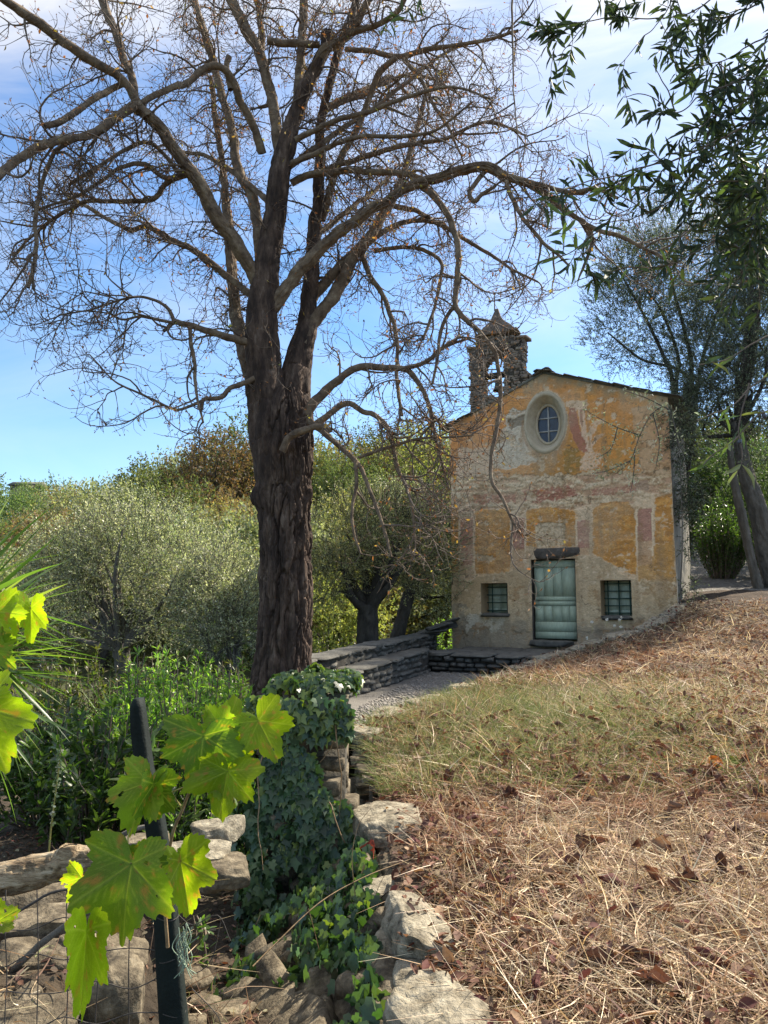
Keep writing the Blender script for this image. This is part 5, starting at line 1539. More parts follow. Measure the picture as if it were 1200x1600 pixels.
a = Acc(); tw = Acc(); crown(a, R1, 8600, 10, .060, .021, SIL, acc_tw=tw, twig_len=.40, shell=(.15, 1.05), lump=.9)
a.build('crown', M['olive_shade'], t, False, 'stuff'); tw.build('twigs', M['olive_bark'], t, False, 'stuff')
R2 = [B_(1150, 600, 17.5, 1.5, 1.5, 1.2), B_(1200, 500, 17.8, 1.6, 1.6, 1.5), B_(1185, 690, 17.2, .9, 1.2, .8), B_(1215, 400, 18, 1.2, 1.3, 1.3), B_(1190, 330, 18, 1.3, 1.4, 1.0), B_(1095, 650, 18.2, .8, 1.0, .8)]
b2 = at(1190, 917, 16.9)
t = thing('olive_tree', 'dark olive tree with two leaning trunks at the right edge of the dry grass', 'tree', b2)
V, q = bark_tube(np.stack([b2 - [0, 0, .3], P_(1175, 880, 16.9), P_(1158, 800, 16.9), P_(1146, 745, 16.9), P_(1140, 690, 17)]), np.array([.13, .11, .10, .09, .07]), 40, .05, .018, 8)
mk('trunk', V, q, M['pale_bark'], t)
V, q = bark_tube(np.stack([P_(1222, 925, 16.9) - [0, 0, .3], P_(1200, 860, 17), P_(1182, 790, 17), P_(1165, 740, 17.1), P_(1150, 660, 17.2)]), np.array([.30, .25, .21, .18, .13]), 50, .05, .04, 9)
mk('trunk', V, q, M['pale_bark'], t)
a = Acc()
for c, r in R2:
    for k in range(4): strip_tubes(a, np.stack([P_(1150, 680, 17.1), P_(1155, 640, 17.1) * .5 + c * .5 + rng.normal(size=3) * .25, c + rand_unit(1)[0] * np.array(r) * .6]), .06, .012, 6)
a.build('boughs', M['olive_bark'], t, True)
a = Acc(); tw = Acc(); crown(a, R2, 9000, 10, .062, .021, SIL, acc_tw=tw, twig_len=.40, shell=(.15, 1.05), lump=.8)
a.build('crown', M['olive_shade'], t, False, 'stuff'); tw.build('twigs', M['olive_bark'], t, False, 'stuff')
# a low olive bough reaching left in front of the chapel wall, its leaves coloured pale to stand in for sun glints
lb = thing('olive_sapling', 'thin olive bough with leaves coloured pale as sun glints in front of the upper right chapel wall', 'sapling', at(1058, 760, 14.3))
a = Acc()
arms = [[(1062, 700), (1045, 640), (1020, 645), (1000, 680), (985, 720), (962, 740)], [(1045, 640), (1010, 622), (975, 610)], [(1000, 680), (965, 668), (930, 650), (915, 640)],
        [(992, 700), (990, 740), (985, 770)], [(1020, 645), (1030, 690), (1025, 730)], [(965, 668), (955, 700), (935, 715)], [(1062, 940), (1066, 850), (1064, 760), (1062, 700)], [(985, 720), (950, 735), (925, 740)]]
pts_all = []
for arm in arms:
    Q = smooth_line(np.array([at(x, y, 14.2 + .002 * (y - 640)) for x, y in arm]), .06); pts_all.append(Q)
    a.add(*tubes(Q, np.linspace(.014, .005, len(Q)), 5))
a.build('stem', M['pale_bark'], lb, True)
a = Acc(); Qa = np.concatenate(pts_all[:6] + pts_all[7:]); k_ = rng.integers(0, len(Qa), 520)
leaves(a, T_LANCE, Qa[k_] + rand_unit(520) * .17 * rng.random((520, 1)), rand_unit(520), rand_unit(520), rng.uniform(.06, .10, 520), rng.uniform(.024, .036, 520), palette(520, [(.44, .43, .33), (.22, .23, .15), (.62, .60, .50)]))
a.build('foliage', M['olive_leaf'], lb, False, 'stuff')

# shrubs
def shrub(name, label, c, r, h, n_st, m, LL, WW, cols, T=T_LANCE, mat='shrub_leaf', up=.7, spread=1.0, cat='shrub', whorl=.5):
    c = np.asarray(c, float); t = thing(name, label, cat, c)
    st = Acc(); lf = Acc()
    for k in range(n_st):
        an = rng.uniform(0, 6.28); rd = r * math.sqrt(rng.random()) * spread
        e = c + [math.cos(an) * rd, math.sin(an) * rd, h * rng.uniform(.45, 1.05) * (1 - .35 * (rd / r) ** 2)]
        b = c + [math.cos(an) * rd * .3, math.sin(an) * rd * .3, -.05]
        md = (b + e) / 2 + [math.cos(an) * rd * .12, math.sin(an) * rd * .12, 0] + rng.normal(size=3) * .05
        Q = smooth_line(np.stack([b, md, e]), .1); st.add(*tubes(Q, np.linspace(.011, .004, len(Q)), 4))
        f = rng.beta(2.6, 1.1, m); i_ = np.minimum((f * (len(Q) - 1)).astype(int), len(Q) - 2)
        bp_ = Q[i_]; tg = nrm(Q[i_ + 1] - Q[i_])
        leaves(lf, T, bp_ + rng.normal(size=(m, 3)) * .012, tg * up + rand_unit(m) * .8, rand_unit(m) * .5 + [0, 0, 1.0], LL * rng.uniform(.6, 1.25, m), WW * rng.uniform(.7, 1.2, m), palette(m, cols, .22) * rng.uniform(.75, 1.25))
    st.build('stems', M['twig'], t, True, 'stuff'); lf.build('foliage', M[mat], t, False, 'stuff')
    return t
GB = [(.14, .24, .055), (.20, .31, .07), (.095, .165, .04), (.29, .38, .10)]
GD = [(.07, .115, .04), (.11, .16, .058), (.05, .082, .032)]
shrub('oleander', 'bright green oleander bush left of the bare trunk', gp(315, 6.6), .62, 1.55, 90, 46, .10, .020, GB)
shrub('oleander', 'small oleander bush tucked against the foot of the bare trunk', gp(372, 6.9), .38, 1.5, 44, 44, .10, .020, GB)
shrub('oleander', 'wide oleander bush between the laurel and the trunk, lower than its neighbour', gp(250, 7.6), .75, 1.5, 80, 42, .10, .021, GB)
shrub('laurel_bush', 'dark glossy laurel bush behind the green fence post', gp(165, 6.0), .62, 1.22, 62, 38, .115, .040, GD + [(.07, .10, .04)], T_OVAL, 'shrub_leaf')
shrub('laurel_bush', 'dark laurel bush in shade beside the palm leaves', gp(95, 6.8), .6, 1.25, 55, 36, .11, .038, GD, T_OVAL)
shrub('leafy_bush', 'low leafy bush on the dark soil right of the fence post', gp(330, 5.5), .42, .78, 46, 34, .09, .034, GD, T_OVAL)
for k, (px_, Y_, r_, h_, lab) in enumerate(((70, 10.5, 1.0, 1.5, 'tangled brown undergrowth bush at the left below the olive'), (170, 11.0, 1.0, 1.5, 'dark undergrowth bush under the broad olive'), (270, 10.5, .9, 1.45, 'green undergrowth bush behind the oleanders'),
                                         (370, 10.8, .8, 1.35, 'undergrowth bush behind the foot of the bare trunk'), (480, 13, .8, 1.15, 'green bush behind the yard wall next to the bare trunk'), (650, 17.5, .9, 1.6, 'sunlit bush beyond the wall by the chapel corner'),
                                         (520, 17, 1.2, 1.7, 'dark bush behind the black olive trunk'), (600, 19, 1.2, 1.8, 'pale bush between the two black olive trunks'), (700, 20.5, 1.2, 2.0, 'bush close behind the left chapel corner'))):
    shrub('bush', lab, gp(px_, Y_), r_, h_, 60, 40, .10, .032, GB if k in (2, 4, 5, 8) else [(.075, .085, .035), (.055, .06, .028), (.11, .10, .045), (.10, .13, .045)], T_LANCE)
shrub('evergreen_shrub', 'upright bright green evergreen shrub beside the stony path', np.array([at(1128, 900, 18.8)[0], 18.8, float(terrace_z(at(1128, 900, 18.8)[0], 18.8)) - .1]), .65, 2.3, 150, 46, .085, .035, [(.04, .075, .025), (.065, .11, .032), (.10, .15, .04)], T_OVAL, up=.4)
shrub('evergreen_shrub', 'dark evergreen shrub close behind the leaning olive trunks', np.array([9.8, 18.4, float(terrace_z(9.8, 18.4)) - .1]), .8, 2.3, 120, 46, .09, .035, GD, T_OVAL, up=.4)
shrub('evergreen_shrub', 'dark evergreen shrub shutting the end of the stony path', np.array([9.2, 23.4, float(terrace_z(9.2, 23.4)) - .1]), .9, 2.4, 110, 46, .10, .04, GD, T_OVAL, up=.4)
# twiggy creeper hanging on the chapel corner
a = Acc(); tw = Acc()
bl = [(FP(FW + .22, 3.2, -.1), (.28, .3, .55)), (FP(FW + .35, 2.4, -.3), (.26, .35, .7)), (FP(FW + .25, 1.5, -.3), (.18, .3, .8)), (FP(FW + .1, 3.75, -.2), (.35, .4, .25)), (FP(FW + .18, .2, -.35), (.10, .3, .9))]
cp = thing('creeper', 'dark twiggy creeper hanging down the right corner of the chapel', 'creeper', FP(FW + .2, -.2, -.2))
crown(a, bl, 900, 8, .055, .022, SIL + [(.08, .09, .055)], acc_tw=tw, twig_len=.3, up=-.3, shell=(.2, 1))
a.build('foliage', M['olive_leaf'], cp, False, 'stuff'); tw.build('twigs', M['olive_bark'], cp, False, 'stuff')

# long blades: strips of quads
def blades(acc, base, d, n, L, W, bend, segs, col, taper=1.4):
    N = len(base); d = nrm(d); s = nrm(np.cross(d, n)); L = np.broadcast_to(np.asarray(L, float), (N,)); W = np.broadcast_to(np.asarray(W, float), (N,))
    bend = np.asarray(bend, float)
    t = np.linspace(0, 1, segs + 1)
    c = base[:, None] + d[:, None] * (L[:, None] * t)[..., None] + bend[:, None] * (L[:, None] * t ** 2)[..., None]
    w = (1 - t ** taper)[None] * W[:, None] * .5 + .0004
    V = np.stack([c - s[:, None] * w[..., None], c + s[:, None] * w[..., None]], 2)
    k = np.arange(segs) * 2
    q = np.stack([k, k + 1, k + 3, k + 2], -1)[None] + (np.arange(N) * (segs + 1) * 2)[:, None, None]
    acc.add(V.reshape(-1, 3), q.reshape(-1, 4), col=np.repeat(np.broadcast_to(col, (N, 3)), (segs + 1) * 2, 0))

def fold_blade(L, W, bendv, segs=9):
    """one sword-shaped leaf, folded along its middle"""
    t = np.linspace(0, 1, segs + 1); z = -bendv * L * t ** 2.2
    w = W * np.minimum(1, .35 + 2.2 * t) * (1 - t ** 2.6) * .5 + .0008
    V = np.concatenate([np.stack([t * L, -w, z + w * .5], -1), np.stack([t * L, 0 * t, z], -1), np.stack([t * L, w, z + w * .5], -1)])
    n_ = segs + 1; k = np.arange(segs)
    return V, np.concatenate([np.stack([k, k + 1, k + n_ + 1, k + n_], -1), np.stack([k + n_, k + n_ + 1, k + 2 * n_ + 1, k + 2 * n_], -1)])

def place_leaf(me, base, d, n, sx, sy, parent, name='leaf', sz=None):
    d = nrm(d); y = nrm(np.cross(n, d)); z = np.cross(d, y)
    o = bpy.data.objects.new(name, me); COL.objects.link(o)
    o.rotation_euler = Matrix([[d[i], y[i], z[i]] for i in range(3)]).to_euler()
    o.scale = (sx, sy, sz or sx); o.parent = parent
    o.location = tuple(np.asarray(base, float) - woff(parent))
    return o

# spiky yucca at the left edge
yc = at(-80, 1000, 4.2)
yu = thing('yucca', 'spiky yucca with long sword leaves at the left edge', 'plant', (yc[0], yc[1], gz(yc[0], yc[1])))
YM = []
for k in range(6):
    V, F_ = fold_blade(1.0, .042, rng.uniform(.02, .25))
    c_ = np.array([(.09, .15, .05), (.13, .20, .065), (.19, .26, .09), (.07, .12, .045), (.27, .30, .13), (.11, .17, .055)][k])
    YM.append(mesh_np('leaf', V, F_, M['shrub_leaf'], np.broadcast_to(c_, V.shape), True))
for k in range(170):
    d = rand_unit(1)[0]; d[2] = d[2] * .9 + .12
    if d[0] < -.35: d[0] = -d[0]
    d = nrm(d); b_ = yc + np.array([0, 0, rng.uniform(-.3, .25)]) + d * .05
    place_leaf(YM[rng.integers(6)], b_, d, nrm(np.array([0, 0, 1.0]) + rand_unit(1)[0] * .3), rng.uniform(.52, .88), rng.uniform(.8, 1.3), yu)
V, q = bark_tube(np.stack([np.array([yc[0], yc[1], gz(yc[0], yc[1]) - .2]), yc + [0, 0, -.5], yc + [0, 0, .2]]), np.array([.12, .10, .09]), 30, .04, .02, 3)
mk('trunk', V, q, M['bark'], yu)
def clump(name, label, c, n, L, W, cols, cat='plant', lean=.5):
    t = thing(name, label, cat, c)
    for k in range(n):
        V, F_ = fold_blade(1.0, .03, rng.uniform(.1, .5))
        if k < 5: clump.m = getattr(clump, 'm', {}); clump.m.setdefault(label, []).append(mesh_np('leaf', V, F_, M['shrub_leaf'], np.broadcast_to(np.array(cols[k % len(cols)]), V.shape), True))
        d = rand_unit(1)[0] * lean + np.array([0, 0, .8])
        place_leaf(clump.m[label][k % 5], np.asarray(c) + rng.normal(size=3) * [.05, .05, .01], d, nrm(rand_unit(1)[0] + [0, 0, .3]), L * rng.uniform(.6, 1.1), L * W * rng.uniform(.8, 1.2), t)
clump('grass_clump', 'clump of tall green grass blades below the broad olive', gp(212, 9.4), 80, 1.1, .6, [(.08, .15, .03), (.11, .19, .04), (.05, .10, .025)])
clump('spiky_plant', 'spiky green plant behind the wall left of the black olive trunk', gp(527, 13.6) + [0, 0, .25], 60, .75, .9, [(.09, .14, .04), (.13, .18, .05), (.06, .10, .03)], lean=.9)

# flowering stalk on the dark soil
fs0 = at(75, 1340, 4.6)
fl = thing('flower_stalk', 'thin pale flower stalk standing alone on the dark soil', 'flower', fs0)
Q = smooth_line(np.array([at(75, 1345, 4.6), at(80, 1290, 4.6), at(90, 1215, 4.6), at(95, 1168, 4.6)]), .03)
mk('stem', *tubes(Q, np.linspace(.006, .004, len(Q)), 5), M['petiole'], fl)
a = Acc(); k_ = np.clip((rng.beta(3, 1.1, 110) * (len(Q) - 1)).astype(int), 0, len(Q) - 1)
leaves(a, T_OVAL, Q[k_] + rng.normal(size=(110, 3)) * .006, rand_unit(110), rand_unit(110), rng.uniform(.012, .028, 110), rng.uniform(.01, .018, 110), palette(110, [(.35, .42, .22), (.55, .56, .40), (.22, .3, .12)]))
a.build('florets', M['petal'], fl, False, 'stuff')
# white seed heads by the right window
for k, (x, y) in enumerate(((948, 968), (960, 978), (968, 969), (970, 979), (971, 965), (925, 972), (918, 997), (1015, 985))):
    ed = edge_pt(14.6 + .1 * k); Yd = 13.3
    p = at(x, y, Yd); b0_ = p - np.array([0.01, 0, rng.uniform(.12, .25)])
    f_ = thing('white_flower', 'small white flower head on a thin stem below the right window', 'flower', b0_, 'white flower heads along the terrace edge')
    mk('stem', *tubes(np.stack([b0_, (b0_ + p) / 2 + [.01, 0, 0], p]), np.full(3, .003), 4), M['petiole'], f_)
    a = Acc(); dd = rand_unit(14)
    leaves(a, T_OVAL, np.repeat(p[None], 14, 0), dd, rand_unit(14), .035, .022, (.75, .73, .66)); a.build('head', M['petal'], f_)

# far farmhouse roof on the skyline
hx = (38 - 600) / 1150 * 84
hp = np.array([hx, 84, at(38, 757, 84)[2]])
hs = thing('house', 'tiny dark roofed house on the far left skyline', 'house', (hp[0], hp[1], hp[2] - 3.5))
a = Acc(); a.add(boxV(hp + [0, 0, -1.6], [1.5, 0, 0], [0, 1.2, 0], [0, 0, 1.4]), BOXF); a.build('wall', M['plaster'], hs)
V = np.array([hp + [-1.8, -1.5, -.3], hp + [1.8, -1.5, -.3], hp + [1.8, 1.5, -.3], hp + [-1.8, 1.5, -.3], hp + [-1.8, 0, .3], hp + [1.8, 0, .3]])
mk('roof', V, [np.array([[0, 1, 5, 4], [2, 3, 4, 5], [3, 2, 1, 0]]), np.array([[0, 4, 3], [1, 2, 5]])], M['slate'], hs)

# small weeds between the stones
for k, (x_, y_) in enumerate(((-.95, 3.5), (-1.0, 3.9), (-1.5, 2.6))):
    shrub('weed', ['leafy weed between the rubble and the ivy pillar', 'leafy weed close to the foot of the ivy pillar', 'weed growing through the wire fence at left'][k],
          (x_, y_, float(bank_z(x_, y_))), .16, .20, 11, 14, .045, .02, GD, T_OVAL, cat='weed')
# ------------------------------------------------------------------ ivy on the pillar and the wall
iv = thing('ivy', 'dark green ivy smothering the end pillar and the wall face below the cap stones', 'ivy', (-.5, 4.6, -2.1))
def ivy_points(n):
    base, nm = [], []
    for k in range(n):
        r = rng.random()
        if r < .30:      # pillar front and bulge to the left
            u = rng.uniform(-.36, .27); z = rng.uniform(-2.1, -.60); b = .02 + .22 * noise(np.array([[u * 4, z * 3, 1]]), 3)[0]
            base.append((pc_[0] + u - .06 * (z + 1.2) * (u < 0), pc_[1] - .28 - b, z)); nm.append((rng.normal() * .4, -1, .35))
        elif r < .38:    # left side of the pillar
            base.append((pc_[0] - .34 - .12 * rng.random(), pc_[1] + rng.uniform(-.4, .3), rng.uniform(-2.1, -.72))); nm.append((-1, -.4, .3))
        elif r < .48:    # over the top
            an = rng.uniform(0, 6.28); rd = .31 * math.sqrt(rng.random())
            base.append((pc_[0] + math.cos(an) * rd * 1.05, pc_[1] + math.sin(an) * rd, ptop + .07 + -.02 + .16 * noise(np.array([[rd * 7 * math.cos(an) + 5, rd * 7 * math.sin(an), 2]]), 4)[0] - .5 * max(0, rd - .2))); nm.append((math.cos(an) * .4, math.sin(an) * .4 - .2, 1))
        else:            # face of the wall, spilling from under the cap stones
            q = rng.uniform(2.2, 4.9); f = rng.random() ** 1.1
            base.append(slope_pt(q, f) + np.array([-.6, -.2, .7]) * rng.uniform(.03, .13)); nm.append((-.7, -.5, .6))
    return np.array(base), np.array(nm)
IVC = [(.038, .078, .034), (.055, .105, .042), (.075, .13, .05), (.10, .15, .06), (.028, .056, .027)]
n = 7600
bs, nm = ivy_points(n)
keep = fbm(bs * 3.6, 3, 19) > .435
keep |= bs[:, 2] > -.85
bs, nm = bs[keep], nm[keep]; n = len(bs)
dd = np.array([0, 0, -1.0]) + rand_unit(n) * .7; nn_ = nrm(nm + rand_unit(n) * .55)
sz_ = rng.uniform(.045, .095, n)
IVM = []
for c_ in IVC + [(.16, .22, .05)]:
    for T in (T_IVY,):
        tv, tf = T; V = tv.copy(); V[:, 2] += .06 * np.sin(V[:, 0] * 5)
        IVM.append(mesh_np('leaf', V, tf, M['ivy_leaf'], np.broadcast_to(np.array(c_), V.shape)))
od = np.argsort(-sz_ / np.linalg.norm(bs, axis=1))
for k in od[:300]:
    i_ = rng.integers(0, 5) if rng.random() > (.12 if bs[k, 2] < -.75 else .45) else 5
    place_leaf(IVM[i_], bs[k], dd[k], nn_[k], sz_[k], sz_[k] * rng.uniform(.85, 1.1), iv)
a = Acc(); r_ = od[300:]
cl = palette(len(r_), IVC, .3)
yl = rng.random(len(r_)) < np.where(bs[r_, 2] > -.75, .35, .04); cl[yl] = np.array([.17, .22, .055])
leaves(a, T_IVY, bs[r_], dd[r_], nn_[r_], sz_[r_], sz_[r_] * .95, cl); a.build('foliage', M['ivy_leaf'], iv, False, 'stuff')
a = Acc()
for k in range(46):
    p0 = bs[rng.integers(n)]; L = rng.uniform(.3, .9)
    pts = [p0]; d = np.array([rng.normal() * .3, -.1, -1.0])
    for j in range(9): d = nrm(d + rng.normal(size=3) * .25 + [0, 0, -.08]); pts.append(pts[-1] + d * L / 9)
    a.add(*tubes(np.array(pts), np.linspace(.005, .002, 10), 5))
a.build('stems', M['cane'], iv, True, 'stuff')

# ------------------------------------------------------------------ dry grass on the terrace
def terrace_pts(n, y0, y1, xmax, p=1.0, off=.0):
    q = y0 + (y1 - y0) * rng.random(n) ** p
    t = off + rng.random(n) ** 1.15 * np.maximum(xmax(q), .1)
    x = np.interp(q, EQ, EDGE[:, 0]) + t
    y = q - .25 * x
    return x, y, q, t
wid = lambda q: .56 * q + .7
SC = [(.52, .41, .27), (.40, .295, .19), (.74, .64, .48), (.25, .17, .11), (.19, .11, .078), (.42, .29, .195)]
a = Acc()
for (n, y0, y1, Lr, Wr, lift) in ((34000, 2.3, 5.0, (.05, .27), (.0018, .0068), .07), (34000, 5.0, 9.0, (.08, .30), (.0025, .0085), .05), (32000, 9.0, 16.4, (.10, .32), (.005, .010), .06)):
    nc = n // 13
    xc, yc_, qc, tc2 = terrace_pts(nc, y0, y1, wid)
    ci = rng.integers(0, nc, n); sp_ = rng.uniform(.02, .16, nc)[ci] * np.interp(qc, [2, 9, 16], [.8, 1.1, 1.8])[ci]
    off = rng.normal(size=(n, 2)) * sp_[:, None]
    x, y = xc[ci] + off[:, 0], yc_[ci] + off[:, 1]; q = .25 * x + y; t = x - np.interp(q, EQ, EDGE[:, 0])
    anc = rng.uniform(0, 6.28, nc); tone_c = rng.uniform(.5, 1.45, nc)
    kp = t > .10 + .26 * (q < 5.2) * rng.random(n) + .26 * (q > 8) * rng.random(n); x, y, q, t, ci = x[kp], y[kp], q[kp], t[kp], ci[kp]; n = len(x)
    z = terrace_z(x, y) + rng.random(n) ** 1.5 * lift
    an = anc[ci] + rng.normal(size=n) * .75
    el = rng.normal(.05, .22, n); el = np.where(rng.random(n) < .12, rng.uniform(.4, 1.3, n), el)
    d = np.stack([np.cos(an) * np.cos(el), np.sin(an) * np.cos(el), np.sin(el)], -1)
    bend = rng.normal(size=(n, 3)) * [.34, .34, .10] + [0, 0, -.12] * (el > .3)[:, None]
    pat = fbm(P3(x * .8, y * .8), 3, 71)
    c = palette(n, SC, .25) * tone_c[ci][:, None]
    red = (pat > .52) & (rng.random(n) < .5); c[red] = palette(int(red.sum()), [(.27, .14, .085), (.33, .19, .12), (.22, .12, .08)], .25)
    blades(a, np.stack([x, y, z], -1), d, rand_unit(n) * .6 + [0, 0, 1], rng.uniform(*Lr, n), Wr[0] + (Wr[1] - Wr[0]) * rng.random(n) ** 1.8, bend, 4, c)
o = a.build('dry_grass', M['straw'], None, False, 'stuff'); o['label'] = 'matted dry straw and cut grass covering the terrace'
# green grass in the middle of the terrace
a = Acc()
n = 46000
x, y, q, t = terrace_pts(n, 5.2, 11.0, lambda q: .52 * q)
g = 1.25 * np.exp(-(((x - 1.0) / 1.45) ** 2 + ((y - 7.4) / 2.0) ** 2)) + .10
kp = (rng.random(n) < g * 1.1 * (.35 + 1.1 * fbm(P3(x * 1.6, y * 1.6), 3, 15))); x, y = x[kp], y[kp]; n = len(x)
c = palette(n, [(.13, .18, .055), (.17, .22, .075), (.24, .26, .11), (.095, .14, .045), (.33, .32, .16)], .25)
el = rng.uniform(.5, 1.4, n); an = rng.uniform(0, 6.28, n)
d = np.stack([np.cos(an) * np.cos(el), np.sin(an) * np.cos(el), np.sin(el)], -1)
blades(a, np.stack([x, y, terrace_z(x, y)], -1), d, rand_unit(n), rng.uniform(.09, .26, n), rng.uniform(.003, .0065, n), np.stack([np.cos(an), np.sin(an), -1 + 0 * an], -1) * rng.uniform(.1, .55, n)[:, None], 4, c)
o = a.build('green_grass', M['straw'], None, False, 'stuff'); o['label'] = 'patch of half green grass in the middle of the dry terrace'
# tufts along the cap stones and over the forecourt edge
a = Acc(); n = 6500
q = rng.uniform(2.6, 15.8, n); ed = np.stack([np.interp(q, EQ, EDGE[:, k]) for k in range(3)], -1)
ed[:, 0] += np.abs(rng.normal(size=n)) * .22 + .24; ed[:, 2] = terrace_z(ed[:, 0], ed[:, 1])
kp = fbm(ed * 2.4, 2, 8) > .5; ed = ed[kp]; n = len(ed)
d = nrm(rand_unit(n) * .8 + [-.35, -.1, .55])
blades(a, ed, d, rand_unit(n), rng.uniform(.08, .26, n), rng.uniform(.0025, .006, n), rng.normal(size=(n, 3)) * .15 + [-.1, 0, -.35], 4, palette(n, SC + [(.24, .25, .10)], .25))
o = a.build('edge_grass', M['straw'], None, False, 'stuff'); o['label'] = 'straw tufts spilling over the cap stones'

# fallen leaves: curled brown ones, the nearest as single leaves
def dead_leaf_mesh(seed, c, crumple=1.0):
    r = np.random.default_rng(seed); nu_, nv_ = 9, 7
    u = np.linspace(0, 1, nu_); v = np.linspace(-1, 1, nv_)
    U_, V_ = np.meshgrid(u, v, indexing='ij')
    w = .34 * np.sin(np.pi * np.clip(U_, .02, .98) ** .8) ** .8 * (1 + .12 * np.sin(U_ * 19 + seed))
    k1 = r.uniform(1.4, 3.2) * crumple; rad = V_ * k1
    Yv = w * np.sin(rad) / np.maximum(k1, .3) * 1.3; Zv = w * (1 - np.cos(rad)) / k1 * 1.4
    Zv = Zv + r.uniform(-.5, .5) * (U_ - .5) ** 2 + .06 * np.sin(U_ * 11 + V_ * 3 + seed)
    V = np.stack([U_ - .5, Yv, Zv], -1).reshape(-1, 3); V += r.normal(size=V.shape) * .012
    i_ = np.arange(nu_ - 1)[:, None] * nv_ + np.arange(nv_ - 1)[None]
    C = np.asarray(c)[None] * r.uniform(.8, 1.2, (len(V), 1))
    return mesh_np('fallen_leaf', V, np.stack([i_, i_ + nv_, i_ + nv_ + 1, i_ + 1], -1).reshape(-1, 4), M['dead_leaf'], C, True)
DLC = [(.12, .062, .045), (.16, .085, .06), (.085, .05, .04), (.20, .125, .085), (.13, .052, .045), (.26, .18, .12)]
DM = [dead_leaf_mesh(k, DLC[k % 6]) for k in range(12)]
x, y, q, t = terrace_pts(240, 2.4, 7.5, lambda q: .52 * q, 1.0, .35)
for k in range(240):
    L = rng.uniform(.06, .15)
    n_ = nrm(np.array([0, 0, 1.0]) + rand_unit(1)[0] * .8); d = nrm(np.cross(n_, rand_unit(1)[0]))
    o = place_leaf(DM[rng.integers(12)], (x[k], y[k], float(terrace_z(x[k], y[k])) + .065), d, n_, L, L * rng.uniform(.7, 1.2), None, 'fallen_leaf', L * rng.uniform(.6, 1.1))
    tag(o, 'curled brown fallen leaf lying on the dry straw of the terrace', 'leaf', 'curled brown leaves fallen on the terrace')
spl = [((1120, 1255), (.55, .20, .035), 'orange fallen leaf standing out on the dry straw at right', .12), ((1150, 1258), (.16, .19, .04), 'small green fallen leaf beside the orange one', .09),
       ((575, 1335), (.26, .06, .04), 'dark red leaf hanging at the edge of the cap stones', .16)]
for k, ((cx, cy), c_, lab, L) in enumerate(spl):
    Yd = 5.2 if k < 2 else 4.35
    p = at(cx, cy, Yd)
    if k < 2: p[2] = float(terrace_z(p[0], p[1])) + .07
    o = place_leaf(dead_leaf_mesh(90 + k, c_, .6), p, (np.array([.6, .5, .4]) if k < 2 else np.array([.25, 0, 1.0])), np.array([-.3, -.9, .4]), L, L * 1.2, None, 'fallen_leaf'); tag(o, lab, 'leaf')
# litter further off and in between
a = Acc()
for (n, y0, y1, s0, s1) in ((8500, 2.3, 8.0, .025, .075), (6500, 8.0, 16.4, .04, .09)):
    x, y, q, t = terrace_pts(n, y0, y1, wid)
    kp = fbm(P3(x * .7 + 3, y * .7), 3, 27) + .22 * sstep(x - .2 * y, 0, 3) > rng.uniform(.36, .66, n); x, y = x[kp], y[kp]; m_ = len(x)
    leaves(a, T_OVAL, np.stack([x, y, terrace_z(x, y) + rng.uniform(.03, .09, m_)], -1), rand_unit(m_) * [1, 1, .6], rand_unit(m_) * .7 + [0, 0, 1], rng.uniform(s0, s1, m_), rng.uniform(s0, s1, m_) * .55, palette(m_, DLC, .3), 2.0)
o = a.build('leaf_litter', M['dead_leaf'], None, False, 'stuff'); o['label'] = 'brown leaf litter scattered through the dry grass'
# pebbles of the yard
a = Acc(); n = 5200
y = rng.uniform(7.3, 14.4, n); x = np.interp(y, [7.3, 14.4], [-.6, .9]) + rng.random(n) * np.interp(y, [7.3, 9, 12, 14.4], [.6, 1.6, 2.6, 3.0])
OCT = np.array([[1, 0, 0], [-1, 0, 0], [0, 1, 0], [0, -1, 0], [0, 0, 1], [0, 0, -1.]]); OF = np.array([[0, 2, 4], [2, 1, 4], [1, 3, 4], [3, 0, 4], [2, 0, 5], [1, 2, 5], [3, 1, 5], [0, 3, 5]])
s_ = rng.uniform(.008, .026, (n, 1, 1)) * rng.uniform(.6, 1.4, (n, 1, 3)) * np.array([1, 1, .6])
V = np.stack([x, y, yard_z(x, y) + .004], -1)[:, None] + (OCT[None] + rng.normal(size=(n, 6, 3)) * .22) * s_
a.add(V.reshape(-1, 3), (OF[None] + (np.arange(n) * 6)[:, None, None]).reshape(-1, 3))
o = a.build('gravel', M['pebble'], None, False, 'stuff'); o['label'] = 'loose grey gravel on the yard'
# dead leaves and twigs on the dark soil and the bank under the fence
a = Acc(); n = 3200
x = rng.uniform(-3.2, -.5, n); y = rng.uniform(2.0, 7.0, n); z = np.maximum(ground_z(x, y), np.where((y < 4.2), bank_z(x, y), -9)) + .015
leaves(a, T_OVAL, np.stack([x, y, z], -1), rand_unit(n) * [1, 1, .3], rand_unit(n) * .5 + [0, 0, 1], rng.uniform(.02, .06, n), rng.uniform(.012, .03, n), palette(n, DLC + [(.10, .085, .06), (.22, .19, .13)], .3), 1.5)
o = a.build('soil_litter', M['dead_leaf'], None, False, 'stuff'); o['label'] = 'dead leaves scattered over the dark soil on the left'
a = Acc(); n = 4200
x = rng.uniform(-2.4, -.5, n); y = rng.uniform(1.8, 4.0, n)
kp = fbm(P3(x * 2, y * 2), 2, 5) > .42; x, y = x[kp], y[kp]; n = len(x)
an = rng.uniform(0, 6.28, n); el = rng.normal(.2, .4, n)
d = np.stack([np.cos(an) * np.cos(el), np.sin(an) * np.cos(el), np.sin(el)], -1)
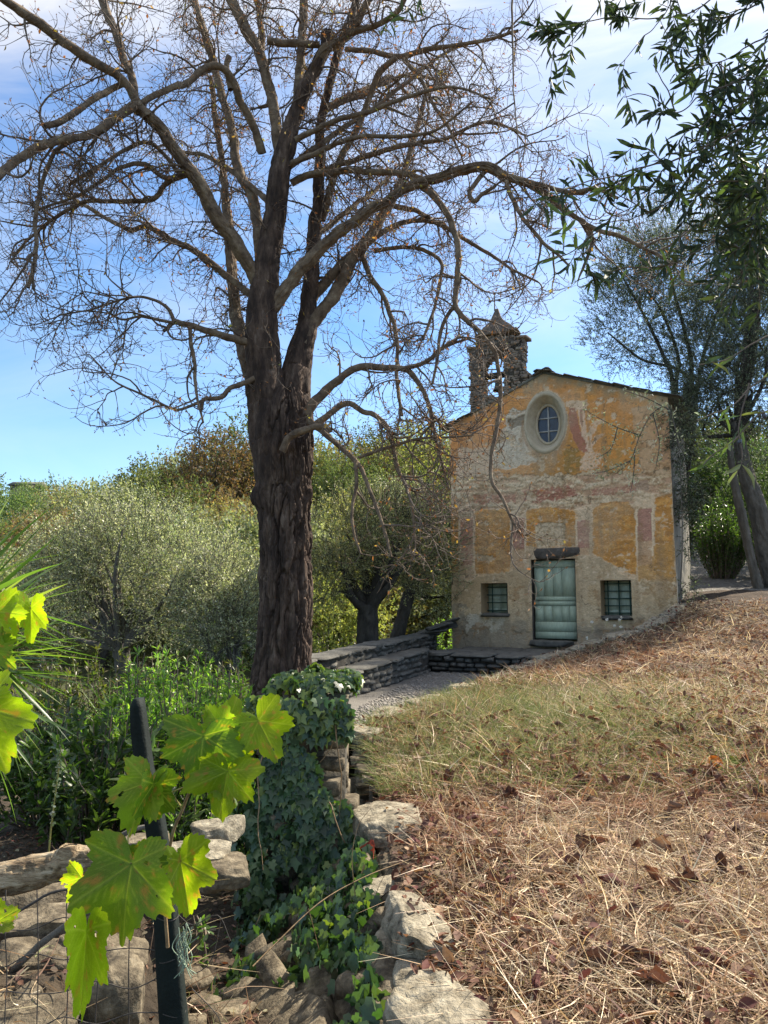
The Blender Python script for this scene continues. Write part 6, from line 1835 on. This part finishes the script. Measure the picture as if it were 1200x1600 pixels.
blades(a, np.stack([x, y, bank_z(x, y) + rng.uniform(.0, .12, n)], -1), d, rand_unit(n), rng.uniform(.06, .24, n), rng.uniform(.002, .005, n), rng.normal(size=(n, 3)) * .45 - [0, 0, .2], 5, palette(n, SC + [(.16, .18, .08)], .25))
o = a.build('straw_tangle', M['straw'], None, False, 'stuff'); o['label'] = 'tangle of dry stems over the rubble under the fence'
# long arching stalks in front of the ivy
a = Acc()
ds = thing('dry_stalk', 'long pale arching grass stalk with seed heads in front of the ivy', 'stalk', at(640, 1345, 4.0))
for pts_, r_ in (([(395, 1510), (430, 1475), (500, 1410), (570, 1370), (640, 1343)], .0035), ([(500, 1590), (540, 1500), (575, 1440), (590, 1390), (605, 1360)], .0022), ([(482, 1420), (490, 1450), (500, 1490)], .002), ([(555, 1400), (550, 1340), (560, 1290), (580, 1262)], .002)):
    Q = smooth_line(np.array([at(x_, y_, 3.3 + .0022 * (x_ - 395)) for x_, y_ in pts_]), .03); mk('stem', *tubes(Q, np.linspace(r_, r_ * .6, len(Q)), 5), M['cane'], ds, None, True)
for (x_, y_) in ((555, 1432), (565, 1448)):
    V_, F_ = T_LANCE; me = mesh_np('seed_head', V_, F_, M['petal'], np.broadcast_to(np.array([.55, .45, .28]), V_.shape))
    place_leaf(me, at(x_ - 12, y_, 3.6), np.array([1, .1, -.05]), np.array([0, -1, .4]), .055, .02, ds, 'seed_head')

# ------------------------------------------------------------------ fence: post, wires, log
def beam_prism(name, secs, mat, parent):
    V = np.concatenate(secs); n = len(secs[0]); j = np.arange(n); j2 = (j + 1) % n
    F_ = [np.stack([k * n + j, k * n + j2, (k + 1) * n + j2, (k + 1) * n + j], -1) for k in range(len(secs) - 1)]
    V = np.vstack([V, secs[0].mean(0), secs[-1].mean(0)]); m_ = len(V)
    return mk(name, V, [np.concatenate(F_), np.concatenate([np.stack([j2, j, np.full(n, m_ - 2)], -1), np.stack([(len(secs) - 1) * n + j, (len(secs) - 1) * n + j2, np.full(n, m_ - 1)], -1)])], mat, parent)
fp_ = thing('fence_post', 'dark green leaning fence post with a chamfered top behind the vine leaves', 'post', at(290, 1680, 2.05))
secs = []
for (xl, xr, y_) in ((258, 308, 1760), (250, 296, 1620), (243, 285, 1500), (237, 272, 1370), (224, 256, 1270), (211, 240, 1200), (204, 232, 1140), (203, 227, 1104), (209, 224, 1091)):
    p0, p1 = at(xl + 2.5, y_, 2.15), at(xr - 2.5, y_, 2.15); d = p1 - p0; dp = np.array([0, .022, 0])
    c4 = [(.06, -1), (.5, -1.25), (.94, -1), (1, -.7), (1, .9), (.9, 1.1), (.1, 1.1), (0, .9), (0, -.7)]
    secs.append(np.array([p0 + d * s + dp * t_ for s, t_ in c4]))
secs = secs[::-1]
beam_prism('shaft', secs, M['post'], fp_)
for y_ in (1430, 1495, 1580):
    xl = 240 + (y_ - 1370) * .06; Q = []
    for k in range(25):
        an = k / 24 * 2 * math.pi
        Q.append(at(xl + 17 + 20 * math.cos(an), y_ + 3 * math.sin(an * 2 + y_), 2.15) + np.array([0, .028 * math.sin(an), 0]))
    mk('wire_tie', *tubes(np.array(Q), np.full(25, .0014), 5), M['wire'], fp_)
wf = thing('wire_fence', 'rusty wire mesh fence strung to the left of the green post', 'fence', at(100, 1600, 2.15))
for k, x_ in enumerate((-40, 8, 58, 106, 152, 200)):
    Q = smooth_line(np.array([at(x_ + rng.uniform(-3, 3), y_, 2.15 + rng.uniform(-.015, .015)) for y_ in (1390, 1450, 1520, 1600, 1680)]), .03)
    mk('wire', *tubes(Q, np.full(len(Q), .0017), 5), M['wire'], wf, None, True)
for k, y_ in enumerate((1448, 1500, 1552, 1604, 1656)):
    pts_ = [at(x_, y_ - 35 * ((x_ + 60) / 320) ** .8 + 9 * math.sin(x_ * .05 + k * 2) + 14, 2.15) for x_ in (-60, 0, 50, 100, 150, 205, 255)]
    Q = smooth_line(np.array(pts_), .03); mk('wire', *tubes(Q, np.full(len(Q), .0016), 5), M['wire'], wf, None, True)
Q = smooth_line(np.array([at(-60, 1465, 2.1), at(0, 1440, 2.12), at(45, 1415, 2.13), at(80, 1395, 2.14), at(130, 1385, 2.15), at(240, 1360, 2.15)]), .03)
mk('wire', *tubes(Q, np.full(len(Q), .004), 6), M['wire'], wf, None, True)
for pts_ in ([(285, 1480), (300, 1520), (330, 1500), (345, 1440)], [(300, 1545), (330, 1575), (345, 1600), (350, 1660)], [(270, 1420), (300, 1445), (340, 1430), (360, 1470)]):
    Q = smooth_line(np.array([at(x_, y_, 2.3) for x_, y_ in pts_]), .02); mk('wire', *tubes(Q, np.full(len(Q), .0014), 5), M['wire'], wf, None, True)
# blue-green frayed twine on the post
tw_ = thing('twine', 'frayed pale green twine knotted beside the fence post', 'twine', at(285, 1500, 2.12))
for k in range(14):
    x0, y0 = 284 + rng.uniform(-4, 6), 1440 + rng.uniform(0, 30)
    pts_ = [at(x0 + rng.normal() * 7, y0 + 22 * j, 2.11 + rng.normal() * .006) for j in range(4)]
    Q = smooth_line(np.array(pts_), .012); mk('strand', *tubes(Q, np.full(len(Q), .0011), 4), M['twine'], tw_)
# weathered log resting along the fence
lg = [(-120, 1392, 27), (-40, 1380, 27), (20, 1371, 26), (60, 1362, 24), (85, 1354, 23), (108, 1345, 24), (130, 1343, 20), (150, 1340, 19), (157, 1339, 17)]
P = np.array([at(x_, y_, 2.35) for x_, y_, r in lg]); R = np.array([r * 2.35 / F_PX for _, _, r in lg])
Q = smooth_line(np.column_stack([P, R]), .006)
V, q = tubes(Q[:, :3], Q[:, 3], 40)
c = np.repeat(Q[:, :3], 40, 0); d = nrm(V - c); ax_ = nrm(P[-1] - P[0])
al = (V @ ax_)[:, None]; st3 = (V - al * ax_) + al * ax_ * .22
V = V + d * ((fbm(st3 * 26, 4, 17) - .5) * .022 + (fbm(V * 13, 3, 18) - .5) * .022 - .010 * (np.abs(fbm(st3 * 40, 3, 23) - .5) < .035))[:, None]
lo = mk('log', V, q, M['log'], None, None, True); tag(lo, 'bleached broken log lying across the wire fence at the left edge', 'log')
e = at(157, 1339, 2.35); n_ring = 40; base_i = len(Q) - 1
a = Acc()
k = 12; ring = V[-40:]
hol = [ring, ring * .75 + e * .25 + ax_ * -.005, ring * .55 + e * .45 - ax_ * .035, ring * .2 + e * .8 - ax_ * .05]
H_ = np.concatenate(hol); j = np.arange(40); j2 = (j + 1) % 40
mk('broken_end', H_, np.concatenate([np.stack([k * 40 + j, k * 40 + j2, (k + 1) * 40 + j2, (k + 1) * 40 + j], -1) for k in range(3)]), M['olive_bark'], lo, None, False)
P = np.array([at(104, 1348, 2.34), at(106, 1335, 2.335), at(108, 1326, 2.33), at(108, 1322, 2.33)])
V, q = tubes(smooth_line(P, .01), np.linspace(.036, .026, len(smooth_line(P, .01))), 18)
V = V + (fbm(V * 40, 3, 3)[:, None] - .5) * .012; mk('knot_stub', V, q, M['log'], lo, None, True)
for pts_, r_, lab in (([(150, 1322), (170, 1318), (200, 1300), (240, 1290), (262, 1302)], .012, 'thin grey branch lying on the stones behind the vine'), ([(-20, 1580), (60, 1540), (110, 1518), (150, 1500)], .02, 'grey weathered branch lying low in the rubble at left'), ([(-20, 1555), (70, 1470), (140, 1425), (190, 1400)], .014, 'dark branch slanting through the rubble under the log')):
    Q = smooth_line(np.array([at(x_, y_, 2.8) for x_, y_ in pts_]), .03)
    V, q = tubes(Q, np.linspace(r_, r_ * .6, len(Q)), 10); V = V + (np.stack([fbm(V * 30 + o_ * 7, 3, 3) for o_ in range(3)], -1) - .5) * r_ * .6
    o = mk('dead_branch', V, q, M['pale_bark'], None, None, True); tag(o, lab, 'branch')

# ------------------------------------------------------------------ grape vine
def vine_leaf_mesh(seed, tone, fold=.25, wave=.05, hole=False):
    """lobed, toothed leaf; its veins are paler ridges. x runs from the stalk to the tip"""
    r = np.random.default_rng(seed); nt, nr = 180, 15
    th = np.linspace(-math.pi, math.pi, nt, endpoint=False)
    lob = [(0, 1.0, r.uniform(.46, .58)), (.98 + r.uniform(-.12, .12), r.uniform(.78, .96), r.uniform(.44, .56)), (-.98 + r.uniform(-.12, .12), r.uniform(.78, .96), r.uniform(.44, .56)), (1.95 + r.uniform(-.1, .1), r.uniform(.62, .82), .52), (-1.95 + r.uniform(-.1, .1), r.uniform(.62, .82), .52)]
    R = np.zeros(nt)
    for a0, k, w in lob:
        dlt = np.abs((th - a0 + math.pi) % (2 * math.pi) - math.pi)
        R = np.maximum(R, k * (1 - .325 * np.minimum(dlt / w, 2) ** 1.2))
    R *= np.where(np.abs(th) > 2.72, np.clip(1 - (np.abs(th) - 2.72) / .42 * .85, .10, 1), 1)
    ph = (th * r.integers(24, 31) / (2 * math.pi) + .35 * np.sin(th * 3 + r.uniform(0, 6)) + r.uniform(0, 1)) % 1.0
    R *= 1 + .13 * (1 - np.abs(ph - .42) / .58) - .05 + .022 * r.normal(size=nt) + .05 * np.sin(th * 4 + r.uniform(0, 6))
    f = np.linspace(0, 1, nr)[1:]
    X_ = np.concatenate([[0], (R[None] * np.cos(th)[None] * f[:, None]).ravel()]); Y_ = np.concatenate([[0], (R[None] * np.sin(th)[None] * f[:, None]).ravel()])
    ang = np.arctan2(Y_, X_); rad = np.hypot(X_, Y_)
    vein = np.zeros_like(X_)
    for a0, k, w in lob:
        dlt = (ang - a0 + math.pi) % (2 * math.pi) - math.pi
        dist = np.abs(rad * np.sin(dlt)); fw = rad * np.cos(dlt)
        vein = np.maximum(vein, np.exp(-(dist / (.012 + .004 * (1 - fw))) ** 2) * (fw > 0) * (np.abs(dlt) < 1.2))
        for s in (.22, .36, .5, .64, .78):
            for sg in (-1, 1):
                ox, oy = math.cos(a0) * s * k, math.sin(a0) * s * k; va = a0 + sg * .72
                lx = (X_ - ox) * math.cos(va) + (Y_ - oy) * math.sin(va); ly = -(X_ - ox) * math.sin(va) + (Y_ - oy) * math.cos(va)
                vein = np.maximum(vein, .7 * np.exp(-(ly / .008) ** 2) * (lx > 0) * (lx < .38 * (1.1 - s)))
    Z_ = fold * np.abs(Y_) ** 1.25 * r.uniform(.7, 1.5) - .22 * np.clip(X_, 0, 1) ** 2 * r.uniform(.3, 1.2) + 1.7 * wave * np.sin(ang * 5 + r.uniform(0, 6)) * rad ** 1.6 + .012 * (1 - vein) * np.minimum(1, rad * 4)
    Z_ = Z_ + .03 * (fbm(P3(X_ * 4, Y_ * 4, seed), 3, seed) - .5)
    V = np.stack([X_, Y_, Z_], -1)
    j = np.arange(nt); j2 = (j + 1) % nt
    tri = np.stack([np.zeros(nt, int), 1 + j, 1 + j2], -1)
    qd = np.concatenate([np.stack([1 + k * nt + j, 1 + (k + 1) * nt + j, 1 + (k + 1) * nt + j2, 1 + k * nt + j2], -1) for k in range(nr - 2)])
    cxy = V[qd].mean(1); hq = fbm(np.column_stack([cxy[:, :2] * 7, np.full(len(cxy), seed * 1.7)]), 2, seed + 4) > .80; qd = qd[~hq]
    if hole:
        cxy = V[qd].mean(1); qd = qd[((cxy[:, 0] - .55) / .035) ** 2 + ((cxy[:, 1] - .30) / .045) ** 2 > 1]
    mott = .8 + .4 * fbm(P3(X_ * 6, Y_ * 6, seed + 3), 4, seed)
    C = np.array(tone)[None] * mott[:, None]
    C = C * (1 - vein[:, None] * .38) + np.array([.40, .44, .14])[None] * vein[:, None] * .38
    edge_ = sstep(rad / np.concatenate([[1], np.tile(R, nr - 1)]), .8, 1.0)
    C = C * (1 + (edge_ * (fbm(P3(X_ * 3, Y_ * 3, seed + 5), 2, seed) - .45))[:, None] * np.array([.5, .15, .1]))
    dry = np.clip((fbm(P3(X_ * 9, Y_ * 9, seed + 9), 3, seed) - .665) * 14, 0, 1)[:, None] * .85
    C = C * (1 - dry) + np.array([.30, .17, .06]) * dry
    return mesh_np('leaf', V, [tri, qd], M['vine_leaf'], C, True)

def vine(name, label, specs, canes, petioles, loc):
    t = thing(name, label, 'vine', loc)
    for k, (jx, jy, tx, ty, Yd, wr, tilt, tone, fold, hl) in enumerate(specs):
        b_ = at(jx, jy, Yd); e_ = at(tx, ty, Yd + tilt[2]); d = e_ - b_; L = np.linalg.norm(d)
        n_ = np.array([tilt[0], -1.0, tilt[1]])
        L *= .93
        place_leaf(vine_leaf_mesh(int(jx * 7 + jy) % 97, np.array(tone) * rng.uniform(.75, 1.1), fold, .06, hl), b_, d, n_, L, L * wr, t)
    for pts_, r_ in canes:
        Q = smooth_line(np.array([at(x_, y_, Y_) for x_, y_, Y_ in pts_]), .01); mk('cane', *tubes(Q, np.linspace(r_, r_ * .7, len(Q)), 8), M['cane'], t, None, True)
    for pts_ in petioles:
        Q = smooth_line(np.array([at(x_, y_, Y_) for x_, y_, Y_ in pts_]), .008); mk('petiole', *tubes(Q, np.linspace(.0022, .0016, len(Q)), 6), M['petiole'], t, None, True)
LT, DKG, MD = (.18, .255, .022), (.085, .15, .028), (.13, .205, .026)
vine('grape_vine', 'grape vine shoot with backlit lime green leaves in front of the fence post',
     [(318, 1150, 308, 1236, 1.86, 1.05, (.2, .35, -.02), DKG, .20, False), (345, 1135, 318, 1098, 1.90, 1.0, (-.1, .2, .02), LT, .3, False), (350, 1150, 372, 1085, 1.93, .9, (.2, .1, .02), LT, .2, False),
      (352, 1160, 375, 1218, 1.93, .9, (.1, .2, -.02), LT, .15, False), (404, 1126, 436, 1190, 1.90, .88, (.2, .25, -.01), LT, .28, False), (356, 1205, 340, 1285, 1.84, .95, (.1, .3, -.01), LT, .35, True), (350, 1200, 392, 1240, 1.87, .9, (.2, .2, 0), LT, .3, False),
      (232, 1222, 190, 1312, 1.80, .82, (-.35, .3, -.05), MD, .45, False), (240, 1225, 240, 1300, 1.78, .6, (.6, .2, .02), DKG, .5, False), (205, 1350, 182, 1490, 1.68, .88, (-.1, .45, -.06), MD, .3, False), (212, 1348, 266, 1345, 1.72, .75, (.2, .4, -.02), DKG, .25, False), (200, 1345, 165, 1340, 1.74, .8, (-.2, .6, .02), DKG, .3, False),
      (282, 1345, 300, 1440, 1.80, .68, (.45, .2, -.02), LT, .4, False), (288, 1340, 296, 1312, 1.82, .8, (.2, .2, .02), MD, .3, False), (135, 1455, 125, 1600, 1.62, .36, (.5, .1, 0), LT, .8, False), (128, 1372, 108, 1418, 1.9, .8, (-.2, .3, 0), LT, .3, False), (-5, 1440, 32, 1418, 1.8, .9, (0, .4, 0), LT, .3, False)],
     [([(262, 1480, 1.95), (258, 1400, 1.93), (268, 1310, 1.9), (285, 1265, 1.88), (300, 1228, 1.88), (330, 1170, 1.92)], .0045)],
     [[(330, 1170, 1.92), (345, 1145, 1.92), (370, 1130, 1.91), (404, 1126, 1.9)], [(322, 1180, 1.91), (318, 1160, 1.88), (318, 1150, 1.86)], [(285, 1265, 1.88), (262, 1232, 1.84), (236, 1224, 1.79)], [(296, 1240, 1.88), (330, 1215, 1.86), (356, 1205, 1.84)],
      [(262, 1330, 1.9), (240, 1335, 1.8), (208, 1349, 1.70)], [(266, 1350, 1.91), (282, 1345, 1.80)], [(205, 1350, 1.68), (200, 1310, 1.76), (215, 1270, 1.8)], [(300, 1225, 1.88), (275, 1235, 1.85), (250, 1245, 1.84)]], at(262, 1500, 1.95))
vine('grape_vine', 'cut-off vine shoot with bright leaves at the left border', [(-8, 955, 18, 1010, 1.7, 1.1, (.2, .3, 0), LT, .3, False), (48, 950, 50, 1012, 1.75, .55, (.6, .2, 0), LT, .6, False), (-12, 1010, 26, 1045, 1.7, .8, (.3, .4, 0), MD, .3, False), (-30, 1105, 12, 1215, 1.55, .95, (.2, .3, 0), LT, .3, False)],
     [([(-60, 960, 1.72), (-20, 950, 1.72), (20, 945, 1.74), (48, 950, 1.75)], .003)], [], at(-60, 960, 1.72))

# ------------------------------------------------------------------ overhanging olive boughs, top right
ob = thing('olive_tree', 'near olive boughs with long dark leaves hanging in at the top right', 'tree', (4.2, 2.6, -1.2))
V, q = bark_tube(np.stack([np.array([4.2, 2.6, -1.4]), np.array([4.1, 2.7, .2]), np.array([3.6, 3.0, 1.6]), np.array([3.0, 3.2, 2.4])]), np.array([.25, .2, .15, .09]), 40, .06, .03, 6)
mk('trunk', V, q, M['pale_bark'], ob)
NOL = [(.05, .072, .045), (.07, .095, .055), (.038, .053, .036), (.085, .11, .06)]
LMESH = []
tv, tf = T_LANCE
for c_ in NOL + [(.17, .23, .08), (.28, .29, .14)]:
    for b_ in (.6, 1.6):
        V = tv.copy(); V[:, 2] *= b_
        V = V * [1, 1, 1]; LMESH.append(mesh_np('leaf', V, tf, M['olive_near'], np.broadcast_to(np.array(c_), V.shape)))
specs = []
BOUGHS = []
for pts_, r0_, r1_ in (([(2.9, 3.25, 2.3), (2.5, 3.25, 2.85), (1.6, 3.3, 3.2), (.8, 3.35, 3.3), (.1, 3.3, 3.25)], .085, .02), ([(2.95, 3.2, 2.2), (2.5, 3.2, 1.75), (2.25, 3.1, 1.2), (2.1, 2.85, .75), (1.95, 2.6, .45)], .07, .012)):
    Q = smooth_line(np.array(pts_), .06); Q = Q + (np.stack([fbm(Q * 2.5 + o_ * 5, 3, 44 + o_) - .5 for o_ in range(3)], -1)) * .10
    V, q = tubes(Q, np.linspace(r0_, r1_, len(Q)), 14); V = V + (np.stack([fbm(V * 16 + o_ * 5, 3, 20 + o_) - .5 for o_ in range(3)], -1)) * .02
    mk('limb', V, q, M['pale_bark'], ob, None, True); BOUGHS.append(Q[3:])
BOUGHS = np.concatenate(BOUGHS)
def bough(pts, Y0, Y1, n_leaf, L=(.055, .10), r=.005, sub=0, pale=False, spread=1.05, hang=.12):
    a_ = np.array(pts, float); Yv = np.linspace(Y0, Y1, len(a_))
    Q = smooth_line(at(a_[:, 0], a_[:, 1], Yv), .015)
    Q = Q + (np.stack([fbm(Q * 9 + o_ * 5, 2, 12 + o_) - .5 for o_ in range(3)], -1)) * .03
    mk('branch', *tubes(Q, np.linspace(r, .0015, len(Q)), 6), M['twig'], ob, None, True)
    if a_[0, 0] > 1215 or a_[0, 1] < -30:      # joined to the trunk by a limb of its own
        kn = int(np.argmin(np.linalg.norm(BOUGHS - Q[0], axis=1))); T0 = BOUGHS[kn]
        C_ = smooth_line(np.stack([T0, T0 * .45 + Q[0] * .55 + [.04, .03, .06], Q[0]]), .05)
        mk('limb', *tubes(C_, np.linspace(.014, r, len(C_)), 7), M['pale_bark'], ob, None, True)
    i_ = np.sort(rng.integers(int(len(Q) * .08), len(Q) - 1, n_leaf))
    for k in i_:
        tg = nrm(Q[min(k + 1, len(Q) - 1)] - Q[k - 1]); pr = rand_unit(1)[0]
        d = nrm(tg * .75 + pr * spread + np.array([0, 0, -hang]))
        specs.append((Q[k], d, nrm(rand_unit(1)[0] + [0, -.3, .6]), rng.uniform(*L), pale))
    for s in range(sub):
        k = rng.integers(int(len(Q) * .15), int(len(Q) * .9)); tg = nrm(Q[k + 1] - Q[k])
        d = nrm(tg * .6 + rand_unit(1)[0] * [.8, .5, .8] + [0, 0, -hang])
        ln = rng.uniform(.14, .38); m_ = 13; P = [Q[k]]
        for j in range(m_): d = nrm(d + rng.normal(size=3) * .12 + [0, 0, -.04]); P.append(P[-1] + d * ln / m_)
        P = np.array(P); mk('branch', *tubes(P, np.linspace(r * .5, .0012, len(P)), 5), M['twig'], ob, None, True)
        for j in range(2, m_ + 1):
            for sg in (0, 1):
                if rng.random() < .78:
                    tg = nrm(P[j] - P[j - 1]); specs.append((P[j], nrm(tg * .8 + rand_unit(1)[0] * spread + [0, 0, -hang * .6]), nrm(rand_unit(1)[0] + [0, -.3, .6]), rng.uniform(*L), pale))
bough([(1260, 60), (1180, 110), (1100, 150), (1055, 175), (1010, 150), (975, 152)], 2.9, 2.7, 10, sub=5)
bough([(1055, 175), (1040, 140), (1020, 100)], 2.75, 2.7, 2, r=.003)
bough([(1260, 110), (1170, 190), (1090, 235), (1020, 260), (950, 275), (880, 300), (845, 315)], 2.8, 2.6, 26, sub=9, r=.006)
bough([(1250, 200), (1150, 270), (1060, 310), (990, 340), (930, 350)], 3.0, 2.7, 22, sub=9)
bough([(1260, 20), (1190, 60), (1130, 95), (1090, 100)], 3.0, 2.9, 14, sub=9)
bough([(1240, -40), (1160, 20), (1090, 30), (1030, 5)], 3.2, 3.1, 14, sub=9)
bough([(1250, 270), (1170, 330), (1110, 380), (1050, 410), (980, 420), (955, 425)], 3.1, 2.9, 18, sub=8)
bough([(1250, 330), (1190, 380), (1150, 440), (1100, 480)], 3.2, 3.1, 10, sub=5)
bough([(1250, 160), (1180, 220), (1120, 250), (1085, 300)], 3.4, 3.2, 14, sub=8)
bough([(1250, 30), (1210, 90), (1160, 160), (1110, 190), (1070, 250)], 3.0, 2.8, 20, sub=10)
bough([(1260, 230), (1210, 290), (1170, 370), (1140, 400)], 2.9, 2.8, 18, sub=9)
bough([(1260, 140), (1215, 200), (1190, 280), (1150, 310)], 2.7, 2.6, 18, sub=9)
bough([(1250, 90), (1200, 170), (1150, 230), (1130, 300), (1120, 350)], 3.3, 3.1, 14, sub=8)
bough([(1150, -40), (1080, 20), (1010, 30), (950, 25), (900, 40), (865, 60), (838, 95)], 3.4, 3.1, 14, sub=5, r=.004)
bough([(950, -40), (930, 20), (905, 50), (880, 80), (870, 100)], 3.2, 3.1, 8, sub=3, r=.003)
bough([(1060, -40), (1040, 20), (1005, 60), (985, 85), (960, 110)], 3.2, 3.1, 12, sub=4, r=.003)
bough([(960, 330), (920, 375), (885, 400), (850, 405), (820, 415)], 2.9, 2.75, 14, sub=2, r=.003)
bough([(900, 395), (890, 415), (882, 435)], 2.8, 2.8, 8, r=.002)
bough([(860, 310), (850, 318), (832, 320)], 2.65, 2.6, 8, r=.002)
bough([(1260, 560), (1180, 600), (1140, 635), (1090, 655)], 2.5, 2.4, 7, L=(.07, .10), r=.004, pale=True, hang=.2)
bough([(1260, 590), (1200, 640), (1160, 680), (1120, 705), (1100, 730)], 2.4, 2.3, 10, L=(.07, .10), r=.004, pale=True, hang=.2)
bough([(1250, 500), (1190, 530), (1140, 560), (1090, 570)], 2.6, 2.5, 8, L=(.06, .09), r=.004, pale=True, hang=.2)
bough([(1170, 600), (1158, 660), (1160, 710), (1150, 740)], 2.4, 2.35, 8, L=(.07, .10), r=.003, pale=True, hang=.3)
bough([(800, -60), (801, 60), (804, 150), (808, 220), (812, 262)], 3.3, 3.3, 0, r=.007)
bough([(804, 160), (780, 175), (750, 185), (735, 190)], 3.3, 3.3, 0, r=.004)
bough([(650, -50), (655, 20), (640, 40)], 3.0, 3.0, 5, sub=1, r=.003)
size = np.array([s[3] / s[0][1] for s in specs]); od = np.argsort(-size)
rest = Acc()
for rank, k in enumerate(od):
    b_, d, n_, L, pale = specs[k]
    if rank < 300:
        me = LMESH[rng.integers(8, 12) if pale else rng.integers(0, 9)]
        place_leaf(me, b_, d, n_, L, L * rng.uniform(.15, .205), ob)
    else:
        leaves(rest, T_LANCE, b_[None], d[None], n_[None], L, L * .22, palette(1, NOL))
rest.build('foliage', M['olive_near'], ob, False, 'stuff')
th_ = np.linspace(0, 2 * math.pi, 10, endpoint=False)
V = [[0, 0, 1.25]] + [[math.sin(p) * math.cos(t_), math.sin(p) * math.sin(t_), 1.25 * math.cos(p)] for p in np.linspace(.4, 2.74, 6) for t_ in th_] + [[0, 0, -1.25]]
j = np.arange(10); j2 = (j + 1) % 10
OM = mesh_np('olive', np.array(V), [np.concatenate([np.stack([1 + k * 10 + j, 1 + (k + 1) * 10 + j, 1 + (k + 1) * 10 + j2, 1 + k * 10 + j2], -1) for k in range(5)]), np.concatenate([np.stack([0 * j, 1 + j, 1 + j2], -1), np.stack([0 * j + 61, 51 + j2, 51 + j], -1)])], M['glass'], None, True)
for k in rng.choice(od[:420], 26, replace=False):
    b_ = specs[k][0]
    o = obj('olive', OM, ob); o.scale = (.0075, .0075, .0075); o.location = tuple(b_ - np.array([0, 0, .012]) - woff(ob)); o.rotation_euler = (rng.uniform(-.5, .5), rng.uniform(-.5, .5), 0)
